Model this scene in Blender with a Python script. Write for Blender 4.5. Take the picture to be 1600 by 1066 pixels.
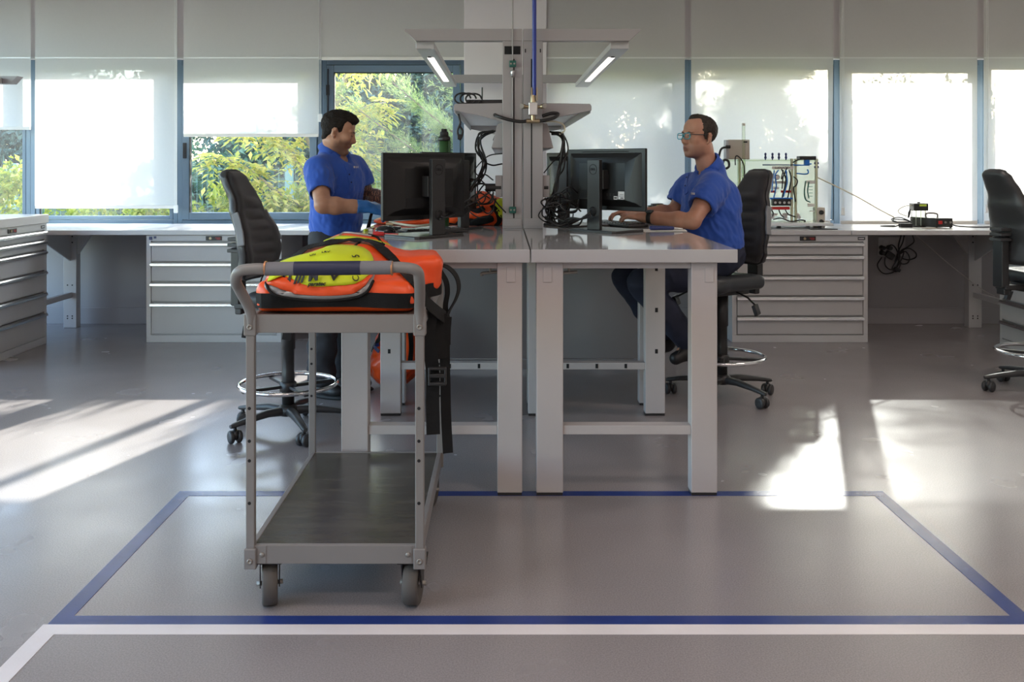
import bpy, bmesh, math, random
import numpy as np
from mathutils import Vector, Matrix, noise as mnoise
from mathutils.bvhtree import BVHTree

for _o in list(bpy.data.objects):
    bpy.data.objects.remove(_o)
SC = bpy.context.scene
COL = SC.collection
R = math.radians
random.seed(7)
RNG = np.random.default_rng(11)

# ---------------------------------------------------------------- camera, sky, sun, lamps, exposure
cd = bpy.data.cameras.new('camera')
cd.sensor_width = 36.0
cd.lens = 33.75
cd.shift_x = 0.0094
cd.shift_y = -0.1706
cd.clip_start = 0.05
cd.clip_end = 300
cam = bpy.data.objects.new('camera', cd)
COL.objects.link(cam)
cam.location = (0, 0, 1.36)
cam.rotation_euler = (R(90), 0, 0)
SC.camera = cam

W = bpy.data.worlds.new('sky')
SC.world = W
W.use_nodes = True
_nt = W.node_tree
_sky = _nt.nodes.new('ShaderNodeTexSky')
_sky.sky_type = 'NISHITA'
_sky.sun_disc = False
_sky.sun_elevation = R(25)
_sky.sun_rotation = R(18)
_sky.ozone_density = 1.2
_bg = _nt.nodes['Background']
_bg.inputs['Strength'].default_value = 1.45
_nt.links.new(_sky.outputs['Color'], _bg.inputs['Color'])

SUN_AZ, SUN_EL = R(18), R(24.5)
sd = bpy.data.lights.new('sun', 'SUN')
sd.energy = 20.0
sd.angle = R(0.53)
sd.color = (1.0, 0.965, 0.90)
sun = bpy.data.objects.new('sun', sd)
COL.objects.link(sun)
sun.rotation_euler = Vector((math.sin(SUN_AZ) * math.cos(SUN_EL), math.cos(SUN_AZ) * math.cos(SUN_EL), math.sin(SUN_EL))).to_track_quat('Z', 'Y').to_euler()

def area_light(name, loc, rot, sx, sy, power, color, portal=False):
    d = bpy.data.lights.new(name, 'AREA')
    d.shape = 'RECTANGLE'
    d.size, d.size_y = sx, sy
    d.energy = power
    d.color = color
    d.cycles.is_portal = portal
    o = bpy.data.objects.new(name, d)
    COL.objects.link(o)
    o.location = loc
    o.rotation_euler = rot
    return o

# ceiling panel lamps of the room (their fittings are built with the ceiling below)
CEIL_LAMPS = [(-3.2, 0.4), (0.0, 0.4), (3.2, 0.4), (-1.6, 2.2), (1.6, 2.2), (2.9, 4.7), (0.0, -2.0), (3.2, -2.0), (-3.2, -2.0)]
CEIL_Z = 3.05
for _x, _y in CEIL_LAMPS:
    area_light('ceiling_lamp_light', (_x, _y, CEIL_Z - 0.04), (0, 0, 0), 0.9, 0.5, 12.0 if _x < -0.5 else 15.5, (1.0, 0.83, 0.75))
# daylight through an unseen left window band, enlarged to brighten the left side
area_light('unseen_left_window_portal', (-5.62, 2.85, 1.65), (0, R(-90), 0), 2.6, 10.7, 1.0, (1, 1, 1), portal=True)
# daylight through the window band in front
area_light('back_window_portal', (-2.95, 8.62, 1.58), (R(-90), 0, 0), 5.3, 1.45, 1.0, (1, 1, 1), portal=True)
area_light('back_window_portal', (2.95, 8.62, 1.58), (R(-90), 0, 0), 5.3, 1.45, 1.0, (1, 1, 1), portal=True)

vs = SC.view_settings
vs.view_transform = 'Standard'
vs.look = 'None'
vs.exposure = 0.2
vs.gamma = 1.0
vs.use_curve_mapping = False
cy = SC.cycles
cy.use_denoising = True
cy.max_bounces = 10
cy.diffuse_bounces = 5
cy.glossy_bounces = 5
cy.transmission_bounces = 6
cy.transparent_max_bounces = 24
cy.sample_clamp_indirect = 6.0
cy.caustics_reflective = False
cy.caustics_refractive = False

# ---------------------------------------------------------------- materials
def mat(name, col, rough=0.5, metal=0.0, spec=0.5, bump=0.0, bscale=80.0, var=0.0, vscale=6.0, sheen=0.0, coat=0.0, emit=None, estr=0.0, stretch=None, bdist=0.002):
    m = bpy.data.materials.new(name)
    m.use_nodes = True
    nt = m.node_tree
    b = nt.nodes['Principled BSDF']
    b.inputs['Base Color'].default_value = (*col, 1)
    b.inputs['Roughness'].default_value = rough
    b.inputs['Metallic'].default_value = metal
    b.inputs['Specular IOR Level'].default_value = spec
    if sheen:
        b.inputs['Sheen Weight'].default_value = sheen
    if coat:
        b.inputs['Coat Weight'].default_value = coat
        b.inputs['Coat Roughness'].default_value = 0.08
    if emit:
        b.inputs['Emission Color'].default_value = (*emit, 1)
        b.inputs['Emission Strength'].default_value = estr
    if bump or var:
        tc = nt.nodes.new('ShaderNodeTexCoord')
        mp = nt.nodes.new('ShaderNodeMapping')
        if stretch:
            mp.inputs['Scale'].default_value = stretch
        nt.links.new(tc.outputs['Object'], mp.inputs['Vector'])
    if bump:
        n = nt.nodes.new('ShaderNodeTexNoise')
        n.inputs['Scale'].default_value = bscale
        n.inputs['Detail'].default_value = 3
        nt.links.new(mp.outputs['Vector'], n.inputs['Vector'])
        bp = nt.nodes.new('ShaderNodeBump')
        bp.inputs['Strength'].default_value = bump
        bp.inputs['Distance'].default_value = bdist
        nt.links.new(n.outputs['Fac'], bp.inputs['Height'])
        nt.links.new(bp.outputs['Normal'], b.inputs['Normal'])
    if var:
        n2 = nt.nodes.new('ShaderNodeTexNoise')
        n2.inputs['Scale'].default_value = vscale
        n2.inputs['Detail'].default_value = 4
        nt.links.new(mp.outputs['Vector'], n2.inputs['Vector'])
        rp = nt.nodes.new('ShaderNodeValToRGB')
        rp.color_ramp.elements[0].position = 0.3
        rp.color_ramp.elements[1].position = 0.7
        rp.color_ramp.elements[0].color = (*[c * (1 - var) for c in col], 1)
        rp.color_ramp.elements[1].color = (*[min(1, c * (1 + var)) for c in col], 1)
        nt.links.new(n2.outputs['Fac'], rp.inputs['Fac'])
        nt.links.new(rp.outputs['Color'], b.inputs['Base Color'])
    return m

def mat_blind(name, col, trans, see):
    m = bpy.data.materials.new(name)
    m.use_nodes = True
    nt = m.node_tree
    out = nt.nodes['Material Output']
    nt.nodes.remove(nt.nodes['Principled BSDF'])
    df = nt.nodes.new('ShaderNodeBsdfDiffuse')
    tl = nt.nodes.new('ShaderNodeBsdfTranslucent')
    tp = nt.nodes.new('ShaderNodeBsdfTransparent')
    tc = nt.nodes.new('ShaderNodeTexCoord')
    n = nt.nodes.new('ShaderNodeTexNoise')
    n.inputs['Scale'].default_value = 60
    nt.links.new(tc.outputs['Object'], n.inputs['Vector'])
    mx = nt.nodes.new('ShaderNodeMix')
    mx.data_type = 'RGBA'
    mx.inputs['A'].default_value = (*[c * 0.96 for c in col], 1)
    mx.inputs['B'].default_value = (*col, 1)
    nt.links.new(n.outputs['Fac'], mx.inputs['Factor'])
    for s in (df, tl):
        nt.links.new(mx.outputs['Result'], s.inputs['Color'])
    m1 = nt.nodes.new('ShaderNodeMixShader')
    m1.inputs['Fac'].default_value = trans
    nt.links.new(df.outputs[0], m1.inputs[1])
    nt.links.new(tl.outputs[0], m1.inputs[2])
    m2 = nt.nodes.new('ShaderNodeMixShader')
    m2.inputs['Fac'].default_value = see
    nt.links.new(m1.outputs[0], m2.inputs[1])
    nt.links.new(tp.outputs[0], m2.inputs[2])
    nt.links.new(m2.outputs[0], out.inputs['Surface'])
    return m

def mat_clear(name, tint, refl=0.06, rough=0.02):
    """thin clear sheet: lets light through, mirrors a little at grazing angles"""
    m = bpy.data.materials.new(name)
    m.use_nodes = True
    nt = m.node_tree
    out = nt.nodes['Material Output']
    nt.nodes.remove(nt.nodes['Principled BSDF'])
    tp = nt.nodes.new('ShaderNodeBsdfTransparent')
    tp.inputs['Color'].default_value = (*tint, 1)
    gl = nt.nodes.new('ShaderNodeBsdfGlossy')
    gl.inputs['Roughness'].default_value = rough
    fr = nt.nodes.new('ShaderNodeLayerWeight')
    fr.inputs['Blend'].default_value = refl
    mx = nt.nodes.new('ShaderNodeMixShader')
    nt.links.new(fr.outputs['Fresnel'], mx.inputs['Fac'])
    nt.links.new(tp.outputs[0], mx.inputs[1])
    nt.links.new(gl.outputs[0], mx.inputs[2])
    nt.links.new(mx.outputs[0], out.inputs['Surface'])
    return m

def mat_leaf(name, cols, trans=0.5):
    """leaf colour picked per leaf (attribute rnd) from a ramp; thin and translucent"""
    m = bpy.data.materials.new(name)
    m.use_nodes = True
    nt = m.node_tree
    out = nt.nodes['Material Output']
    nt.nodes.remove(nt.nodes['Principled BSDF'])
    at = nt.nodes.new('ShaderNodeAttribute')
    at.attribute_name = 'rnd'
    rp = nt.nodes.new('ShaderNodeValToRGB')
    els = rp.color_ramp.elements
    while len(els) < len(cols):
        els.new(0.5)
    for i, c in enumerate(cols):
        els[i].position = i / max(1, len(cols) - 1)
        els[i].color = (*c, 1)
    nt.links.new(at.outputs['Fac'], rp.inputs['Fac'])
    df = nt.nodes.new('ShaderNodeBsdfDiffuse')
    tl = nt.nodes.new('ShaderNodeBsdfTranslucent')
    gl = nt.nodes.new('ShaderNodeBsdfGlossy')
    gl.inputs['Roughness'].default_value = 0.45
    for s in (df, tl):
        nt.links.new(rp.outputs['Color'], s.inputs['Color'])
    m1 = nt.nodes.new('ShaderNodeMixShader')
    m1.inputs['Fac'].default_value = trans
    nt.links.new(df.outputs[0], m1.inputs[1])
    nt.links.new(tl.outputs[0], m1.inputs[2])
    m2 = nt.nodes.new('ShaderNodeMixShader')
    m2.inputs['Fac'].default_value = 0.05
    nt.links.new(m1.outputs[0], m2.inputs[1])
    nt.links.new(gl.outputs[0], m2.inputs[2])
    nt.links.new(m2.outputs[0], out.inputs['Surface'])
    return m

def mat_floor(name, col):
    m = mat(name, col, 0.36, spec=0.75, var=0.06, vscale=1.3)
    nt = m.node_tree
    b = nt.nodes['Principled BSDF']
    tc = nt.nodes.new('ShaderNodeTexCoord')
    n1 = nt.nodes.new('ShaderNodeTexNoise')
    n1.inputs['Scale'].default_value = 48
    n1.inputs['Detail'].default_value = 2
    n2 = nt.nodes.new('ShaderNodeTexNoise')
    n2.inputs['Scale'].default_value = 3.0
    n2.inputs['Detail'].default_value = 3
    nt.links.new(tc.outputs['Object'], n1.inputs['Vector'])
    nt.links.new(tc.outputs['Object'], n2.inputs['Vector'])
    bp = nt.nodes.new('ShaderNodeBump')
    bp.inputs['Strength'].default_value = 0.05
    bp.inputs['Distance'].default_value = 0.0015
    nt.links.new(n1.outputs['Fac'], bp.inputs['Height'])
    nt.links.new(bp.outputs['Normal'], b.inputs['Normal'])
    mr = nt.nodes.new('ShaderNodeMapRange')
    mr.inputs['From Min'].default_value = 0.3
    mr.inputs['From Max'].default_value = 0.7
    mr.inputs['To Min'].default_value = 0.20
    mr.inputs['To Max'].default_value = 0.28
    nt.links.new(n2.outputs['Fac'], mr.inputs['Value'])
    nt.links.new(mr.outputs['Result'], b.inputs['Roughness'])
    # fine flecks: gloss glints of the resin floor put into its colour
    n3 = nt.nodes.new('ShaderNodeTexNoise')
    n3.inputs['Scale'].default_value = 210
    n3.inputs['Detail'].default_value = 1
    nt.links.new(tc.outputs['Object'], n3.inputs['Vector'])
    m3 = nt.nodes.new('ShaderNodeMapRange')
    m3.inputs['From Min'].default_value = 0.3
    m3.inputs['From Max'].default_value = 0.7
    m3.inputs['To Min'].default_value = 0.86
    m3.inputs['To Max'].default_value = 1.14
    nt.links.new(n3.outputs['Fac'], m3.inputs['Value'])
    hv = nt.nodes.new('ShaderNodeMix')
    hv.data_type = 'RGBA'
    hv.blend_type = 'MULTIPLY'
    hv.inputs['Factor'].default_value = 1.0
    nt.links.new(b.inputs['Base Color'].links[0].from_socket, hv.inputs['A'])
    nt.links.new(m3.outputs['Result'], hv.inputs['B'])
    nt.links.new(hv.outputs['Result'], b.inputs['Base Color'])
    return m

M = {}
M['floor'] = mat_floor('epoxy floor', (0.29, 0.262, 0.258))
M['blue_line'] = mat('blue floor paint', (0.022, 0.045, 0.20), 0.26, bump=0.3, bscale=62, var=0.12, vscale=7)
M['white_line'] = mat('white floor paint', (0.80, 0.75, 0.74), 0.3, bump=0.3, bscale=62, var=0.05, vscale=5)
M['wall'] = mat('white wall paint', (0.74, 0.69, 0.70), 0.7, bump=0.15, bscale=220)
M['wall_shaded'] = mat('shaded wall paint', (0.33, 0.315, 0.32), 0.7, bump=0.15, bscale=220)  # darker tone carries the shade under the counter
M['ceiling'] = mat('ceiling board', (0.75, 0.74, 0.72), 0.8, bump=0.2, bscale=90)
M['frame'] = mat('blue grey window frame', (0.125, 0.185, 0.25), 0.38, spec=0.5, bump=0.05, bscale=200)
M['rubber'] = mat('black gasket', (0.012, 0.012, 0.014), 0.6, bump=0.1)
M['pane'] = mat_clear('window glass', (0.96, 0.985, 0.98), 0.05)
def mat_window(name):
    m = mat_clear(name, (0.96, 0.985, 0.98), 0.05)
    nt = m.node_tree
    out = nt.nodes['Material Output']
    src = out.inputs['Surface'].links[0].from_socket
    tl = nt.nodes.new('ShaderNodeBsdfTranslucent')  # translucent share added to lay a pale haze over the view outside
    tl.inputs['Color'].default_value = (0.9, 0.93, 0.95, 1)
    tc = nt.nodes.new('ShaderNodeTexCoord')
    n = nt.nodes.new('ShaderNodeTexNoise')
    n.inputs['Scale'].default_value = 3.5
    n.inputs['Detail'].default_value = 6
    nt.links.new(tc.outputs['Object'], n.inputs['Vector'])
    mr = nt.nodes.new('ShaderNodeMapRange')
    mr.inputs['From Min'].default_value = 0.3
    mr.inputs['From Max'].default_value = 0.75
    mr.inputs['To Min'].default_value = 0.007
    mr.inputs['To Max'].default_value = 0.020
    nt.links.new(n.outputs['Fac'], mr.inputs['Value'])
    mx = nt.nodes.new('ShaderNodeMixShader')
    nt.links.new(mr.outputs['Result'], mx.inputs['Fac'])
    nt.links.new(src, mx.inputs[1])
    nt.links.new(tl.outputs[0], mx.inputs[2])
    nt.links.new(mx.outputs[0], out.inputs['Surface'])
    return m
M['pane'] = mat_window('hazed window glass')
M['blind'] = mat_blind('roller blind screen', (0.72, 0.705, 0.685), 0.37, 0.052)
M['blind_bar'] = mat('blind bottom bar', (0.78, 0.75, 0.70), 0.45, bump=0.05)
M['white_plastic'] = mat('white plastic', (0.8, 0.8, 0.79), 0.35, bump=0.03)
M['cab'] = mat('light grey enamel', (0.52, 0.505, 0.50), 0.42, bump=0.06, bscale=350, var=0.02)
M['cab_frame'] = mat('pale grey enamel', (0.56, 0.545, 0.54), 0.42, bump=0.06, bscale=350)
M['alu'] = mat('brushed aluminium', (0.78, 0.77, 0.78), 0.27, 1.0, bump=0.08, bscale=60, stretch=(1, 1, 60))
M['top'] = mat('worktop laminate', (0.46, 0.44, 0.43), 0.045, spec=0.5, bump=0.02, bscale=300, var=0.02)
M['counter'] = mat('counter laminate', (0.62, 0.60, 0.59), 0.26, spec=0.5, bump=0.02, bscale=300, var=0.02)
M['leg'] = mat('warm grey enamel', (0.47, 0.435, 0.42), 0.42, bump=0.12, bscale=420, var=0.02)
M['leg_dark'] = mat('shelf grey enamel', (0.36, 0.335, 0.33), 0.42, bump=0.12, bscale=420)
M['panel'] = mat('dark grey sheet steel', (0.31, 0.295, 0.29), 0.4, bump=0.08, bscale=300)
M['hole'] = mat('slot black', (0.006, 0.006, 0.007), 0.8, bump=0.05)
M['black'] = mat('black plastic', (0.018, 0.017, 0.017), 0.38, bump=0.12, bscale=300)
M['black_gloss'] = mat('gloss black plastic', (0.014, 0.014, 0.015), 0.16, bump=0.02)
M['monitor'] = mat('monitor shell', (0.009, 0.0085, 0.0085), 0.38, spec=0.35, bump=0.1, bscale=500)
M['stand'] = mat('dark grey stand plastic', (0.022, 0.021, 0.021), 0.36, spec=0.4, bump=0.05, bscale=400)
M['screen'] = mat('screen', (0.02, 0.022, 0.026), 0.12, bump=0.01)
M['cable'] = mat('black cable', (0.014, 0.013, 0.013), 0.42, bump=0.06)
M['cable_grey'] = mat('grey cable', (0.36, 0.34, 0.33), 0.5, bump=0.05)
M['white_cable'] = mat('ivory hose', (0.72, 0.66, 0.5), 0.4, bump=0.05)
M['fabric'] = mat('black chair fabric', (0.022, 0.021, 0.0215), 0.85, bump=0.5, bscale=420, sheen=0.25)
M['chairshell'] = mat('dark chair plastic', (0.036, 0.036, 0.037), 0.42, bump=0.15, bscale=260)
M['chairgrey'] = mat('grey chair trim', (0.20, 0.21, 0.22), 0.4, bump=0.05)
M['vinyl'] = mat('dark seat vinyl', (0.03, 0.034, 0.038), 0.42, bump=0.2, bscale=200)
M['chrome'] = mat('chrome', (0.82, 0.82, 0.83), 0.1, 1.0, bump=0.01)
M['cart'] = mat('grey cart paint', (0.215, 0.20, 0.19), 0.42, bump=0.1, bscale=260, var=0.04)
M['carttray'] = mat('worn grey steel tray', (0.068, 0.062, 0.052), 0.27, bump=0.1, bscale=70, var=0.25, vscale=5, stretch=(1, 3, 1))
M['tyre'] = mat('grey rubber tyre', (0.085, 0.075, 0.066), 0.7, bump=0.3, bscale=90, var=0.15)
M['foam'] = mat('grey foam grip', (0.17, 0.165, 0.18), 0.75, bump=0.3, bscale=300, var=0.08)
M['tape'] = mat('navy tape', (0.022, 0.025, 0.06), 0.45, bump=0.2, bscale=120)
M['copper'] = mat('copper band', (0.55, 0.27, 0.13), 0.4, 0.6, bump=0.05)
M['bolt'] = mat('zinc bolt', (0.30, 0.28, 0.25), 0.45, 0.5, bump=0.05)
M['orange'] = mat('orange tarpaulin', (0.83, 0.085, 0.012), 0.36, bump=0.45, bscale=16, var=0.06, vscale=9, bdist=0.006)
M['yellow'] = mat('yellow hi-vis fabric', (0.60, 0.69, 0.012), 0.55, bump=0.3, bscale=24, var=0.04, bdist=0.004)
M['reflect'] = mat('grey reflective tape', (0.34, 0.335, 0.33), 0.38, 0.35, bump=0.1, bscale=500)
M['webbing'] = mat('black webbing', (0.009, 0.0085, 0.0085), 0.75, spec=0.25, bump=0.5, bscale=350, stretch=(1, 1, 1))
M['ink'] = mat('black print', (0.012, 0.012, 0.012), 0.6, bump=0.02)
M['brass'] = mat('brass fitting', (0.42, 0.34, 0.22), 0.3, 0.9, bump=0.05)
M['steel'] = mat('machined aluminium', (0.62, 0.62, 0.60), 0.28, 0.9, bump=0.1, bscale=90)
M['blue_hose'] = mat('blue air hose', (0.012, 0.035, 0.29), 0.3, bump=0.03)
M['green_plastic'] = mat('green plastic', (0.010, 0.11, 0.085), 0.4, bump=0.05)
M['olive'] = mat('olive green enamel', (0.033, 0.085, 0.028), 0.4, bump=0.1)
M['red'] = mat('red plastic', (0.55, 0.02, 0.02), 0.35, bump=0.05)
M['bright_blue'] = mat('bright blue plastic', (0.01, 0.17, 0.62), 0.4, bump=0.05)
M['beige'] = mat('beige enamel', (0.58, 0.51, 0.43), 0.5, bump=0.1, bscale=200)
M['acrylic'] = mat_clear('acrylic sheet', (0.90, 0.93, 0.86), 0.12)
M['acrylic_edge'] = mat('acrylic edge', (0.62, 0.62, 0.42), 0.2, bump=0.05)
M['paper'] = mat('paper', (0.78, 0.75, 0.70), 0.7, bump=0.1)
M['sticker'] = mat('white sticker', (0.66, 0.65, 0.64), 0.5, bump=0.02)
M['pen'] = mat('navy pen barrel', (0.02, 0.03, 0.13), 0.3, bump=0.02)
M['lcd'] = mat('green display', (0.28, 0.36, 0.03), 0.3, bump=0.02, emit=(0.5, 0.6, 0.05), estr=0.25)
M['led'] = mat('lit strip diffuser', (0.9, 0.9, 0.9), 0.4, bump=0.01, emit=(1.0, 0.90, 0.84), estr=2.6)
M['lamp_lit'] = mat('lit ceiling diffuser', (0.9, 0.9, 0.9), 0.5, bump=0.01, emit=(1.0, 0.90, 0.82), estr=1.6)
def mat_skin(name, col, stub, lipc):
    m = mat(name, col, 0.46, bump=0.2, bscale=160, var=0.09, vscale=22)
    nt = m.node_tree
    b = nt.nodes['Principled BSDF']
    b.inputs['Subsurface Weight'].default_value = 0.0
    src = b.inputs['Base Color'].links[0].from_socket
    def layer(src, attr, colr, tex=None):
        at = nt.nodes.new('ShaderNodeAttribute')
        at.attribute_name = attr
        fac = at.outputs['Fac']
        if tex is not None:
            mm = nt.nodes.new('ShaderNodeMath')
            mm.operation = 'MULTIPLY'
            nt.links.new(fac, mm.inputs[0])
            nt.links.new(tex, mm.inputs[1])
            fac = mm.outputs[0]
        mx = nt.nodes.new('ShaderNodeMix')
        mx.data_type = 'RGBA'
        nt.links.new(fac, mx.inputs['Factor'])
        nt.links.new(src, mx.inputs['A'])
        mx.inputs['B'].default_value = (*colr, 1)
        return mx.outputs['Result']
    tc = nt.nodes.new('ShaderNodeTexCoord')
    v = nt.nodes.new('ShaderNodeTexVoronoi')
    v.feature = 'DISTANCE_TO_EDGE'
    v.inputs['Scale'].default_value = 30
    nt.links.new(tc.outputs['Object'], v.inputs['Vector'])
    w = nt.nodes.new('ShaderNodeTexWave')
    w.inputs['Scale'].default_value = 26
    w.inputs['Distortion'].default_value = 9
    nt.links.new(tc.outputs['Object'], w.inputs['Vector'])
    lt = nt.nodes.new('ShaderNodeMath')
    lt.operation = 'LESS_THAN'
    lt.inputs[1].default_value = 0.07
    nt.links.new(v.outputs['Distance'], lt.inputs[0])
    l2 = nt.nodes.new('ShaderNodeMath')
    l2.operation = 'LESS_THAN'
    l2.inputs[1].default_value = 0.5
    nt.links.new(w.outputs['Fac'], l2.inputs[0])
    mxm = nt.nodes.new('ShaderNodeMath')
    mxm.operation = 'MAXIMUM'
    nt.links.new(lt.outputs[0], mxm.inputs[0])
    nt.links.new(l2.outputs[0], mxm.inputs[1])
    sc = nt.nodes.new('ShaderNodeMath')
    sc.operation = 'MULTIPLY_ADD'
    sc.inputs[1].default_value = 0.6
    sc.inputs[2].default_value = 0.3
    nt.links.new(mxm.outputs[0], sc.inputs[0])
    src = layer(src, 'stubble', stub)
    src = layer(src, 'lips', lipc)
    src = layer(src, 'tattoo', (0.03, 0.026, 0.03), sc.outputs[0])
    nt.links.new(src, b.inputs['Base Color'])
    return m
M['skin_l'] = mat_skin('olive skin', (0.47, 0.235, 0.14), (0.13, 0.072, 0.05), (0.34, 0.14, 0.10))
M['skin_r'] = mat_skin('fair skin', (0.45, 0.222, 0.145), (0.30, 0.15, 0.10), (0.36, 0.15, 0.115))
M['mouth'] = mat('mouth line', (0.10, 0.035, 0.03), 0.5, bump=0.05)
M['hair_l'] = mat('dark brown hair', (0.014, 0.009, 0.006), 0.62, spec=0.2, bump=1.0, bscale=90, var=0.4, vscale=60, stretch=(0.6, 1.6, 1.6), bdist=0.006)
M['hair_r'] = mat('grey brown hair', (0.034, 0.026, 0.020), 0.62, spec=0.25, bump=1.0, bscale=110, var=0.4, vscale=70, bdist=0.005)
M['polo'] = mat('royal blue polo knit', (0.020, 0.088, 0.44), 0.75, bump=0.35, bscale=420, var=0.05, vscale=5, sheen=0.15)
M['polo_dark'] = mat('navy collar band', (0.012, 0.022, 0.09), 0.75, bump=0.3, bscale=400)
M['logo'] = mat('white embroidery', (0.75, 0.75, 0.76), 0.7, bump=0.2)
M['glove'] = mat('blue nitrile glove', (0.025, 0.15, 0.44), 0.42, bump=0.25, bscale=60)
M['trouser_l'] = mat('charcoal work trousers', (0.028, 0.028, 0.034), 0.85, bump=0.4, bscale=300, var=0.1)
M['trouser_r'] = mat('dark denim', (0.013, 0.017, 0.038), 0.8, bump=0.4, bscale=400, var=0.15, vscale=20)
M['shoe'] = mat('black shoe leather', (0.012, 0.012, 0.013), 0.45, bump=0.3, bscale=120)
M['sole'] = mat('shoe sole rubber', (0.02, 0.02, 0.02), 0.7, bump=0.2)
M['teal'] = mat('teal spectacle frame', (0.015, 0.33, 0.42), 0.3, bump=0.02)
M['lens'] = mat_clear('spectacle lens', (0.93, 0.95, 0.96), 0.12)
M['eye_white'] = mat('eye white', (0.62, 0.57, 0.53), 0.2, bump=0.01)
M['iris'] = mat('iris', (0.03, 0.018, 0.012), 0.15, bump=0.01)
M['bark'] = mat('grey brown bark', (0.20, 0.15, 0.115), 0.8, bump=0.8, bscale=30, var=0.3, vscale=14)
M['bark_pale'] = mat('pale bark', (0.36, 0.30, 0.25), 0.8, bump=0.6, bscale=30, var=0.25, vscale=14)
M['soil'] = mat('garden soil and grass', (0.11, 0.14, 0.05), 0.9, bump=0.8, bscale=30, var=0.45, vscale=3)
M['fence'] = mat('green fence paint', (0.20, 0.33, 0.30), 0.45, bump=0.1)
M['leaf_walnut'] = mat_leaf('yellowing leaves', [(0.30, 0.40, 0.06), (0.52, 0.56, 0.09), (0.72, 0.68, 0.14), (0.80, 0.66, 0.18), (0.52, 0.55, 0.16)], 0.6)
M['leaf_pine'] = mat_leaf('pine needles', [(0.13, 0.22, 0.07), (0.25, 0.36, 0.12), (0.36, 0.46, 0.19), (0.42, 0.42, 0.20)], 0.5)
M['leaf_dark'] = mat_leaf('dark evergreen leaves', [(0.04, 0.08, 0.065), (0.075, 0.14, 0.11), (0.12, 0.20, 0.15), (0.18, 0.27, 0.21)], 0.35)
M['leaf_bush'] = mat_leaf('yellow green shrub leaves', [(0.12, 0.21, 0.02), (0.30, 0.38, 0.035), (0.50, 0.50, 0.05), (0.58, 0.52, 0.12)], 0.55)  # yellow-green is the leaves' own colour
M['leaf_ivy'] = mat_leaf('blue green creeper leaves', [(0.05, 0.13, 0.06), (0.11, 0.23, 0.12), (0.19, 0.33, 0.19), (0.27, 0.36, 0.22)], 0.4)

# ---------------------------------------------------------------- object helpers
def worg(o):
    v = Vector((0, 0, 0))
    while o is not None:
        v += o.location
        o = o.parent
    return v

def tag(o, label=None, cat=None, group=None, kind=None):
    if label: o['label'] = label
    if cat: o['category'] = cat
    if group: o['group'] = group
    if kind: o['kind'] = kind
    return o

def E(name, label, cat, loc=(0, 0, 0), group=None, kind=None):
    o = bpy.data.objects.new(name, None)
    o.empty_display_size = 0.1
    COL.objects.link(o)
    o.location = loc
    return tag(o, label, cat, group, kind)

def link_mesh(name, me, parent=None):
    o = bpy.data.objects.new(name, me)
    COL.objects.link(o)
    if parent is not None:
        o.parent = parent
        o.location = -worg(parent)
    return o

def kids(o):
    return [c for c in bpy.data.objects if c.parent == o]

def copy_tree(o, parent=None):
    c = o.copy()
    COL.objects.link(c)
    c.parent = parent
    for ch in kids(o):
        copy_tree(ch, c)
    return c

def rotm(rx=0, ry=0, rz=0):
    from mathutils import Euler
    return Euler((R(rx), R(ry), R(rz))).to_matrix()

def catmull(pts, n=6, closed=False):
    P = [Vector(p) for p in pts]
    if len(P) < 3:
        return P
    out = []
    m = len(P)
    rng = range(m) if closed else range(m - 1)
    for i in rng:
        p0 = P[(i - 1) % m] if closed or i > 0 else P[0] * 2 - P[1]
        p1, p2 = P[i], P[(i + 1) % m]
        p3 = P[(i + 2) % m] if closed or i + 2 < m else P[-1] * 2 - P[-2]
        for k in range(n):
            t = k / n
            out.append(0.5 * ((2 * p1) + (p2 - p0) * t + (2 * p0 - 5 * p1 + 4 * p2 - p3) * t * t + (3 * p1 - p0 - 3 * p2 + p3) * t ** 3))
    if not closed:
        out.append(P[-1])
    return out

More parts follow.
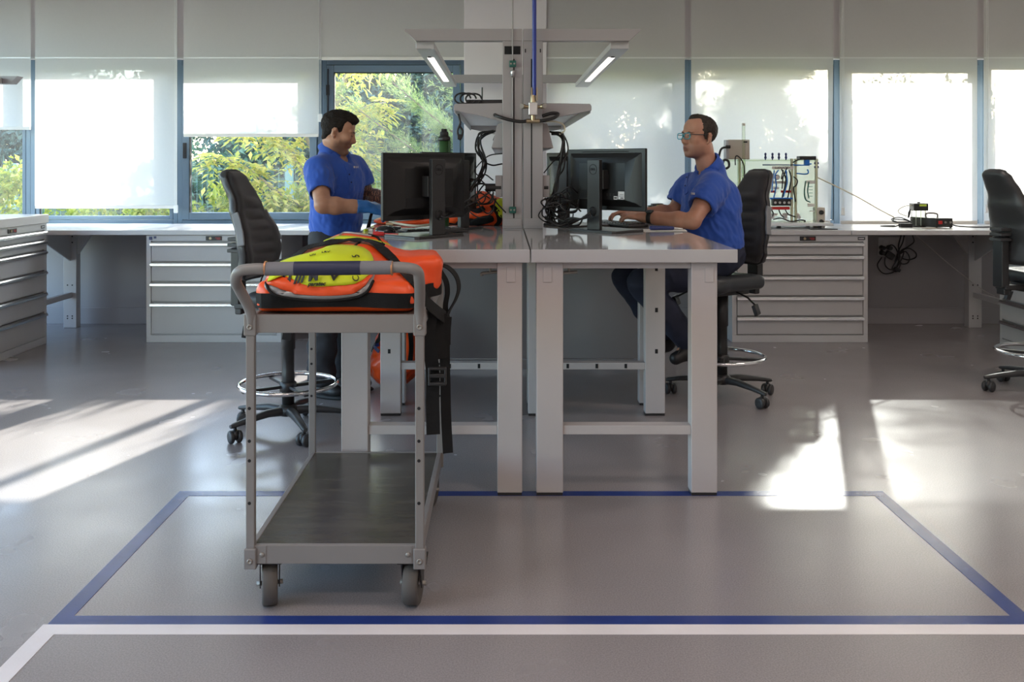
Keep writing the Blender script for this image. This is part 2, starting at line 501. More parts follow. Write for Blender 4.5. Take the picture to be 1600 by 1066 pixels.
class MB:
    def __init__(s):
        s.v, s.f, s.mi, s.sm = [], [], [], []
    def _add(s, vs, fs, mi=0, smooth=False):
        b = len(s.v)
        s.v += [tuple(v) for v in vs]
        for f in fs:
            s.f.append([b + i for i in f])
            s.mi.append(mi)
            s.sm.append(smooth)
        return s
    def box(s, c, d, rot=None, mi=0, taper=None):
        c = Vector(c)
        hx, hy, hz = d[0] / 2, d[1] / 2, d[2] / 2
        vs = []
        for z in (-hz, hz):
            k = taper if (taper and z > 0) else 1.0
            for x, y in ((-hx, -hy), (hx, -hy), (hx, hy), (-hx, hy)):
                v = Vector((x * k, y * k, z))
                if rot is not None:
                    v = rot @ v
                vs.append(v + c)
        return s._add(vs, [(0, 3, 2, 1), (4, 5, 6, 7), (0, 1, 5, 4), (1, 2, 6, 5), (2, 3, 7, 6), (3, 0, 4, 7)], mi)
    def bb(s, x0, x1, y0, y1, z0, z1, mi=0):
        return s.box(((x0 + x1) / 2, (y0 + y1) / 2, (z0 + z1) / 2), (abs(x1 - x0), abs(y1 - y0), abs(z1 - z0)), mi=mi)
    def prism(s, poly, axis, a, b, mi=0):
        """extrude a polygon (2D) along axis 'x','y' or 'z' from a to b"""
        def p3(u, v, w):
            return {'x': (w, u, v), 'y': (u, w, v), 'z': (u, v, w)}[axis]
        n = len(poly)
        vs = [p3(u, v, a) for u, v in poly] + [p3(u, v, b) for u, v in poly]
        fs = [list(range(n))[::-1], list(range(n, 2 * n))] + [(i, (i + 1) % n, n + (i + 1) % n, n + i) for i in range(n)]
        return s._add(vs, fs, mi)
    def tube(s, pts, r, seg=10, closed=False, mi=0, cap=True):
        P = [Vector(p) for p in pts]
        n = len(P)
        rr = r if isinstance(r, (list, tuple)) else [r] * n
        T = []
        for i in range(n):
            a = P[(i - 1) % n] if closed or i > 0 else P[i]
            b = P[(i + 1) % n] if closed or i < n - 1 else P[i]
            t = (b - a)
            T.append(t.normalized() if t.length > 1e-9 else Vector((0, 0, 1)))
        up = Vector((0, 0, 1)) if abs(T[0].z) < 0.9 else Vector((1, 0, 0))
        nrm = T[0].cross(up).normalized()
        vs = []
        for i in range(n):
            if i:
                q = T[i - 1].rotation_difference(T[i])
                nrm = (q @ nrm)
            nrm = (nrm - T[i] * nrm.dot(T[i])).normalized()
            bn = T[i].cross(nrm)
            for k in range(seg):
                a = 2 * math.pi * k / seg
                vs.append(P[i] + (nrm * math.cos(a) + bn * math.sin(a)) * rr[i])
        fs = []
        for i in range(n if closed else n - 1):
            j = (i + 1) % n
            for k in range(seg):
                l = (k + 1) % seg
                fs.append((i * seg + k, i * seg + l, j * seg + l, j * seg + k))
        s._add(vs, fs, mi, True)
        if cap and not closed:
            s._add(vs[:seg], [list(range(seg))[::-1]], mi)
            s._add(vs[-seg:], [list(range(seg))], mi)
        return s
    def cyl(s, a, b, r, r2=None, seg=20, mi=0):
        return s.tube([a, b], [r, r if r2 is None else r2], seg, mi=mi)
    def lathe(s, prof, c=(0, 0, 0), rot=None, seg=24, mi=0, smooth=True, cap=True):
        """profile [(radius, height)] around local z"""
        c = Vector(c)
        vs = []
        for r, z in prof:
            for k in range(seg):
                a = 2 * math.pi * k / seg
                v = Vector((r * math.cos(a), r * math.sin(a), z))
                if rot is not None:
                    v = rot @ v
                vs.append(v + c)
        fs = []
        for i in range(len(prof) - 1):
            for k in range(seg):
                l = (k + 1) % seg
                fs.append((i * seg + k, i * seg + l, (i + 1) * seg + l, (i + 1) * seg + k))
        s._add(vs, fs, mi, smooth)
        if cap and prof[0][0] > 1e-6:
            s._add(vs[:seg], [list(range(seg))[::-1]], mi)
        if cap and prof[-1][0] > 1e-6:
            s._add(vs[-seg:], [list(range(seg))], mi)
        return s
    def ribbon(s, pts, wdirs, w, th=0.002, mi=0):
        """flat strap of width w and thickness th along pts; wdirs = width direction (one or per point)"""
        P = [Vector(p) for p in pts]
        n = len(P)
        vs = []
        for i in range(n):
            t = (P[min(n - 1, i + 1)] - P[max(0, i - 1)]).normalized()
            wd = Vector(wdirs[i] if isinstance(wdirs, list) else wdirs)
            wd = (wd - t * wd.dot(t))
            wd = wd.normalized() if wd.length > 1e-6 else t.orthogonal().normalized()
            nn = t.cross(wd)
            for a, b in ((-1, -1), (1, -1), (1, 1), (-1, 1)):
                vs.append(P[i] + wd * (a * w / 2) + nn * (b * th / 2))
        fs = [(0, 1, 2, 3)[::-1], (4 * n - 4, 4 * n - 3, 4 * n - 2, 4 * n - 1)]
        for i in range(n - 1):
            for k in range(4):
                l = (k + 1) % 4
                fs.append((4 * i + k, 4 * i + l, 4 * i + 4 + l, 4 * i + 4 + k))
        return s._add(vs, fs, mi, False)
    def build(s, name, mats, parent=None, bevel=0.0, seg=2, smooth=None, angle=35):
        me = bpy.data.meshes.new(name)
        me.from_pydata([tuple(v) for v in s.v], [], s.f)
        if not isinstance(mats, (list, tuple)):
            mats = [mats]
        for m in mats:
            me.materials.append(M[m] if isinstance(m, str) else m)
        me.polygons.foreach_set('material_index', s.mi)
        sm = s.sm if smooth is None else [smooth] * len(s.f)
        if bevel:
            sm = [True] * len(s.f)
        me.polygons.foreach_set('use_smooth', sm)
        me.update()
        o = link_mesh(name, me, parent)
        if bevel:
            b = o.modifiers.new('bevel', 'BEVEL')
            b.width = bevel
            b.segments = seg
            b.limit_method = 'ANGLE'
            b.angle_limit = R(angle)
            b.harden_normals = True
        return o

def text_mesh(txt, size, mat_name, name, parent, origin, xdir, updir, depth=0.0008, align='CENTER', bold=0.0, shear=0.0):
    """printed lettering as thin geometry lying on a surface"""
    cu = bpy.data.curves.new(name, 'FONT')
    cu.body = txt
    cu.size = size
    cu.align_x = align
    cu.align_y = 'CENTER'
    cu.extrude = depth
    cu.offset = bold
    cu.shear = shear
    t = bpy.data.objects.new(name, cu)
    COL.objects.link(t)
    dg = bpy.context.evaluated_depsgraph_get()
    me = bpy.data.meshes.new_from_object(t.evaluated_get(dg))
    bpy.data.objects.remove(t)
    X = Vector(xdir).normalized()
    Y = Vector(updir)
    Y = (Y - X * Y.dot(X)).normalized()
    Z = X.cross(Y)
    mtx = Matrix((X, Y, Z)).transposed().to_4x4()
    mtx.translation = Vector(origin)
    me.transform(mtx)
    me.materials.clear()
    me.materials.append(M[mat_name])
    return link_mesh(name, me, parent)

F_PX = 1500.0
def px(x, y, Y):
    """point of the room seen at photo pixel x, y at depth Y"""
    return Vector(((x - 785) * Y / F_PX, Y, 1.36 - (y - 260) * Y / F_PX))

# ---------------------------------------------------------------- smooth blended solids (distance fields -> mesh)
class SDF:
    def __init__(s, lo, hi, h):
        s.lo = np.array(lo, float)
        s.h = h
        s.n = np.ceil((np.array(hi, float) - s.lo) / h).astype(int) + 1
        s.v = np.full(tuple(s.n), 0.25, np.float32)
    def _blk(s, lo, hi):
        a = np.clip(np.floor((np.array(lo) - s.lo) / s.h).astype(int), 0, s.n)
        b = np.clip(np.ceil((np.array(hi) - s.lo) / s.h).astype(int) + 1, 0, s.n)
        if np.any(b <= a):
            return None
        ax = [(s.lo[i] + s.h * np.arange(a[i], b[i])).astype(np.float32) for i in range(3)]
        return (slice(a[0], b[0]), slice(a[1], b[1]), slice(a[2], b[2])), ax[0][:, None, None], ax[1][None, :, None], ax[2][None, None, :]
    def _comb(s, sl, d, k, sub=False):
        a = s.v[sl]
        k = max(k, 1e-4)
        if sub:
            d = -d
            hh = np.maximum(k - np.abs(a - d), 0) / k
            s.v[sl] = np.maximum(a, d) + hh * hh * k * 0.25
        else:
            hh = np.maximum(k - np.abs(a - d), 0) / k
            s.v[sl] = np.minimum(a, d) - hh * hh * k * 0.25
    def ell(s, c, r, k=0.02, rot=None, fr=None, sub=False):
        c = np.array(c, float)
        rm = np.eye(3) if rot is None else np.array(rot)
        if fr is not None:
            c = fr[0] @ c + fr[1]
            rm = fr[0] @ rm
        r = np.array(r, float)
        ext = np.sqrt((rm ** 2 * (r ** 2)[None, :]).sum(1))
        pad = k + 3 * s.h
        q = s._blk(c - ext - pad, c + ext + pad)
        if q is None:
            return s
        sl, X, Y, Z = q
        X, Y, Z = X - c[0], Y - c[1], Z - c[2]
        l = [rm[0, i] * X + rm[1, i] * Y + rm[2, i] * Z for i in range(3)]
        k0 = np.sqrt((l[0] / r[0]) ** 2 + (l[1] / r[1]) ** 2 + (l[2] / r[2]) ** 2)
        k1 = np.sqrt((l[0] / r[0] ** 2) ** 2 + (l[1] / r[1] ** 2) ** 2 + (l[2] / r[2] ** 2) ** 2) + 1e-9
        s._comb(sl, k0 * (k0 - 1) / k1, k, sub)
        return s
    def cap(s, a, b, ra, rb, k=0.02, fr=None, sub=False):
        a, b = np.array(a, float), np.array(b, float)
        if fr is not None:
            a = fr[0] @ a + fr[1]
            b = fr[0] @ b + fr[1]
        rm = max(ra, rb) + k + 3 * s.h
        q = s._blk(np.minimum(a, b) - rm, np.maximum(a, b) + rm)
        if q is None:
            return s
        sl, X, Y, Z = q
        d = b - a
        L2 = float(d @ d) + 1e-12
        X, Y, Z = X - a[0], Y - a[1], Z - a[2]
        t = np.clip((X * d[0] + Y * d[1] + Z * d[2]) / L2, 0, 1)
        dist = np.sqrt((X - t * d[0]) ** 2 + (Y - t * d[1]) ** 2 + (Z - t * d[2]) ** 2) - (ra + (rb - ra) * t)
        s._comb(sl, dist, k, sub)
        return s
    def limb(s, chain, k=0.02, fr=None):
        for (p, r), (q, t) in zip(chain[:-1], chain[1:]):
            s.cap(p, q, r, t, k, fr)
        return s
    def box(s, c, hd, rnd=0.01, k=0.02, rot=None, fr=None, sub=False):
        c = np.array(c, float)
        rm = np.eye(3) if rot is None else np.array(rot)
        if fr is not None:
            c = fr[0] @ c + fr[1]
            rm = fr[0] @ rm
        hd = np.array(hd, float)
        ext = np.abs(rm) @ hd
        pad = k + 3 * s.h
        q = s._blk(c - ext - pad, c + ext + pad)
        if q is None:
            return s
        sl, X, Y, Z = q
        X, Y, Z = X - c[0], Y - c[1], Z - c[2]
        l = [np.abs(rm[0, i] * X + rm[1, i] * Y + rm[2, i] * Z) - (hd[i] - rnd) for i in range(3)]
        o = np.sqrt(np.maximum(l[0], 0) ** 2 + np.maximum(l[1], 0) ** 2 + np.maximum(l[2], 0) ** 2)
        i_ = np.minimum(np.maximum(l[0], np.maximum(l[1], l[2])), 0)
        s._comb(sl, o + i_ - rnd, k, sub)
        return s
    def plane(s, p, n, k=0.005, fr=None):
        """cut away everything on the side the normal points to"""
        p, n = np.array(p, float), np.array(n, float)
        if fr is not None:
            p = fr[0] @ p + fr[1]
            n = fr[0] @ n
        n = n / np.linalg.norm(n)
        ax = [(s.lo[i] + s.h * np.arange(s.n[i])).astype(np.float32) for i in range(3)]
        d = (ax[0][:, None, None] - p[0]) * n[0] + (ax[1][None, :, None] - p[1]) * n[1] + (ax[2][None, None, :] - p[2]) * n[2]
        a = s.v
        hh = np.maximum(k - np.abs(a - d), 0) / k
        s.v = np.maximum(a, d) + hh * hh * k * 0.25
        return s
    def mesh(s, name, mats, parent=None, disp=None, matfn=None, relax=1, attrs=None):
        v = s.v
        v[0], v[-1], v[:, 0], v[:, -1], v[:, :, 0], v[:, :, -1] = (0.2,) * 6
        sg = v < 0
        cnt = np.zeros(tuple(s.n - 1), np.int8)
        for i in (0, 1):
            for j in (0, 1):
                for k in (0, 1):
                    cnt += sg[i:s.n[0] - 1 + i, j:s.n[1] - 1 + j, k:s.n[2] - 1 + k]
        act = (cnt > 0) & (cnt < 8)
        I, J, K = np.nonzero(act)
        idx = np.full(act.shape, -1, np.int64)
        idx[act] = np.arange(len(I))
        acc = np.zeros((len(I), 3))
        ce = np.zeros(len(I))
        cs = [(i, j, k) for i in (0, 1) for j in (0, 1) for k in (0, 1)]
        for a in cs:
            for b in cs:
                if sum(b[i] - a[i] for i in range(3)) == 1 and sum(abs(b[i] - a[i]) for i in range(3)) == 1:
                    va = v[I + a[0], J + a[1], K + a[2]].astype(float)
                    vb = v[I + b[0], J + b[1], K + b[2]].astype(float)
                    m = (va < 0) != (vb < 0)
                    t = np.where(m, va / np.where(m, va - vb, 1), 0)
                    p = np.array(a)[None, :] + t[:, None] * (np.array(b) - np.array(a))[None, :]
                    acc[m] += p[m]
                    ce[m] += 1
        P = s.lo + s.h * (np.stack([I, J, K], 1) + acc / ce[:, None])
        quads = []
        for ax in range(3):
            o1, o2 = [(1, 2), (2, 0), (0, 1)][ax]
            sl0 = [slice(1, -1)] * 3
            sl1 = [slice(1, -1)] * 3
            sl0[ax] = slice(0, -1)
            sl1[ax] = slice(1, None)
            a, b = sg[tuple(sl0)], sg[tuple(sl1)]
            ch = np.nonzero(a != b)
            ins = a[ch]
            base = np.stack(ch, 1)
            base[:, o1] += 1
            base[:, o2] += 1
            def cell(d1, d2):
                q = base.copy()
                q[:, o1] -= d1
                q[:, o2] -= d2
                return idx[q[:, 0], q[:, 1], q[:, 2]]
            Q = np.stack([cell(1, 1), cell(0, 1), cell(0, 0), cell(1, 0)], 1)
            Q[~ins] = Q[~ins][:, ::-1]
            quads.append(Q)
        Q = np.concatenate(quads)
        Q = Q[(Q >= 0).all(1)]
        for _ in range(relax):
            nb = np.zeros_like(P)
            c2 = np.zeros(len(P))
            for i in range(4):
                np.add.at(nb, Q[:, i], P[Q[:, (i + 1) % 4]])
                np.add.at(nb, Q[:, i], P[Q[:, (i + 3) % 4]])
                np.add.at(c2, Q[:, i], 2)
            P = P * 0.5 + 0.5 * nb / np.maximum(c2, 1)[:, None]
        if disp is not None:
            nr = np.zeros_like(P)
            fn = np.cross(P[Q[:, 2]] - P[Q[:, 0]], P[Q[:, 3]] - P[Q[:, 1]])
            for i in range(4):
                np.add.at(nr, Q[:, i], fn)
            nr /= (np.linalg.norm(nr, axis=1)[:, None] + 1e-12)
            P = P + nr * np.array([disp(p) for p in P])[:, None]
        me = np_mesh(name, P, Q)
        for m in (mats if isinstance(mats, (list, tuple)) else [mats]):
            me.materials.append(M[m])
        for an, fn in (attrs or {}).items():
            at = me.attributes.new(an, 'FLOAT', 'POINT')
            at.data.foreach_set('value', np.array([fn(p) for p in P], np.float32))
        if matfn is not None:
            fc = P[Q].mean(1)
            me.polygons.foreach_set('material_index', np.array([matfn(p) for p in fc], np.int32))
        return link_mesh(name, me, parent)

def np_mesh(name, P, Q, smooth=True):
    me = bpy.data.meshes.new(name)
    n = Q.shape[1]
    me.vertices.add(len(P))
    me.vertices.foreach_set('co', np.asarray(P, np.float32).ravel())
    me.loops.add(Q.size)
    me.loops.foreach_set('vertex_index', Q.astype(np.int32).ravel())
    me.polygons.add(len(Q))
    me.polygons.foreach_set('loop_start', np.arange(0, Q.size, n, dtype=np.int32))
    me.polygons.foreach_set('use_smooth', np.full(len(Q), smooth))
    me.update(calc_edges=True)
    me.validate()
    return me

def frame(o, yaw=0.0, pitch=0.0, roll=0.0):
    """local x forward, y left, z up -> world; pitch > 0 looks down"""
    cy_, sy_ = math.cos(yaw), math.sin(yaw)
    A = np.array([[cy_, -sy_, 0], [sy_, cy_, 0], [0, 0, 1.0]])
    cp, sp = math.cos(pitch), math.sin(pitch)
    B = np.array([[cp, 0, sp], [0, 1, 0], [-sp, 0, cp]])
    cr, sr = math.cos(roll), math.sin(roll)
    C_ = np.array([[1, 0, 0], [0, cr, -sr], [0, sr, cr]])
    return (A @ B @ C_, np.array(o, float))

def FP(fr, p):
    return fr[0] @ np.array(p, float) + fr[1]

def nz(p, sc, seed=0.0):
    return mnoise.noise(Vector((p[0] * sc + seed, p[1] * sc + seed * 1.7, p[2] * sc - seed)))
# ================================================================= the room shell
def S(mb, name, mats, **kw):
    o = mb.build(name, mats, **kw)
    o['kind'] = 'structure'
    return o

S(MB().bb(-5.6, 5.6, -4.0, 8.6, -0.15, 0.0), 'floor', 'floor')
S(MB().bb(-5.75, 5.75, -4.15, 8.75, CEIL_Z, CEIL_Z + 0.12), 'ceiling', 'ceiling')
# back wall: parapet, lintel and the ends; the pier stands in front of it
S(MB().bb(-5.6, 5.6, 8.3, 8.6, 0, 0.845, 1).bb(-5.6, 5.6, 8.3, 8.6, 2.293, CEIL_Z).bb(-5.75, -5.42, 8.3, 8.6, 0.845, 2.293).bb(5.5, 5.75, 8.3, 8.6, 0.845, 2.293), 'wall_back', ['wall', 'wall_shaded'])
S(MB().bb(-0.327, 0.377, 8.2, 8.6, 0, CEIL_Z), 'wall_pier', 'wall', bevel=0.004)
S(MB().bb(-5.75, -5.6, -4.15, -2.5, 0, CEIL_Z).bb(-5.75, -5.6, 8.2, 8.6, 0, CEIL_Z).bb(-5.75, -5.6, -2.5, 8.2, 0, 0.35).bb(-5.75, -5.6, -2.5, 8.2, 2.95, CEIL_Z), 'wall_left', 'wall')
S(MB().bb(5.6, 5.75, -4.15, 8.6, 0, CEIL_Z), 'wall_right', 'wall')
S(MB().bb(-5.6, 5.6, -4.15, -4.0, 0, CEIL_Z), 'wall_front', 'wall')
S(MB().bb(-5.6, -0.33, 8.287, 8.3, 0, 0.14).bb(0.38, 5.6, 8.287, 8.3, 0, 0.14), 'baseboard_back', 'wall_shaded', bevel=0.003)
fr_left = MB()
for y in (-2.5, -0.5, 1.5, 3.5, 5.5, 8.14):
    fr_left.bb(-5.72, -5.64, y, y + 0.06, 0.35, 2.95)
fr_left.bb(-5.72, -5.64, -2.5, 8.2, 0.35, 0.41).bb(-5.72, -5.64, -2.5, 8.2, 2.89, 2.95)
w9 = S(fr_left, 'window_9', 'frame')  # unseen window band, sized to let in more cool light
MB().bb(-5.685, -5.68, -2.5, 8.2, 0.35, 2.95).build('pane', 'pane', w9)

# painted lines on the floor: a blue bay outline and the white walkway line in front of it
def strip(name, pts, w, z, mname, label):
    mb = MB()
    n = len(pts)
    P = [Vector((p[0], p[1])) for p in pts]
    L, Rr = [], []
    for i in range(n):
        d0 = (P[i] - P[i - 1]).normalized() if i else (P[1] - P[0]).normalized()
        d1 = (P[i + 1] - P[i]).normalized() if i < n - 1 else d0
        nn = Vector((-(d0 + d1).y, (d0 + d1).x)).normalized()
        k = 1 / max(0.35, nn.dot(Vector((-d0.y, d0.x))))
        L.append(P[i] + nn * w / 2 * k)
        Rr.append(P[i] - nn * w / 2 * k)
    for i in range(n - 1):
        mb._add([(*L[i], 0), (*Rr[i], 0), (*Rr[i + 1], 0), (*L[i + 1], 0), (*L[i], z), (*Rr[i], z), (*Rr[i + 1], z), (*L[i + 1], z)],
                [(4, 5, 6, 7), (0, 1, 5, 4), (1, 2, 6, 5), (2, 3, 7, 6), (3, 0, 4, 7)])
    return S(mb, name, mname)
BW = 0.0545
Yf, Yb = 2.875, 3.988
strip('trim_1', [(0.5, Yb), (-1.322, Yb), (-1.322, Yf), (1.563, Yf), (1.563, Yb), (0.5, Yb)], BW, 0.0012, 'blue_line', '')
strip('trim_2', [(-1.332, 1.6), (-1.332, 2.8175), (3.6, 2.8175)], 0.0595, 0.0012, 'white_line', '')

# ceiling panel lamps
for i, (x, y) in enumerate(CEIL_LAMPS):
    t = E('ceiling_light', 'square lit ceiling panel lamp set flush above the room', 'ceiling light', (x, y, CEIL_Z), 'ceiling panel lamps')
    MB().bb(x - 0.5, x + 0.5, y - 0.3, y - 0.27, CEIL_Z - 0.03, CEIL_Z).bb(x - 0.5, x + 0.5, y + 0.27, y + 0.3, CEIL_Z - 0.03, CEIL_Z).bb(x - 0.5, x - 0.47, y - 0.27, y + 0.27, CEIL_Z - 0.03, CEIL_Z).bb(x + 0.47, x + 0.5, y - 0.27, y + 0.27, CEIL_Z - 0.03, CEIL_Z).build('lamp_frame', 'white_plastic', t)
    MB().bb(x - 0.47, x + 0.47, y - 0.27, y + 0.27, CEIL_Z - 0.02, CEIL_Z - 0.012).build('diffuser', 'lamp_lit', t)

# ================================================================= windows along the back wall
WX = [-5.42, -4.13, -2.84, -1.577, -0.327, 0.377, 1.634, 2.941, 4.203, 5.5]
def window(n, x0, x1, sash, hl):
    z0, z1 = 0.845, 2.293
    y0, y1 = 8.40, 8.47
    m = 0.04
    mb = MB()
    b = 0.045
    mb.bb(x0, x0 + m, y0, y1, z0, z1).bb(x1 - m, x1, y0, y1, z0, z1).bb(x0 + m, x1 - m, y0, y1, z0, z0 + b).bb(x0 + m, x1 - m, y0, y1, z1 - b, z1)
    w = S(mb, 'window_%d' % n, 'frame', bevel=0.004)
    q = 0.062 if sash else 0.032
    sx0, sx1, sz0, sz1 = x0 + m + 0.004, x1 - m - 0.004, z0 + b + 0.004, z1 - b - 0.004
    ys = y0 - 0.022 if sash else y0 + 0.008
    MB().bb(sx0, sx0 + q, ys, y1 - 0.01, sz0, sz1).bb(sx1 - q, sx1, ys, y1 - 0.01, sz0, sz1).bb(sx0 + q, sx1 - q, ys, y1 - 0.01, sz0, sz0 + q).bb(sx0 + q, sx1 - q, ys, y1 - 0.01, sz1 - q, sz1).build('sash', 'frame', w, bevel=0.004)
    MB().bb(sx0 + q - 0.004, sx1 - q + 0.004, y0 + 0.03, y0 + 0.034, sz0 + q - 0.004, sz1 - q + 0.004).build('pane', 'pane', w)
    MB().bb(sx0 + q, sx0 + q + 0.006, ys + 0.003, y0 + 0.028, sz0 + q, sz1 - q).bb(sx0 + q, sx1 - q, ys + 0.003, y0 + 0.028, sz1 - q - 0.006, sz1 - q).build('gasket', 'rubber', w)
    if hl is not None:
        hx = x0 + m + 0.03
        MB().bb(hx - 0.016, hx + 0.016, ys - 0.012, ys, hl, hl + 0.135).build('handle', 'rubber', w, bevel=0.004)
    if n == 4:
        MB().tube([(x0 + 0.055, ys - 0.006, 2.21), (x0 + 0.055, ys - 0.006, 1.3)], 0.006, 8).bb(x0 + 0.042, x0 + 0.068, ys - 0.02, ys, 1.98, 2.07).bb(x0 + 0.045, x0 + 0.065, ys - 0.014, ys, 1.15, 1.22).build('lock_rod', 'rubber', w)
    return w
for n, (i0, sash, hl) in enumerate([(0, False, None), (1, False, None), (2, True, 1.43), (3, True, None), (5, True, None), (6, False, None), (7, True, 1.44), (8, False, None)], 1):
    window(n, WX[i0], WX[i0 + 1], sash, hl)
# inner window board, and a white bead added for the bright lintel line
S(MB().bb(-5.42, -0.327, 8.275, 8.30, 2.288, 2.302).bb(0.377, 5.5, 8.275, 8.30, 2.288, 2.302), 'added_lintel_bead', 'white_plastic')
S(MB().bb(-5.42, -0.327, 8.28, 8.40, 0.835, 0.85).bb(0.377, 5.5, 8.28, 8.40, 0.835, 0.85), 'trim_3', 'counter', bevel=0.002)

# ================================================================= roller blinds
BY = 8.225
BS = 1500 / BY
def blind(px0, px1, pyb, label, warp=0.0, chain=None):
    x0, x1 = (px0 - 785) / BS, (px1 - 785) / BS
    zb = 1.36 - (pyb - 260) / BS
    t = E('roller_blind', label, 'roller blind', ((x0 + x1) / 2, BY, zb), 'roller blinds along the windows')
    nx, nz_ = 14, 40
    vs, fs = [], []
    for j in range(nz_ + 1):
        z = zb + (2.96 - zb) * j / nz_
        for i in range(nx + 1):
            u = i / nx
            x = x0 + (x1 - x0) * u
            hang = max(0, 1 - (z - zb) / 1.6)
            y = BY + 0.004 * math.sin(u * 5 + px0) * hang
            xx = x - warp * hang ** 2 * u
            vs.append((xx, y, z))
    w = nx + 1
    for j in range(nz_):
        for i in range(nx):
            a = j * w + i
            fs.append((a, a + 1, a + w + 1, a + w))
    mb = MB()
    mb._add(vs, fs, 0, True)
    mb.build('fabric', 'blind', t)
    MB().bb(x0 + 0.002, x1 - 0.002 - warp, BY - 0.011, BY + 0.009, zb - 0.022, zb + 0.006).build('bottom_bar', 'blind_bar', t, bevel=0.004)
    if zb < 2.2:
        MB().bb(x0 + 0.001, x1 - 0.001, BY - 0.0055, BY - 0.0040, 2.284, 2.296).build('lintel_light_strip', 'white_plastic', t)  # white strip stands in for the sunlit lintel gap glowing through the fabric
    MB().cyl((x0, BY + 0.02, 2.985), (x1, BY + 0.02, 2.985), 0.028, seg=16).build('roller_tube', 'white_plastic', t)
    if chain is not None:
        cx, cz = chain
        MB().tube([(cx, BY - 0.015, 2.95), (cx, BY - 0.015, cz)], 0.0022, 6).tube([(cx + 0.014, BY - 0.015, 2.95), (cx + 0.012, BY - 0.015, cz)], 0.0022, 6).build('pull_chain', 'white_plastic', t)
        MB().bb(cx - 0.012, cx + 0.026, BY - 0.022, BY - 0.008, cz - 0.06, cz + 0.01).build('chain_weight', 'white_plastic', t, bevel=0.008, seg=3)
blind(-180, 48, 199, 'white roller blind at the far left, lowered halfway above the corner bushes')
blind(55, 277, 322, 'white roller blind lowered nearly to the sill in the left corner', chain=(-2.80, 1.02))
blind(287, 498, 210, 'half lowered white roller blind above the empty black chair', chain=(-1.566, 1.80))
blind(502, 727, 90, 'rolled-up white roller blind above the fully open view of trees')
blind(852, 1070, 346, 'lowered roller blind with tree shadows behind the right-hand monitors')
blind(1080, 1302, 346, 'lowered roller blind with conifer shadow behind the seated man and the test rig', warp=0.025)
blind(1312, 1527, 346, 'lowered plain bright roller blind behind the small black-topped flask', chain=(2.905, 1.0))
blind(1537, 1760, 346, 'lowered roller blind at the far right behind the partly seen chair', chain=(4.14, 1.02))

# ================================================================= the garden outside
gm = MB()
gv, gf = [], []
for j in range(25):
    y = 8.8 + j * 1.0
    for i in range(41):
        x = -20 + i
        gv.append((x, y, 0.15 + max(0, (y - 10) * 0.06) + 0.12 * nz((x, y, 0), 0.4)))
for j in range(24):
    for i in range(40):
        a = j * 41 + i
        gf.append((a, a + 1, a + 42, a + 41))
gm._add(gv, gf, 0, True)
S(gm, 'ground', 'soil')

def leaf_mesh(name, C, D, N, L, Wd, mname, parent, kind=None):
    """one diamond leaf per row: centre C, length direction D, normal N, length L, width Wd"""
    n = len(C)
    Dn = D / np.linalg.norm(D, axis=1)[:, None]
    S_ = np.cross(Dn, N)
    S_ /= np.linalg.norm(S_, axis=1)[:, None] + 1e-9
    N2 = np.cross(S_, Dn)
    a = C
    b = C + Dn * (L * 0.45)[:, None] + S_ * (Wd / 2)[:, None] + N2 * (Wd * 0.12)[:, None]
    c = C + Dn * L[:, None] - N2 * (L * 0.06)[:, None]
    d = C + Dn * (L * 0.45)[:, None] - S_ * (Wd / 2)[:, None] + N2 * (Wd * 0.12)[:, None]
    P = np.stack([a, b, c, d], 1).reshape(-1, 3)
    Q = np.arange(4 * n).reshape(n, 4)
    me = np_mesh(name, P, Q, False)
    at = me.attributes.new('rnd', 'FLOAT', 'FACE')
    r = np.clip(RNG.normal(0.5, 0.24, n), 0, 1)
    if len(at.data) == n:
        at.data.foreach_set('value', r.astype(np.float32))
    me.materials.append(M[mname])
    o = link_mesh(name, me, parent)
    if kind:
        o['kind'] = kind
    return o

def rdir(n):
    v = RNG.normal(size=(n, 3))
    return v / np.linalg.norm(v, axis=1)[:, None]

def blob_leaves(blobs, per, L, Wd, mname, parent, up=0.3):
    """leaves spread through the shells of lumpy blobs"""
    Cs = []
    for (c, r, wgt) in blobs:
        n = int(per * wgt)
        d = rdir(n)
        rad = RNG.uniform(0.55, 1.05, n)[:, None]
        Cs.append(np.array(c) + d * rad * np.array(r))
    C = np.concatenate(Cs)
    n = len(C)
    D = rdir(n) * 0.8 + np.array([0, -0.25, -0.25])
    N = rdir(n) + np.array([0, -0.3, up])
    return leaf_mesh('foliage', C, D, N, L * RNG.uniform(0.6, 1.3, n), Wd * RNG.uniform(0.7, 1.2, n), mname, parent)

def rand_blobs(n, lo, hi, r0, r1):
    out = []
    for _ in range(n):
        r = random.uniform(r0, r1)
        out.append(([random.uniform(lo[i], hi[i]) for i in range(3)], (r, r * 0.8, r * random.uniform(0.7, 1.0)), (r / r1) ** 2))
    return out

def branch_tube(mb, pts, r0, r1, seg=7):
    P = catmull(pts, 6)
    n = len(P)
    mb.tube(P, [r0 + (r1 - r0) * i / (n - 1) for i in range(n)], seg)
    return P

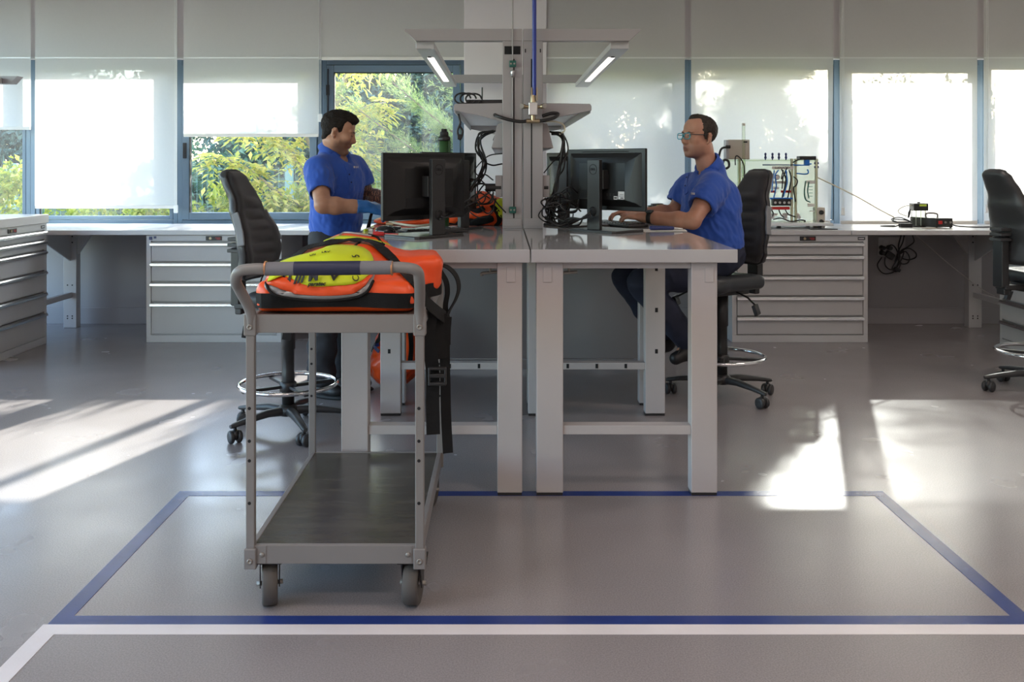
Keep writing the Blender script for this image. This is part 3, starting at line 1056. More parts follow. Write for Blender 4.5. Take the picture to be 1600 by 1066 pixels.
# big-leaved yellowing tree left of the open window
t = E('broadleaf_tree', 'yellowing large-leaved tree just outside the open window beside the standing man', 'tree', (-2.35, 11.6, 0.25))
wood = MB()
twigs = []
trunk = branch_tube(wood, [(-2.30, 11.6, 0.2), (-2.26, 11.6, 1.0), (-2.15, 11.55, 1.7), (-1.85, 11.5, 2.5), (-1.70, 11.4, 3.3)], 0.055, 0.02)
for pts in ([(-2.26, 11.6, 1.0), (-2.5, 11.4, 1.5), (-2.75, 11.2, 1.75), (-3.05, 11.0, 1.80)],
            [(-2.26, 11.6, 0.9), (-2.02, 11.3, 1.2), (-1.75, 11.1, 1.45), (-1.45, 11.0, 1.5)],
            [(-2.2, 11.58, 1.45), (-1.9, 11.3, 1.8), (-1.6, 11.2, 2.05), (-1.35, 11.1, 2.1)],
            [(-2.15, 11.55, 1.7), (-2.3, 11.2, 2.2), (-2.2, 11.0, 2.6), (-2.05, 10.9, 2.75)],
            [(-1.85, 11.5, 2.5), (-1.6, 11.2, 2.7), (-1.25, 11.0, 2.75)],
            [(-2.2, 11.6, 1.3), (-2.45, 11.5, 1.9), (-2.75, 11.3, 2.2), (-3.2, 11.1, 2.25)],
            [(-1.8, 11.45, 2.7), (-1.5, 11.2, 3.0), (-1.0, 11.1, 3.05)],
            [(-2.02, 11.3, 1.2), (-1.85, 11.0, 1.35), (-1.7, 10.9, 1.7)],
            [(-2.3, 11.6, 0.8), (-2.6, 11.2, 1.05), (-2.95, 11.0, 1.35), (-3.3, 10.9, 1.5)]):
    P = branch_tube(wood, pts, 0.028, 0.008)
    twigs += P[4:]
twigs += trunk[14:]
C_, D_, N_, L_ = [], [], [], []
for k in range(620):
    b = np.array(random.choice(twigs))
    d = rdir(1)[0] * np.array([1, 1, 0.5]) + np.array([0, -0.15, -0.1])
    d /= np.linalg.norm(d)
    ln = random.uniform(0.18, 0.34)
    side = np.cross(d, [0, 0, 1])
    side /= np.linalg.norm(side) + 1e-9
    for q in range(4):
        tt = 0.3 + 0.7 * q / 4
        p = b + d * ln * tt + np.array([0, 0, -0.12 * tt * tt])
        for sg_ in (-1, 1):
            C_.append(p); D_.append(side * sg_ + d * 0.45 + np.array([0, 0, -0.35])); N_.append(np.array([0, -0.25, 1.0]) + 0.4 * rdir(1)[0]); L_.append(random.uniform(0.07, 0.125))
    C_.append(b + d * ln + np.array([0, 0, -0.12])); D_.append(d + np.array([0, 0, -0.4])); N_.append(np.array([0, -0.3, 1.0])); L_.append(0.125)
L_ = np.array(L_)
leaf_mesh('foliage', np.array(C_), np.array(D_), np.array(N_), L_, L_ * 0.42, 'leaf_walnut', t)
wood.build('trunk', 'bark_pale', t)

# pines: sprays of needles along drooping branches
def pine(t, trunk_pts, branches, per, mname, nl=0.085, spread=0.75):
    wood = MB()
    branch_tube(wood, trunk_pts, 0.11, 0.03)
    C_, D_ = [], []
    for pts, r in branches:
        P = branch_tube(wood, pts, 0.02, 0.005, 6)
        n = len(P)
        for k in range(int(per)):
            i = int((random.random() ** 0.8) * (n - 2)) + 1
            a = np.array(P[i]); tdir = np.array((P[min(n - 1, i + 1)] - P[i - 1]).normalized())
            off = rdir(1)[0]
            off[2] *= 0.7
            tip = a + (off * r * random.uniform(0.25, 1.0) + tdir * r * 0.7)
            sd = tip - a
            m = 18
            for q in range(m):
                u = random.uniform(0.15, 1.0)
                C_.append(a + sd * u)
                D_.append(sd / (np.linalg.norm(sd) + 1e-9) * 0.8 + rdir(1)[0] * spread)
    C_ = np.array(C_)
    n = len(C_)
    leaf_mesh('foliage', C_, np.array(D_), rdir(n), nl * RNG.uniform(0.7, 1.2, n), 0.085 * nl * np.ones(n), mname, t)
    wood.build('trunk', 'bark', t)
t = E('pine_tree', 'light green pine whose needled branches slant across the open window', 'tree', (0.15, 11.4, 0.2))
br = []
for (a, b, r) in [((0.1, 11.4, 0.95), (-1.95, 10.7, 2.25), 0.30), ((0.15, 11.4, 1.35), (-1.75, 10.9, 2.75), 0.32), ((0.15, 11.4, 1.75), (-1.1, 10.9, 2.95), 0.32),
                  ((0.1, 11.4, 0.7), (-1.7, 10.9, 1.75), 0.28), ((0.1, 11.4, 0.55), (-1.45, 10.8, 1.35), 0.27), ((0.15, 11.4, 2.2), (-0.9, 11.0, 3.2), 0.3),
                  ((0.15, 11.4, 1.1), (1.1, 10.9, 2.2), 0.3), ((0.15, 11.4, 1.9), (1.2, 11.2, 2.9), 0.3), ((0.15, 11.4, 2.6), (0.9, 11.3, 3.6), 0.3), ((0.15, 11.4, 1.45), (-1.3, 11.6, 2.35), 0.3),
                  ((0.15, 11.4, 0.6), (-1.0, 10.7, 0.95), 0.26), ((0.15, 11.4, 1.0), (-1.2, 11.5, 1.7), 0.3)]:
    a, b = Vector(a), Vector(b)
    m = (a + b) / 2 + Vector((0, 0, -0.12))
    br.append(([a, a * 0.7 + b * 0.3 + Vector((0, 0, -0.1)), m, b], r))
pine(t, [(0.2, 11.4, 0.1), (0.15, 11.4, 1.5), (0.2, 11.4, 3.0), (0.25, 11.4, 4.2)], br, 230, 'leaf_pine', 0.062, 0.6)

t = E('conifer_tree', 'broad conifer whose shadow falls on the blind behind the right-hand monitors', 'tree', (2.2, 12.4, 0.3))
br = []
for k in range(85):
    z = random.uniform(2.2, 4.5)
    a = Vector((2.25, 12.4, z - 0.35))
    an = random.uniform(0, 2 * math.pi)
    ln = random.uniform(0.6, 1.15)
    b = Vector((2.25 + math.cos(an) * ln, 12.4 + math.sin(an) * 0.6, z + random.uniform(0, 0.4)))
    br.append(([a, (a + b) / 2 + Vector((0, 0, -0.06)), b], 0.22))
pine(t, [(2.2, 12.4, 0.1), (2.25, 12.4, 2.5), (2.25, 12.4, 4.4)], br, 27, 'leaf_pine', 0.13, 0.9)
t = E('slim_conifer_tree', 'slim conifer whose pointed shadow falls on the blind behind the test rig', 'tree', (3.52, 12.2, 0.3))
br = []
for k in range(75):
    z = random.uniform(2.2, 4.1)
    ww = 0.10 + 0.62 * (4.15 - z) / 1.8
    an = random.uniform(0, 2 * math.pi)
    a = Vector((3.52, 12.2, z - 0.2))
    b = Vector((3.52 + math.cos(an) * ww, 12.2 + math.sin(an) * ww * 0.7, z + 0.15))
    br.append(([a, (a + b) / 2 + Vector((0, 0, -0.05)), b], 0.18))
pine(t, [(3.5, 12.2, 0.1), (3.52, 12.2, 2.5), (3.52, 12.2, 4.3)], br, 27, 'leaf_pine', 0.13, 0.9)

# dark evergreens filling the slope behind
dk = [(-3.0, 16.6, 3.0, 1.7, 'dense blue-green evergreen close behind the yellowing tree'), (0.3, 16.9, 3.2, 1.9, 'dense dark evergreen close behind the light pine'), (-9.5, 19.0, 2.6, 2.2, 'dark evergreen far left beyond the fence, behind the corner blind'), (-5.6, 19.5, 2.7, 2.3, 'dark evergreen beyond the fence behind the half lowered blind'), (-2.3, 20.0, 2.9, 2.2, 'dark blue-green evergreen behind the yellowing tree'),
      (1.0, 20.5, 2.6, 2.3, 'dark evergreen behind the light pine and the pier'), (4.8, 20.5, 1.9, 2.3, 'low dark evergreen beyond the garden, behind the test rig blind'), (8.6, 20.5, 1.7, 2.3, 'low dark evergreen beyond the garden at the far right')]
for (x, y, hz, rr, lab) in dk:
    t = E('evergreen_tree', lab, 'tree', (x, y, 0.6))
    bl = rand_blobs(44, (x - rr * 0.8, y - 1.0, 0.9), (x + rr * 0.8, y + 0.5, hz + 1.0), 0.45, 0.85)
    blob_leaves(bl, 900 if y < 18 else 520, 0.14 if y < 18 else 0.17, 0.075, 'leaf_dark', t)
    MB().cyl((x, y, 0.3), (x, y, hz), 0.16, 0.08, 10).build('trunk', 'bark', t)

def shrub(name, lab, bl, per, L, Wd, mname, base):
    t = E(name, lab, 'shrub', base)
    blob_leaves(bl, per, L, Wd, mname, t, up=0.5)
    w = MB()
    for (c, r, _) in bl[:5]:
        branch_tube(w, [base, ((base[0] + c[0]) / 2 + 0.04, (base[1] + c[1]) / 2, (base[2] + c[2]) / 2), c], 0.016, 0.006, 6)
    w.build('stem', 'bark', t)
shrub('leafy_bush', 'yellow-green bush outside, behind the headrest of the empty chair', rand_blobs(26, (-3.6, 11.0, 0.5), (-2.15, 11.6, 1.02), 0.12, 0.26), 190, 0.085, 0.05, 'leaf_bush', (-2.85, 11.3, 0.25))
shrub('leafy_bush', 'yellow-green bush outside the far left window in the corner', rand_blobs(26, (-6.9, 10.9, 0.4), (-5.45, 11.5, 1.35), 0.15, 0.32), 230, 0.095, 0.055, 'leaf_bush', (-6.1, 11.2, 0.25))
shrub('low_hedge', 'low yellow-green hedge seen under the lowered blind in the left corner', rand_blobs(34, (-5.3, 11.3, 0.3), (-3.7, 11.8, 0.85), 0.14, 0.26), 190, 0.08, 0.045, 'leaf_bush', (-4.5, 11.5, 0.25))
shrub('creeper_bank', 'blue-green creeper bank on the slope behind the empty chair', rand_blobs(60, (-7.2, 15.2, 0.5), (-2.9, 16.2, 1.75), 0.3, 0.6), 300, 0.12, 0.07, 'leaf_ivy', (-5.0, 15.7, 0.4))
shrub('creeper_bank', 'green undergrowth on the slope behind the standing man', rand_blobs(46, (-3.0, 14.6, 0.4), (0.6, 15.6, 1.15), 0.25, 0.5), 300, 0.11, 0.06, 'leaf_bush', (-1.3, 15.1, 0.4))

# wire mesh fence
t = E('garden_fence', 'pale green wire mesh fence with square posts crossing the garden', 'fence', (-4.5, 13.2, 0.3))
for x in (-6.72, -4.85, -2.93, -1.0, 0.9):
    MB().bb(x - 0.055, x + 0.055, 13.17, 13.24, 0.25, 1.40).build('post', 'fence', t, bevel=0.01)
wm = MB()
for i in range(150):
    x = -9 + i * 0.075
    wm.bb(x - 0.002, x + 0.002, 13.2, 13.204, 0.3, 1.34)
for j in range(7):
    z = 0.3 + j * 0.17
    wm.bb(-9, 2.2, 13.2, 13.204, z - 0.002, z + 0.002)
o = wm.build('mesh_panel', 'fence', t)
# ================================================================= drawer cabinets and worktops by the windows
def cabinet(label, loc, rz, w, H, drawers, lockx, badge, depth=0.78, plinth=0.055, cat='drawer cabinet', group='grey drawer cabinets'):
    """front faces -y at y = 0, centred on x, standing on z = 0; drawers listed top down as (z_top, z_bottom)"""
    t = E('drawer_cabinet', label, cat, (0, 0, 0), group)
    st = 0.036
    hw = w / 2
    MB().bb(-hw, hw, 0.02, depth, 0.0, H).bb(-hw, -hw + st, 0.0, 0.02, plinth, H).bb(hw - st, hw, 0.0, 0.02, plinth, H).bb(-hw, hw, 0.0, 0.02, 0.0, plinth).bb(-hw + st, hw - st, 0.0, 0.02, drawers[0][0] + 0.006, H).build('body', 'cab_frame', t, bevel=0.002)
    for z1, z0 in drawers:
        d = MB().bb(-hw + st + 0.006, hw - st - 0.006, -0.004, 0.018, z0 + 0.008, z1 - 0.004).build('drawer', 'cab', t, bevel=0.002)
        MB().prism([(-0.004, z1 - 0.001), (-0.02, z1 - 0.003), (-0.028, z1 - 0.012), (-0.029, z1 - 0.026), (-0.025, z1 - 0.027), (-0.022, z1 - 0.013), (-0.004, z1 - 0.008)], 'x', -hw + st, hw - st).build('handle', 'alu', d)
    zc = (drawers[0][0] + H) / 2 + 0.002
    lk = MB().bb(lockx - 0.062, lockx + 0.062, -0.006, 0.0, zc - 0.017, zc + 0.017).build('lock_plate', 'black', t, bevel=0.003)
    MB().cyl((lockx - 0.025, -0.012, zc), (lockx - 0.025, -0.004, zc), 0.010, seg=16).build('lock_barrel', 'brass', lk)
    MB().bb(lockx + 0.012, lockx + 0.052, -0.0068, -0.0058, zc + 0.002, zc + 0.006).bb(lockx + 0.022, lockx + 0.052, -0.0068, -0.0058, zc - 0.008, zc - 0.004).build('lock_marking', 'red', lk)
    if badge is not None:
        b = MB().bb(badge - 0.028, badge + 0.028, -0.002, 0.0, zc - 0.011, zc + 0.011).build('badge', 'stand', t)
        MB().bb(badge - 0.022, badge + 0.02, -0.0026, -0.0019, zc - 0.004, zc + 0.004).build('badge_marking', 'sticker', b)
    t.location = loc
    t.rotation_euler = (0, 0, R(rz))
    return t
dl = [(0.776, 0.620), (0.620, 0.465), (0.465, 0.309), (0.309, 0.059)]
c1 = cabinet('grey four-drawer cabinet under the window counter behind the empty chair', (-2.23, 7.42, 0), 0, 1.045, 0.828, dl, 0.0, 0.475)
zc = 0.804
MB().bb(-0.50, -0.475, -0.003, 0.0, zc - 0.012, zc + 0.012).bb(-0.465, -0.445, -0.003, 0.0, zc - 0.002, zc + 0.015).build('sticker', 'pen', c1).location = (0, 0, 0)
dr = [(0.772, 0.672), (0.672, 0.514), (0.514, 0.356), (0.356, 0.200), (0.200, 0.055)]
cabinet('grey five-drawer cabinet under the counter behind the seated man', (2.30, 7.42, 0), 0, 1.05, 0.828, dr, 0.06, 0.475)
dle = [(0.868, 0.798), (0.798, 0.717), (0.717, 0.561), (0.561, 0.398), (0.398, 0.242), (0.242, 0.050)]
cabinet('tall grey six-drawer cabinet at the left edge facing the room', (-3.505, 6.86, 0), 90, 1.05, 0.925, dle, 0.0, 0.46)
cabinet('grey drawer cabinet at the right edge behind the partly seen chair', (3.78, 6.77, 0), -90, 1.05, 0.828, dr, 0.0, -0.46)

def worktop(label, x0, x1, y0, y1, z0, z1, mname='counter'):
    o = MB().bb(x0, x1, y0, y1, z0, z1).build('worktop', mname, None, bevel=0.004)
    return tag(o, label, 'worktop', 'grey worktops along the walls')
worktop('long grey window counter on the left behind the standing man', -4.3, -0.77, 7.395, 8.28, 0.830, 0.867)
worktop('grey window counter under the acrylic test rig', 0.98, 2.688, 7.395, 8.28, 0.830, 0.867)
worktop('grey window counter on the right under the flask and power box', 2.692, 4.6, 7.395, 8.28, 0.830, 0.867)
worktop('raised pale grey worktop on the cabinet at the left edge', -4.28, -3.49, 4.6, 7.39, 0.927, 0.992)
worktop('grey worktop along the right wall above the edge cabinet', 3.765, 4.6, 4.6, 7.39, 0.830, 0.867)

def support(label, x, sgn):
    """steel support frame under the counter, two uprights joined by a rail, gusset at the top"""
    t = E('counter_support', label, 'support leg', (x, 8.12, 0), 'counter support frames')
    lg = MB().bb(x - 0.055, x + 0.055, 8.08, 8.16, 0.0, 0.829).build('upright', 'cab', t, bevel=0.004)
    for z in (0.08, 0.10, 0.36, 0.72, 0.77):
        for dx in (-0.02, 0.02):
            MB().cyl((x + dx, 8.078, z), (x + dx, 8.0815, z), 0.006, seg=8).build('hole', 'hole', lg)
    MB().bb(x - 0.02, x + 0.02, 7.50, 8.08, 0.255, 0.30).build('rail', 'cab', t, bevel=0.003)
    MB().prism([(x - 0.20, 0.829), (x + 0.2, 0.829), (x + 0.055, 0.62), (x - 0.055, 0.62)], 'y', 8.10, 8.14).build('gusset', 'cab', t)
    MB().prism([(7.45, 0.829), (8.09, 0.829), (8.09, 0.56)], 'x', x - 0.006, x + 0.006).build('brace', 'cab', t)
support('grey counter support frame in the dark left corner', -3.64, 1)
support('grey counter support frame beside the partly seen right-hand chair', 3.98, -1)

# ================================================================= work benches
def bench(label, x0, x1, y0, y1, legs_x, yl, front=True, panel=None):
    t = E('work_bench', label, 'workbench', ((x0 + x1) / 2, y0, 0), 'tall grey work benches')
    zt = 1.0194
    MB().bb(x0, x1, y0, y1, 0.965, zt).build('tabletop', 'top', t, bevel=0.003)
    (a0, a1), (b0, b1) = legs_x
    for Y in yl:
        first = Y == yl[0]
        for (q0, q1) in ((a0, a1), (b0, b1)):
            l = MB().bb(q0, q1, Y, Y + 0.075, 0.012, 0.964).build('leg', 'leg', t, bevel=0.004)
            MB().bb(q0 + 0.002, q1 - 0.002, Y + 0.002, Y + 0.073, 0.0, 0.012).build('foot', 'black', l)
            if first and front:
                inner = q0 + 0.028 if q0 == a0 and x0 > 0 else q1 - 0.065
                if q0 == b0 and x0 > 0:
                    inner = q0 + 0.056
                if x0 < 0:
                    inner = q1 - 0.065 if q0 == b0 else q0 + 0.03
                MB().bb(inner, inner + 0.037, Y - 0.003, Y, 0.882, 0.944).build('cover_plate', 'leg', l, bevel=0.0015)
            else:
                cx = q0 + 0.062 if q0 == b0 else q0 + 0.05
                for z in (0.34, 0.565, 0.79):
                    MB().bb(cx - 0.009, cx + 0.006, Y - 0.0012, Y + 0.002, z, z + 0.024).build('slot', 'hole', l)
        MB().bb(a1, b0, Y + 0.01, Y + 0.065, 0.938, 0.964).build('top_rail', 'leg', t, bevel=0.002)
        if first and not front:
            continue
        r = MB().bb(a1, b0, Y + 0.008, Y + 0.068, 0.251, 0.288).build('foot_rail', 'leg', t, bevel=0.002)
        if not first or not front:
            for q in (0.2, 0.5, 0.8):
                cx = a1 + (b0 - a1) * q
                MB().bb(cx - 0.007, cx + 0.007, Y + 0.0065, Y + 0.009, 0.258, 0.282).build('slot', 'hole', r)
    for q in (a0 + 0.03, b1 - 0.07):
        MB().bb(q, q + 0.04, yl[0] + 0.075, yl[-1], 0.925, 0.964).build('side_rail', 'leg', t)
    hk = MB()
    hx = a1 + 0.03 if x0 > 0 else b0 - 0.03
    hk.tube([(hx, yl[0] + 0.09, 0.962), (hx, yl[0] + 0.09, 0.915)], 0.006, 8).tube(catmull([(hx - 0.035, yl[0] + 0.09, 0.898), (hx - 0.034, yl[0] + 0.09, 0.908), (hx, yl[0] + 0.09, 0.912), (hx + 0.035, yl[0] + 0.09, 0.915)], 4), 0.007, 8)
    if front:
        hk.build('hook', 'bolt', t)
    if panel:
        p = MB().bb(panel[0], panel[1], 6.30, 6.32, 0.10, 0.964).bb(panel[0], panel[1], 6.302, 6.32, 0.03, 0.092).build('end_panel', 'panel', t, bevel=0.002)
    return t
LL = ((-0.665, -0.554), (-0.021, 0.082))
LR = ((0.140, 0.251), (0.779, 0.887))
bench('front left work bench nearest the trolley, with the hi-vis bag on it', -0.75, 0.1127, 3.93, 5.395, LL, (3.96, 5.23))
bench('front right work bench in front of the seated man', 0.118, 0.964, 3.93, 5.395, LR, (3.96, 5.23))
bench('rear left work bench running back towards the pier, beside the standing man', -0.75, 0.1127, 5.40, 8.05, LL, (5.46, 7.85), False, (-0.735, 0.108))
bench('rear right work bench under the seated man\'s keyboard', 0.118, 0.964, 5.40, 8.05, LR, (5.46, 7.85), False, (0.120, 0.918))

# ================================================================= overhead frames on the benches
XM = 0.1115
def overhead(label, sgn):
    """sgn -1: left frame, +1: right frame, mirrored about the joint between the posts"""
    t = E('lamp_gantry', label, 'overhead gantry', (XM + sgn * 0.055, 5.27, 1.0194), 'overhead frames with lit lamp bars')
    def X(d):
        return XM + sgn * d
    def bbx(mb, d0, d1, y0, y1, z0, z1):
        a, b = sorted((X(d0), X(d1)))
        return mb.bb(a, b, y0, y1, z0, z1)
    for Y in (5.27, 7.90):
        near = Y < 6
        p = bbx(MB(), 0.003, 0.111, Y, Y + 0.08, 1.0194, 2.05).build('post', 'leg_dark', t, bevel=0.003)
        bbx(MB(), 0.045, 0.052, Y - 0.001, Y + 0.002, 1.06, 1.95).build('groove', 'hole', p)
        if near:
            bbx(MB(), 0.006, 0.108, Y - 0.004, Y, 1.03, 1.075).build('base_plate', 'leg_dark', p, bevel=0.003)
            if sgn < 0:
                bbx(MB(), 0.012, 0.052, Y - 0.0015, Y + 0.01, 1.975, 2.02).bb(X(0.058), X(0.058) - 0.042, Y - 0.0015, Y + 0.01, 1.975, 2.02).build('slot', 'hole', p)
            else:
                bbx(MB(), 0.012, 0.018, Y - 0.0015, Y + 0.01, 1.985, 2.005).bb(X(0.094), X(0.1), Y - 0.0015, Y + 0.01, 1.985, 2.005).build('slot', 'hole', p)
        MB().prism([(X(0.003), 2.115), (X(0.646), 2.115), (X(0.648), 2.105), (X(0.586), 2.049), (X(0.003), 2.049)], 'y', Y - 0.005, Y + 0.06).build('lamp_arm', 'leg_dark', t, bevel=0.002)
        MB().prism([(X(0.111), 1.708), (X(0.37), 1.704), (X(0.379), 1.69), (X(0.379), 1.668), (X(0.25), 1.642), (X(0.111), 1.606)], 'y', Y + 0.005, Y + 0.03).build('shelf_bracket', 'leg_dark', t, bevel=0.002)
    bar = bbx(MB(), 0.488, 0.592, 5.33, 7.89, 2.012, 2.048).build('lamp_bar', 'cab', t, bevel=0.004)
    bbx(MB(), 0.522, 0.560, 5.75, 7.35, 2.0085, 2.013).build('light_strip', 'led', bar)
    bbx(MB(), 0.535, 0.555, 5.70, 5.735, 2.0085, 2.013).build('switch', 'hole', bar)
    sh = bbx(MB(), 0.111, 0.377, 5.30, 7.92, 1.694, 1.702)
    bbx(sh, 0.371, 0.377, 5.30, 7.92, 1.655, 1.694)
    sh.build('shelf', 'cab_frame', t, bevel=0.001)
    tr = MB().prism([(X(0.111), 1.60), (X(0.138), 1.597), (X(0.172), 1.462), (X(0.111), 1.462)], 'y', 5.33, 7.85).build('power_trunking', 'leg_dark', t, bevel=0.002)
    for k in range(6):
        Y = 5.6 + k * 0.32
        MB().cyl((X(0.155), Y, 1.53), (X(0.160), Y, 1.532), 0.022, seg=14).build('socket', 'black', tr)
    bbx(MB(), 0.111, 0.150, 5.29, 5.33, 1.19, 1.31).build('rail_clamp', 'leg_dark', t, bevel=0.004)
    MB().cyl((X(0.118), 5.31, 1.243), (X(0.205 if sgn < 0 else 0.142), 5.31, 1.243), 0.022, seg=16).build('rail', 'stand', t)
    return t
overhead('left overhead frame with lamp bar reaching over the standing man\'s bench', -1)
overhead('right overhead frame with lamp bar reaching over the seated man\'s bench', 1)

# neighbouring overhead lamp at the left edge of the picture
t = E('overhead_lamp', 'lamp arm end poking in at the left edge before the half lowered blind', 'overhead lamp', (-3.6, 6.0, 1.9))
MB().prism([(-4.2, 1.925), (-3.03, 1.925), (-3.075, 1.878), (-4.2, 1.878)], 'y', 6.0, 6.08).build('lamp_arm', 'leg_dark', t, bevel=0.002)
MB().bb(-3.36, -3.12, 5.93, 6.0, 1.87, 1.915).build('lamp_head', 'cab', t, bevel=0.015, seg=3)
MB().bb(-4.2, -4.1, 6.0, 6.1, 0.992, 1.925).build('post', 'leg_dark', t, bevel=0.003)

# ================================================================= wall socket, loose cable and plugs under the right counter
t = E('wall_socket', 'square white socket plate under the right-hand counter', 'wall socket', (3.28, 8.28, 0.68))
MB().bb(3.245, 3.48, 8.285, 8.299, 0.585, 0.75).build('plate', 'cab', t, bevel=0.004)
for (x, z) in ((3.31, 0.70), (3.31, 0.64), (3.37, 0.70)):
    MB().cyl((x, 8.283, z), (x, 8.289, z), 0.024, seg=16).build('outlet', 'cab_frame', t)
t = E('power_cable', 'coiled black power cables and plugs hanging under the right-hand counter', 'cable', (3.4, 8.2, 0.6))
Ys = 8.22
def q(x, y, Y=Ys):
    return px(x, y, Y)
cbl = MB()
for pts in ([(1382, 388), (1394, 383), (1402, 393), (1404, 412), (1396, 425), (1380, 427), (1371, 415), (1378, 402)], [(1408, 368), (1404, 385), (1406, 400), (1402, 415), (1398, 424)],
            [(1413, 368), (1410, 380), (1404, 392), (1398, 410)], [(1426, 368), (1428, 378), (1418, 386), (1408, 392), (1402, 405)], [(1404, 396), (1418, 388), (1430, 394), (1431, 402), (1420, 406), (1410, 404)],
            [(1402, 400), (1414, 393), (1421, 402), (1418, 411), (1408, 412), (1402, 404)], [(1383, 402), (1383, 414), (1390, 421), (1398, 420)], [(1396, 424), (1404, 414), (1412, 396), (1408, 392), (1400, 408), (1394, 420), (1402, 424), (1408, 410)]):
    cbl.tube(catmull([q(a, b, Ys + random.uniform(-0.03, 0.03)) for a, b in pts], 6), 0.0055, 7)
cbl.build('cord', 'cable', t)
for (x, y) in ((1382, 388), (1382, 396), (1393, 388)):
    p = q(x, y)
    MB().cyl((p.x, 8.285, p.z), (p.x, 8.23, p.z), 0.022, 0.017, 14).build('plug', 'black', t)
p = q(1391, 399)
MB().box((p.x, 8.235, p.z), (0.075, 0.05, 0.055), rotm(0, 35, 0)).build('adapter', 'black', t, bevel=0.006)
p = q(1402, 421)
MB().box((p.x, 8.22, p.z), (0.055, 0.03, 0.03), rotm(0, 30, 0)).build('adapter', 'black', t, bevel=0.006)
o = MB().tube(catmull([q(1432, 368, 8.0), (3.75, 8.1, 0.55), (3.99, 8.05, 0.35), (4.05, 7.9, 0.29)], 6), 0.004, 6).build('thin_hose', 'leg', None)
tag(o, 'thin grey hose slanting down under the right-hand counter to the support rail', 'hose')
# ================================================================= work chairs
def loft(mb, secs, mi=0, smooth=True, caps=True):
    n = len(secs[0])
    vs = [v for s in secs for v in s]
    fs = []
    for i in range(len(secs) - 1):
        for k in range(n):
            l = (k + 1) % n
            fs.append((i * n + k, i * n + l, (i + 1) * n + l, (i + 1) * n + k))
    mb._add(vs, fs, mi, smooth)
    if caps:
        mb._add(secs[0], [list(range(n))[::-1]], mi)
        mb._add(secs[-1], [list(range(n))], mi)
    return mb

def lerp(tab, z):
    for (a, b), (c, d) in zip(tab[:-1], tab[1:]):
        if a <= z <= c:
            t = (z - a) / (c - a)
            t = t * t * (3 - 2 * t)
            return b + (d - b) * t
    return tab[0][1] if z < tab[0][0] else tab[-1][1]

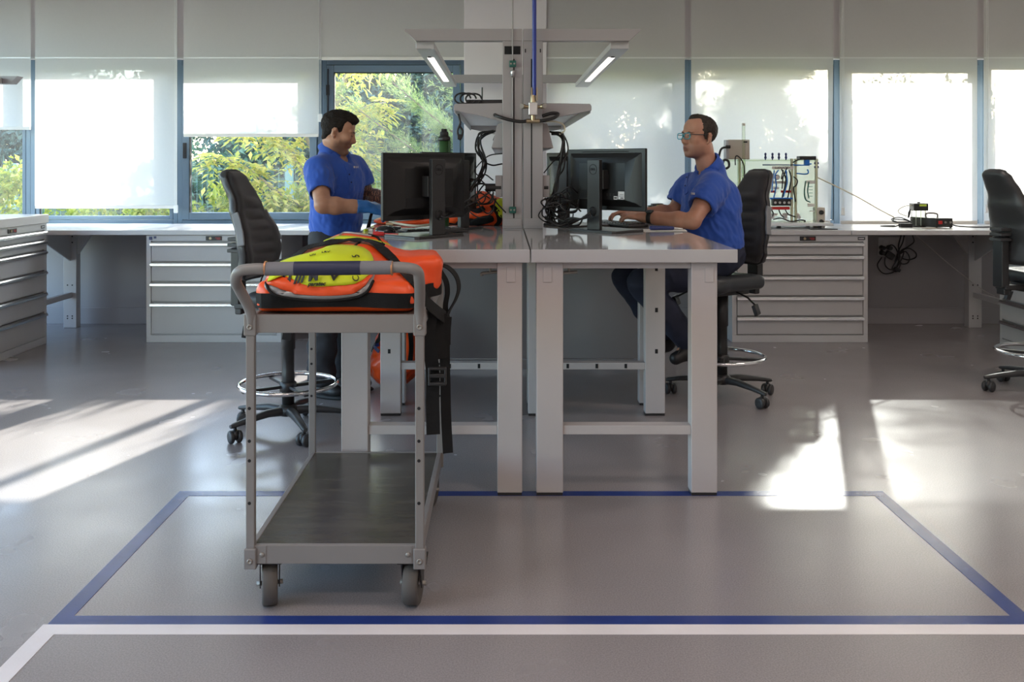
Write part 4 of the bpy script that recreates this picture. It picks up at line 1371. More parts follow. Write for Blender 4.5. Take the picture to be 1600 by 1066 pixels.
def make_chair():
    t = E('work_chair', '', 'chair', (0, 0, 0), 'black swivel work chairs with chrome foot rings')
    hub = MB().lathe([(0.0, 0.085), (0.045, 0.085), (0.055, 0.10), (0.05, 0.125), (0.036, 0.14), (0.0, 0.14)], seg=20).build('hub', 'black', t)
    for k in range(5):
        a = R(72 * k + 20)
        ca, sa = math.cos(a), math.sin(a)
        secs = []
        for r, z, w, h in ((0.035, 0.108, 0.026, 0.022), (0.12, 0.112, 0.023, 0.019), (0.24, 0.098, 0.018, 0.014), (0.315, 0.086, 0.015, 0.011), (0.328, 0.084, 0.010, 0.008)):
            s = []
            for q in range(10):
                b = 2 * math.pi * q / 10
                u, v = w * math.copysign(abs(math.cos(b)) ** 0.7, math.cos(b)), h * math.copysign(abs(math.sin(b)) ** 0.7, math.sin(b))
                s.append((r * ca - u * sa, r * sa + u * ca, z + v))
            secs.append(s)
        loft(MB(), secs).build('star_leg', 'chairshell', t)
        cx, cyy = 0.302 * ca, 0.302 * sa
        an = a + R(50 + 40 * k)
        ux, uy = math.cos(an), math.sin(an)
        rt = Matrix(((-uy, 0, ux), (ux, 0, uy), (0, 1, 0)))
        c = MB().cyl((cx, cyy, 0.05), (cx, cyy, 0.09), 0.009, seg=10)
        c.lathe([(0.0, -0.012), (0.026, -0.012), (0.026, 0.012), (0.0, 0.012)], (cx - uy * 0.0, cyy, 0.04), rt, 16)
        c = c.build('caster', 'black', t)
        for sg_ in (-1, 1):
            o = (cx + ux * 0.0 + (ux * 0.0), cyy, 0.032)
            off = Vector((ux, uy, 0)) * 0.0
            ax = Vector((ux, uy, 0))
            ctr = Vector((cx, cyy, 0.032)) + ax * sg_ * 0.020
            ex = ax
            ey = Vector((0, 0, 1))
            ez = Vector((-uy, ux, 0))
            rm3 = Matrix((ez, ey, ex)).transposed()
            MB().lathe([(0.0, -0.011), (0.018, -0.012), (0.027, -0.011), (0.032, -0.006), (0.032, 0.006), (0.027, 0.011), (0.018, 0.012), (0.0, 0.011)], ctr, rm3, 20).build('wheel', 'chairshell', c)
    MB().lathe([(0.0, 0.13), (0.031, 0.13), (0.033, 0.30), (0.031, 0.31), (0.031, 0.42), (0.036, 0.425), (0.036, 0.62), (0.0, 0.62)], seg=24).build('column', 'black', t)
    ring = MB()
    ring.tube([(0.245 * math.cos(2 * math.pi * k / 48), 0.245 * math.sin(2 * math.pi * k / 48), 0.245) for k in range(48)], 0.0115, 10, closed=True)
    fr_ = ring.build('foot_ring', 'chrome', t)
    for k in range(4):
        a = R(45 + 90 * k)
        ca, sa = math.cos(a), math.sin(a)
        MB().box((0.138 * ca, 0.138 * sa, 0.232), (0.21, 0.026, 0.016), Matrix.Rotation(a, 3, 'Z')).build('spoke', 'black', fr_, bevel=0.004)
    MB().lathe([(0.036, 0.195), (0.043, 0.20), (0.043, 0.25), (0.036, 0.256)], seg=20, cap=False).build('sleeve', 'black', fr_)
    MB().box((-0.01, 0, 0.635), (0.26, 0.17, 0.05)).box((-0.20, 0, 0.64), (0.16, 0.09, 0.03)).build('mechanism', 'black', t, bevel=0.008)
    for (x, y, dx, dy) in ((0.06, -0.10, 0.05, -0.16), (-0.07, -0.10, -0.03, -0.15), (-0.02, 0.10, 0.02, 0.16)):
        lv = MB().tube([(x, y, 0.63), (x + dx * 0.6, y + dy * 0.6, 0.61), (x + dx, y + dy, 0.575)], 0.006, 8)
        lv.box((x + dx * 1.05, y + dy * 1.05, 0.55), (0.045, 0.022, 0.06), rotm(15, 10, 20))
        lv.build('lever', 'black', t, bevel=0.005)
    sd_ = SDF((-0.29, -0.29, 0.62), (0.33, 0.29, 0.80), 0.009)
    sd_.box((0.065, 0, 0.695), (0.20, 0.225, 0.042), 0.035, 0.01)
    sd_.ell((0.20, 0, 0.685), (0.07, 0.22, 0.05), 0.04)
    sd_.ell((0.0, 0, 0.775), (0.16, 0.15, 0.04), 0.03, sub=True)
    sd_.mesh('seat', 'vinyl', t)
    # tall keyhole shaped backrest, reclined a little
    hwT = [(0.775, 0.10), (0.80, 0.155), (0.86, 0.195), (0.95, 0.215), (1.03, 0.195), (1.11, 0.16), (1.22, 0.125), (1.30, 0.105), (1.335, 0.085), (1.345, 0.05)]
    xcT = [(0.775, -0.205), (0.90, -0.185), (1.0, -0.20), (1.15, -0.245), (1.345, -0.315)]
    def back(x_in, x_out, shrink, ribs, z0, z1, curve):
        secs = []
        N = 60
        for i in range(N + 1):
            z = z0 + (z1 - z0) * i / N
            hw = lerp(hwT, z) - shrink
            xc = lerp(xcT, z)
            ed = min(1, (z - z0) / 0.03, (z1 - z) / 0.03)
            ed = max(0.0, ed) ** 0.5
            s = []
            n = 28
            for k in range(n):
                b = 2 * math.pi * k / n
                cb, sb = math.cos(b), math.sin(b)
                y = hw * math.copysign(abs(cb) ** 0.55, cb)
                d = math.copysign(abs(sb) ** 0.55, sb)
                th = (x_out if d > 0 else x_in)
                rib = 0.0
                if ribs and d > 0 and abs(y) < hw * 0.62 and z < 1.20:
                    rib = 0.020 * abs(math.sin(math.pi * (z - 0.8) / 0.058)) ** 0.6 - 0.006
                x = xc + d * th * (0.3 + 0.7 * ed) + rib * abs(d) + curve * (abs(y) / 0.2) ** 2
                s.append((x, y * (0.85 + 0.15 * ed), z))
            secs.append(s)
        return secs
    loft(MB(), back(0.045, 0.010, 0.0, False, 0.775, 1.345, 0.045)).build('backrest', 'chairshell', t)
    loft(MB(), back(0.0, 0.045, 0.012, True, 0.79, 1.335, 0.045)).build('back_cushion', 'fabric', t)
    br_ = MB().box((-0.275, 0, 0.79), (0.05, 0.085, 0.30)).box((-0.26, 0, 0.655), (0.04, 0.07, 0.12)).build('back_bracket', 'black', t, bevel=0.008)
    MB().box((-0.278, 0, 0.925), (0.075, 0.10, 0.018)).build('ridge', 'chairshell', br_, bevel=0.004)
    MB().box((-0.278, 0, 0.955), (0.072, 0.10, 0.018)).build('ridge', 'chairshell', br_, bevel=0.004)
    MB().box((-0.278, 0, 0.985), (0.069, 0.10, 0.018)).build('ridge', 'chairshell', br_, bevel=0.004)
    for sg_ in (-1, 1):
        pts = []
        for z in (0.965, 1.0, 1.03, 1.06, 1.09, 1.125):
            pts.append((lerp(xcT, z) + 0.045 - (z - 0.965) * 0.1, sg_ * (lerp(hwT, z) + 0.008), z))
        MB().ribbon(pts, (1, 0, 0), 0.036, 0.014).build('side_handle', 'chairgrey', t, bevel=0.004)
    return t
ch = make_chair()
ch2, ch3 = copy_tree(ch), copy_tree(ch)
for o, lab, loc, rz in ((ch, 'empty black work chair behind the trolley', (-1.10, 4.93, 0), -11), (ch2, 'black work chair the seated man sits on', (1.29, 5.64, 0), 212), (ch3, 'black work chair cut off by the right edge of the picture', (3.24, 5.78, 0), 12)):
    o['label'] = lab
    o.location = loc
    o.rotation_euler = (0, 0, R(rz))

# ================================================================= monitors
def make_monitor(label, loc, rz, dz, logo, sticker=False):
    """screen faces local +x; the stand column is on the -x side; z = 0 is the bench top"""
    t = E('monitor', label, 'monitor', (0, 0, 0), 'black desk monitors on the benches')
    zb, zt = 0.09 + dz, 0.41 + dz
    zc = (zb + zt) / 2
    hw = 0.267
    sh = MB().bb(-0.018, 0.0, -hw, hw, zb, zt)
    secs = []
    for x, w, a, b in ((-0.017, hw - 0.02, zb + 0.02, zt - 0.02), (-0.032, hw - 0.05, zb + 0.04, zt - 0.045), (-0.046, hw - 0.11, zb + 0.055, zt - 0.075)):
        secs.append([(x, -w, a), (x, w, a), (x, w, b), (x, -w, b)])
    loft(sh, secs[::-1], smooth=False)
    shell = sh.build('shell', 'monitor', t, bevel=0.004)
    MB().bb(0.0, 0.0012, -hw + 0.008, hw - 0.008, zb + 0.018, zt - 0.008).build('screen', 'screen', t)
    MB().bb(-0.0195, -0.0178, -0.16, 0.16, zt - 0.017, zt - 0.012).build('vent', 'hole', shell)
    MB().bb(-0.047, -0.040, -0.15, 0.15, zb + 0.062, zb + 0.105).build('port_bay', 'hole', shell)
    for k in range(3):
        MB().bb(-0.0475, -0.046, -0.09 + k * 0.022, -0.078 + k * 0.022, zb + 0.075, zb + 0.09).build('port', 'stand', shell)
    st = MB()
    st.bb(-0.112, -0.088, -0.043, 0.043, 0.012, 0.375)
    st.bb(-0.09, -0.046, -0.05, 0.05, zc - 0.05, zc + 0.05)
    col = st.build('stand_column', 'stand', t, bevel=0.004)
    MB().lathe([(0.0, 0.0), (0.021, 0.0), (0.021, 0.002), (0.0, 0.002)], (-0.1125, 0, 0.108), rotm(0, -90, 0), 24).build('cable_hole', 'hole', col)
    MB().lathe([(0.023, 0.0), (0.025, 0.003), (0.021, 0.003), (0.021, 0.0)], (-0.112, 0, 0.108), rotm(0, -90, 0), 24, cap=False).build('cable_ring', 'black_gloss', col)
    secs = []
    for z, k in ((0.001, 1.0), (0.007, 1.0), (0.013, 0.985)):
        secs.append([((x + 0.01) * k - 0.01, y * k, z) for x, y in ((-0.135, -0.145), (-0.115, -0.16), (0.10, -0.16), (0.12, -0.145), (0.12, 0.145), (0.10, 0.16), (-0.115, 0.16), (-0.135, 0.145))])
    loft(MB(), secs, smooth=False).build('base', 'stand', t, bevel=0.002)
    if logo:
        lg = MB()
        lg.lathe([(0.024, 0.0), (0.0265, 0.0), (0.0265, 0.001), (0.024, 0.001), (0.024, 0.0)], (-0.112, 0, 0.325), rotm(0, -90, 0), 36, cap=False)
        lg = lg.build('logo_ring', 'hole', col)
        text_mesh('DELL', 0.0165, 'hole', 'logo_lettering', lg, (-0.1126, 0, 0.325), (0, -1, 0), (0, 0, 1), bold=0.0006)
    if sticker:
        s1 = MB().bb(-0.0485, -0.047, -0.155, -0.115, zb + 0.06, zb + 0.10).build('sticker', 'sticker', shell)
        MB().bb(-0.0490, -0.0484, -0.150, -0.120, zb + 0.075, zb + 0.077).bb(-0.0490, -0.0484, -0.150, -0.125, zb + 0.083, zb + 0.085).bb(-0.0490, -0.0484, -0.150, -0.13, zb + 0.064, zb + 0.069).build('sticker_print', 'ink', s1)
        s2 = MB().bb(-0.0485, -0.047, -0.110, -0.085, zb + 0.058, zb + 0.075).build('sticker', 'sticker', shell)
        MB().bb(-0.0490, -0.0484, -0.107, -0.088, zb + 0.063, zb + 0.070).build('sticker_print', 'ink', s2)
    t.location = loc
    t.rotation_euler = (0, 0, R(rz))
    return t
ZT = 1.0194
make_monitor('monitor seen from behind on the left bench, nearest the trolley', (-0.385, 4.665, ZT), 137, -0.005, True)
make_monitor('second monitor on the left bench, edge-on behind the nearest one', (-0.295, 5.20, ZT), 150, 0.006, False)
make_monitor('monitor seen from behind on the right bench, white stickers on its back', (0.55, 5.035, ZT), 43, 0.022, True, True)
make_monitor('second monitor on the right bench, half hidden behind the stickered one', (0.43, 5.50, ZT), 35, 0.01, False)

# ================================================================= trolley
def trolley():
    xl, xr = -0.771, -0.253
    t = E('trolley', 'grey two-shelf trolley with foam-wrapped push handle, loaded with hi-vis bags', 'trolley', ((xl + xr) / 2, 3.4, 0))
    yf, yb = 2.945, 3.90
    for y in (yf, yb):
        for x in (xl, xr):
            z1 = 0.86 if y == yf else 0.90
            p = MB().bb(x - 0.0135, x + 0.0135, y - 0.012, y + 0.012, 0.14, z1).build('post', 'cart', t, bevel=0.003)
            for z in (0.33, 0.46, 0.52, 0.62):
                if y == yf:
                    MB().cyl((x - 0.002, y - 0.0126, z), (x - 0.002, y - 0.0116, z), 0.0052, seg=12).build('hole', 'hole', p)
                else:
                    MB().cyl((x - 0.002, y - 0.0126, z + 0.1), (x - 0.002, y - 0.0116, z + 0.1), 0.005, seg=12).build('hole', 'hole', p)
            if y == yf:
                for (z0, z2) in ((0.128, 0.192), (0.842, 0.908)):
                    s = MB().bb(x - 0.019, x + 0.019, y - 0.017, y + 0.017, z0, z2).build('corner_socket', 'cart', p, bevel=0.004)
                    zc = (z0 + z2) / 2 - 0.006
                    MB().lathe([(0.0, 0), (0.009, 0), (0.0085, 0.003), (0.004, 0.004), (0.004, 0.002), (0, 0.002)], (x, y - 0.0168, zc), rotm(90, 0, 0), 18).build('bolt', 'bolt', s)
    for (z0, z1, nm) in ((0.143, 0.200, 'lower_shelf'), (0.850, 0.905, 'upper_shelf')):
        mb = MB().bb(xl + 0.012, xr - 0.012, yf - 0.008, yf + 0.01, z0, z1)
        mb.bb(xl + 0.012, xr - 0.012, yb - 0.01, yb + 0.008, z0, z1)
        mb.bb(xl - 0.005, xl + 0.012, yf + 0.012, yb - 0.012, z0, z1).bb(xr - 0.012, xr + 0.005, yf + 0.012, yb - 0.012, z0, z1)
        sh = mb.build(nm, 'cart', t, bevel=0.002)
        MB().bb(xl + 0.010, xr - 0.010, yf + 0.006, yb - 0.006, z1 - 0.012, z1 - 0.002).build('tray', 'carttray', sh)
        if nm == 'lower_shelf':
            for x in (xl + 0.036, xr - 0.036):
                MB().bb(x - 0.012, x + 0.012, yf - 0.0095, yf - 0.008, z0 + 0.002, z1 - 0.002).build('end_plate', 'cart', sh)
                MB().lathe([(0.0, 0), (0.008, 0), (0.007, 0.003), (0, 0.003)], (x, yf - 0.0095, z1 - 0.028), rotm(90, 0, 0), 16).build('bolt', 'bolt', sh)
    zt = 1.058
    pts = [(xl, yf, 0.86), (xl, yf - 0.012, 0.92), (xl - 0.018, yf - 0.055, 0.985), (xl - 0.022, yf - 0.09, 1.02), (xl - 0.004, yf - 0.113, 1.050), (xl + 0.04, yf - 0.118, zt), (xl + 0.10, yf - 0.118, zt), ((xl + xr) / 2, yf - 0.118, zt + 0.003),
           (xr - 0.10, yf - 0.118, zt + 0.004), (xr - 0.04, yf - 0.118, zt + 0.004), (xr + 0.0, yf - 0.112, 1.052), (xr + 0.006, yf - 0.09, 1.02), (xr + 0.004, yf - 0.05, 0.975), (xr, yf - 0.012, 0.92), (xr, yf, 0.86)]
    hd = MB().tube(catmull(pts, 8), 0.0165, 16).build('handle', 'cart', t)
    x0, x1 = xl + 0.074, xr - 0.072
    yy = yf - 0.118
    MB().cyl((x0, yy, zt), (x1, yy, zt + 0.004), 0.0205, seg=24).build('foam_grip', 'foam', hd)
    MB().cyl((x0 + 0.085, yy, zt + 0.001), (x1 - 0.092, yy, zt + 0.003), 0.0211, seg=24).build('tape_wrap', 'tape', hd)
    for x in (x0, x1):
        MB().cyl((x - 0.0025, yy, zt + 0.002), (x + 0.0025, yy, zt + 0.002), 0.0214, seg=24).build('copper_band', 'copper', hd)
    for (x, y, an) in ((xl + 0.048, 2.985, 14), (xr - 0.025, 2.985, -6), (xl + 0.04, 3.85, 8), (xr - 0.04, 3.85, -12)):
        a = R(an)
        ax = Vector((math.cos(a), math.sin(a), 0))
        rm3 = Matrix((Vector((-math.sin(a), math.cos(a), 0)), Vector((0, 0, 1)), ax)).transposed()
        fk = MB().bb(x - 0.045, x + 0.045, y - 0.04, y + 0.04, 0.138, 0.146)
        for sg_ in (-1, 1):
            c = Vector((x, y, 0)) + ax * sg_ * 0.029
            rr = Matrix.Rotation(a, 3, 'Z')
            fk._add([c + rr @ Vector((u * 1.0, v, w)) for u in (-0.0018, 0.0018) for v, w in ((-0.038, 0.14), (0.038, 0.14), (0.012, 0.055), (-0.012, 0.055))],
                    [(0, 1, 2, 3), (7, 6, 5, 4), (0, 4, 5, 1), (1, 5, 6, 2), (2, 6, 7, 3), (3, 7, 4, 0)])
        cs = fk.build('caster', 'black', t)
        w = MB().lathe([(0.0, -0.018), (0.035, -0.018), (0.044, -0.022), (0.061, -0.0235), (0.066, -0.019), (0.066, 0.019), (0.061, 0.0235), (0.044, 0.022), (0.035, 0.018), (0.0, 0.018)], (x, y, 0.066), rm3, 32).build('wheel', 'tyre', cs)
        MB().lathe([(0.0, -0.040), (0.007, -0.040), (0.007, 0.040), (0.0, 0.040)], (x, y, 0.066), rm3, 12).build('axle', 'bolt', cs)
    return t
trolley()

# ================================================================= bags
CAMP = Vector((0, 0, 1.36))
def bvh_of(o):
    me = o.data
    vs = [v.co.copy() for v in me.vertices]
    return BVHTree.FromPolygons(vs, [list(p.vertices) for p in me.polygons])
def hit(bv, x, y, off=0.004, dflt=3.2):
    d = (px(x, y, 1.0) - CAMP).normalized()
    h = bv.ray_cast(CAMP, d)
    if h[0] is None:
        q = px(x, y, dflt)
        n = bv.find_nearest(q)
        nn = n[1]
        if nn.dot(d) > 0.3:
            nn = nn * 1.0
        return n[0] + nn * off, nn
    n = h[1] if h[1].dot(d) < 0 else -h[1]
    return h[0] + n * off, n

def patch(bv, outline, off, name, mname, parent, rings=7, seg=6, dflt=3.2):
    """a panel sewn on a bag: an outline filled with rings, every vertex laid on the bag's surface"""
    out = catmull([(x, y, 0) for x, y in outline], seg, closed=True)
    cx = sum(p.x for p in out) / len(out)
    cyy = sum(p.y for p in out) / len(out)
    vs, fs = [], []
    n = len(out)
    vs.append(hit(bv, cx, cyy, off, dflt)[0])
    for r in range(1, rings + 1):
        for p in out:
            k = r / rings
            vs.append(hit(bv, cx + (p.x - cx) * k, cyy + (p.y - cyy) * k, off * (0.8 if r == rings else 1), dflt)[0])
    for i in range(n):
        fs.append((0, 1 + i, 1 + (i + 1) % n))
    for r in range(rings - 1):
        for i in range(n):
            a, b = 1 + r * n + i, 1 + r * n + (i + 1) % n
            fs.append((a, a + n, b + n, b))
    mb = MB()
    mb._add(vs, fs, 0, True)
    o = mb.build(name, mname, parent)
    sm = o.modifiers.new('thick', 'SOLIDIFY')
    sm.thickness = 0.003
    return o
def strap(bv, pts, w, off, name, mname, parent, dflt=3.2, th=0.003, wd=None):
    P, Wd = [], []
    pp = catmull([(x, y, 0) for x, y in pts], 7)
    hs = [hit(bv, p.x, p.y, off, dflt) for p in pp]
    pos = [h[0] for h in hs]
    for _ in range(3):
        pos = [pos[0]] + [(pos[i - 1] + pos[i] * 2 + pos[i + 1]) / 4 for i in range(1, len(pos) - 1)] + [pos[-1]]
    for i in range(len(pos)):
        tt = pos[min(i + 1, len(pos) - 1)] - pos[max(i - 1, 0)]
        Wd.append(tt.cross(hs[i][1]) if wd is None else Vector(wd))
    return MB().ribbon(pos, Wd, w, th).build(name, mname, parent)
def piping(bv, pts, r, off, name, mname, parent, closed=False, dflt=3.2):
    pp = catmull([(x, y, 0) for x, y in pts], 6, closed)
    pos = [hit(bv, p.x, p.y, off, dflt)[0] for p in pp]
    for _ in range(2):
        pos = [pos[0] if not closed else (pos[-1] + pos[0] * 2 + pos[1]) / 4] + [(pos[i - 1] + pos[i] * 2 + pos[i + 1]) / 4 for i in range(1, len(pos) - 1)] + [pos[-1]]
    return MB().tube(pos, r, 8, closed=closed).build(name, mname, parent)

def wrinkle(p, a=0.006, sc=9.0, seed=0.0):
    return a * (nz(p, sc, seed) + 0.5 * nz(p, sc * 2.3, seed + 3))

b1 = E('equipment_bag', 'large orange hi-vis bag with yellow flap and black base band on the trolley', 'bag', (-0.52, 3.2, 0.905), 'orange hi-vis equipment bags')
s = SDF((-0.84, 2.92, 0.885), (-0.14, 3.72, 1.16), 0.0075)
s.box((-0.522, 3.25, 0.953), (0.252, 0.27, 0.05), 0.035, 0.01)
s.ell((-0.545, 3.27, 0.968), (0.245, 0.26, 0.116), 0.05)
s.ell((-0.51, 3.37, 1.018), (0.18, 0.18, 0.078), 0.05)
s.box((-0.335, 3.36, 0.995), (0.118, 0.13, 0.062), 0.03, 0.03, rot=rotm(0, 0, 6))
s.plane((0, 0, 0.905), (0, 0, -1))
body = s.mesh('body', 'orange', b1, disp=lambda p: wrinkle(p, 0.008, 10, 2.0) if p[2] > 0.93 else 0.0)
bv0 = bvh_of(body)
bp = []
for k in range(72):
    a = 2 * math.pi * k / 72
    z = 0.944 + 0.004 * math.sin(3 * a)
    o = Vector((-0.522 + 0.5 * math.cos(a), 3.25 + 0.5 * math.sin(a), z))
    h = bv0.ray_cast(o, (Vector((-0.522, 3.25, z)) - o).normalized())
    bp.append(h[0] - (h[0] - o).normalized() * 0.008 if h[0] is not None else o)
bp = [(bp[i - 1] + bp[i] * 2 + bp[(i + 1) % 72]) / 4 for i in range(72)]
bp.append(bp[0])
band = MB().ribbon(bp, (0, 0, 1), 0.046, 0.004).build('base_band', 'webbing', b1)
def bvh_join(*os_):
    vs, fs = [], []
    for o in os_:
        b = len(vs)
        vs += [v.co.copy() for v in o.data.vertices]
        fs += [[b + i for i in p.vertices] for p in o.data.polygons]
    return BVHTree.FromPolygons(vs, fs)
bv = bvh_join(body, band)
patch(bv, [(414, 446), (424, 457), (450, 465), (500, 469), (545, 466), (572, 457), (583, 440), (586, 415), (578, 398), (556, 389), (524, 388), (492, 398), (450, 410), (428, 425)], 0.006, 'flap', 'reflect', b1)
patch(bv, [(417, 443), (432, 450), (455, 457), (500, 461), (545, 459), (568, 451), (581, 437), (584, 415), (576, 399), (556, 390.5), (524, 389.5), (492, 399), (450, 411), (430, 425)], 0.015, 'flap_lining', 'orange', b1)
yl = patch(bv, [(419, 445), (430, 438), (448, 440), (470, 446), (500, 450), (540, 449), (568, 444), (579, 432), (582, 412), (574, 399), (556, 391.5), (524, 390), (492, 400), (450, 412), (431, 424)], 0.022, 'yellow_panel', 'yellow', b1)
piping(bv, [(416, 443), (424, 457), (450, 466), (500, 470), (545, 467), (572, 458), (584, 441)], 0.0045, 0.006, 'piping', 'webbing', b1)
bvy = bvh_of(yl)
def stamp(bvx, txt, x, y, size, nm, parent, ang=0, shear=0.0, bold=0.0, mname='ink'):
    p, n = hit(bvx, x, y, 0.0045)
    xd = Vector((math.cos(R(ang)), 0, math.sin(R(ang))))
    xd = xd - n * xd.dot(n)
    return text_mesh(txt, size, mname, nm, parent, p, xd, n.cross(xd), shear=shear, bold=bold)
stamp(bvy, '5', 556, 402, 0.034, 'print', b1, 90)
stamp(bvy, 'C', 556, 436, 0.030, 'print', b1, 90)
stamp(bvy, 'UN', 489, 400, 0.014, 'print', b1, 10)
stamp(bvy, 'LRV', 509, 395.5, 0.016, 'print', b1, 6)
stamp(bvy, 'H /// M', 470, 436, 0.044, 'print', b1, 0, bold=0.002)
stamp(bvy, 'V', 522, 434, 0.044, 'print', b1, 0, bold=0.002)
stamp(bvy, 'paratec', 495, 443.5, 0.018, 'print', b1, 2, shear=0.35, bold=0.0005)
strap(bv, [(403, 428), (416, 412), (440, 400), (480, 391), (520, 382), (556, 379), (585, 385), (606, 402), (630, 428), (652, 455), (664, 470)], 0.040, 0.010, 'strap', 'webbing', b1)
strap(bv, [(402, 415), (397, 432), (392, 448), (396, 462)], 0.036, 0.012, 'strap', 'webbing', b1)
piping(bv, [(448, 398), (470, 384), (492, 377), (530, 374), (570, 376), (600, 384)], 0.0045, 0.004, 'piping', 'webbing', b1)
# straps hanging over the side of the trolley
yh = 3.34
def P3(pts, Y=yh):
    return catmull([px(a, b, c if len(r_) == 0 else r_[0]) for (a, b, *r_) in pts for c in (Y,)], 7)
MB().ribbon(P3([(683, 413), (700, 418), (713, 432), (717, 450), (712, 468), (702, 486), (697, 500)]), (0.3, 1, 0.1), 0.035, 0.003).build('strap', 'webbing', b1)
MB().ribbon(P3([(688, 424), (697, 440), (699, 458), (696, 480), (700, 505), (700, 540)]), (0.5, 1, 0), 0.032, 0.003).build('strap', 'webbing', b1)
hs = MB().ribbon(P3([(646, 452, 3.10), (664, 470, 3.12), (682, 486, 3.2), (696, 496, 3.3)]), (0.1, 0.6, 1), 0.042, 0.004).build('strap', 'webbing', b1)
hs = MB().ribbon(P3([(672, 486, 3.2), (670, 530, 3.22), (676, 580, 3.25), (676, 630, 3.25), (677, 679, 3.25)]), (1, 0.15, 0), 0.046, 0.004).build('strap', 'webbing', b1)
p = px(686, 588, 3.23)
MB().bb(p.x - 0.032, p.x + 0.022, p.y - 0.012, p.y + 0.006, p.z - 0.004, p.z + 0.010).bb(p.x - 0.032, p.x + 0.022, p.y - 0.012, p.y + 0.006, p.z + 0.022, p.z + 0.032).bb(p.x - 0.032, p.x + 0.022, p.y - 0.012, p.y + 0.006, p.z - 0.03, p.z - 0.018).bb(p.x + 0.018, p.x + 0.025, p.y - 0.012, p.y + 0.006, p.z - 0.03, p.z + 0.032).bb(p.x - 0.036, p.x - 0.029, p.y - 0.012, p.y + 0.006, p.z - 0.03, p.z + 0.032).build('buckle', 'black', hs, bevel=0.003)
MB().ribbon(P3([(698, 495, 3.3), (695, 540, 3.3), (696, 600, 3.3), (697, 650, 3.3), (700, 708, 3.3)]), (1, 0.2, 0), 0.035, 0.004).build('strap', 'webbing', b1)
MB().ribbon(P3([(690, 490, 3.28), (686, 520, 3.28), (692, 560, 3.28)]), (1, 0.3, 0), 0.04, 0.004).build('strap', 'webbing', b1)

b2 = E('equipment_bag', 'smaller orange bag with yellow stripe behind the large bag on the trolley', 'bag', (-0.55, 3.68, 0.905), 'orange hi-vis equipment bags')
s = SDF((-0.78, 3.45, 0.88), (-0.34, 3.93, 1.15), 0.0075)
s.ell((-0.57, 3.715, 0.99), (0.165, 0.155, 0.114), 0.02)
s.box((-0.56, 3.715, 0.95), (0.15, 0.15, 0.046), 0.04, 0.04)
s.plane((0, 0, 0.905), (0, 0, -1))
bd2 = s.mesh('body', 'orange', b2, disp=lambda p: wrinkle(p, 0.005, 12, 5.0))
bv2 = bvh_of(bd2)
patch(bv2, [(508, 378), (530, 371), (556, 372), (590, 378), (612, 386), (618, 393), (600, 393), (560, 387), (530, 384), (510, 384)], 0.005, 'yellow_panel', 'yellow', b2, 4, dflt=3.6)
piping(bv2, [(506, 372), (520, 367), (540, 364.5), (556, 366), (580, 370)], 0.004, 0.003, 'piping', 'reflect', b2, dflt=3.65)
piping(bv2, [(575, 368), (600, 374), (616, 383), (621, 394)], 0.005, 0.003, 'strap', 'webbing', b2, dflt=3.65)

b3 = E('equipment_bag', 'crumpled orange bag standing on the floor under the left bench', 'bag', (-0.66, 5.92, 0), 'orange hi-vis equipment bags')
s = SDF((-0.92, 5.68, -0.02), (-0.42, 6.18, 0.58), 0.009)
s.ell((-0.67, 5.93, 0.15), (0.15, 0.15, 0.16), 0.05)
s.ell((-0.64, 5.93, 0.32), (0.13, 0.14, 0.16), 0.05)
s.ell((-0.58, 5.90, 0.24), (0.09, 0.11, 0.14), 0.04)
s.plane((0, 0, 0.0), (0, 0, -1))
bd3 = s.mesh('body', 'orange', b3, disp=lambda p: wrinkle(p, 0.022, 10, 8.0) * min(1, max(0, p[2] * 12)))
bv3 = bvh_of(bd3)
strap(bv3, [(587, 515), (585, 530), (583, 548)], 0.025, 0.006, 'strap', 'webbing', b3, dflt=5.8)
strap(bv3, [(577, 543), (586, 541), (594, 538)], 0.02, 0.008, 'strap', 'pen', b3, dflt=5.8)
strap(bv3, [(641, 520), (642, 545), (640, 572)], 0.03, 0.006, 'strap', 'webbing', b3, dflt=5.8)

b4 = E('equipment_bag', 'orange bag with black straps lying on the left bench beside the posts', 'bag', (-0.16, 5.60, ZT), 'orange hi-vis equipment bags')
s = SDF((-0.50, 5.36, 1.0), (0.12, 5.92, 1.26), 0.0075)
s.ell((-0.10, 5.62, 1.09), (0.18, 0.17, 0.10), 0.04)
s.ell((-0.26, 5.62, 1.065), (0.16, 0.14, 0.065), 0.04)
s.ell((-0.14, 5.66, 1.14), (0.10, 0.10, 0.07), 0.05)
s.plane((0, 0, ZT + 0.001), (0, 0, -1))
bd4 = s.mesh('body', 'orange', b4, disp=lambda p: wrinkle(p, 0.010, 14, 9.0) * min(1, max(0, (p[2] - 1.03) * 20)))
bv4 = bvh_of(bd4)
patch(bv4, [(722, 318), (735, 312), (745, 316), (744, 325), (733, 328), (722, 327)], 0.005, 'yellow_panel', 'yellow', b4, 3, dflt=5.5)
patch(bv4, [(775, 315), (786, 312), (790, 330), (784, 340), (776, 332)], 0.005, 'yellow_panel', 'yellow', b4, 3, dflt=5.5)
patch(bv4, [(737, 343), (765, 336), (770, 345), (742, 351)], 0.006, 'black_panel', 'webbing', b4, 3, dflt=5.5)
strap(bv4, [(722, 330), (735, 326), (746, 330), (757, 325)], 0.03, 0.006, 'strap', 'webbing', b4, dflt=5.5)
strap(bv4, [(768, 322), (777, 332), (780, 345), (772, 353)], 0.03, 0.006, 'strap', 'webbing', b4, dflt=5.5)
strap(bv4, [(690, 349), (715, 352), (745, 354)], 0.05, 0.004, 'base_band', 'webbing', b4, dflt=5.45)

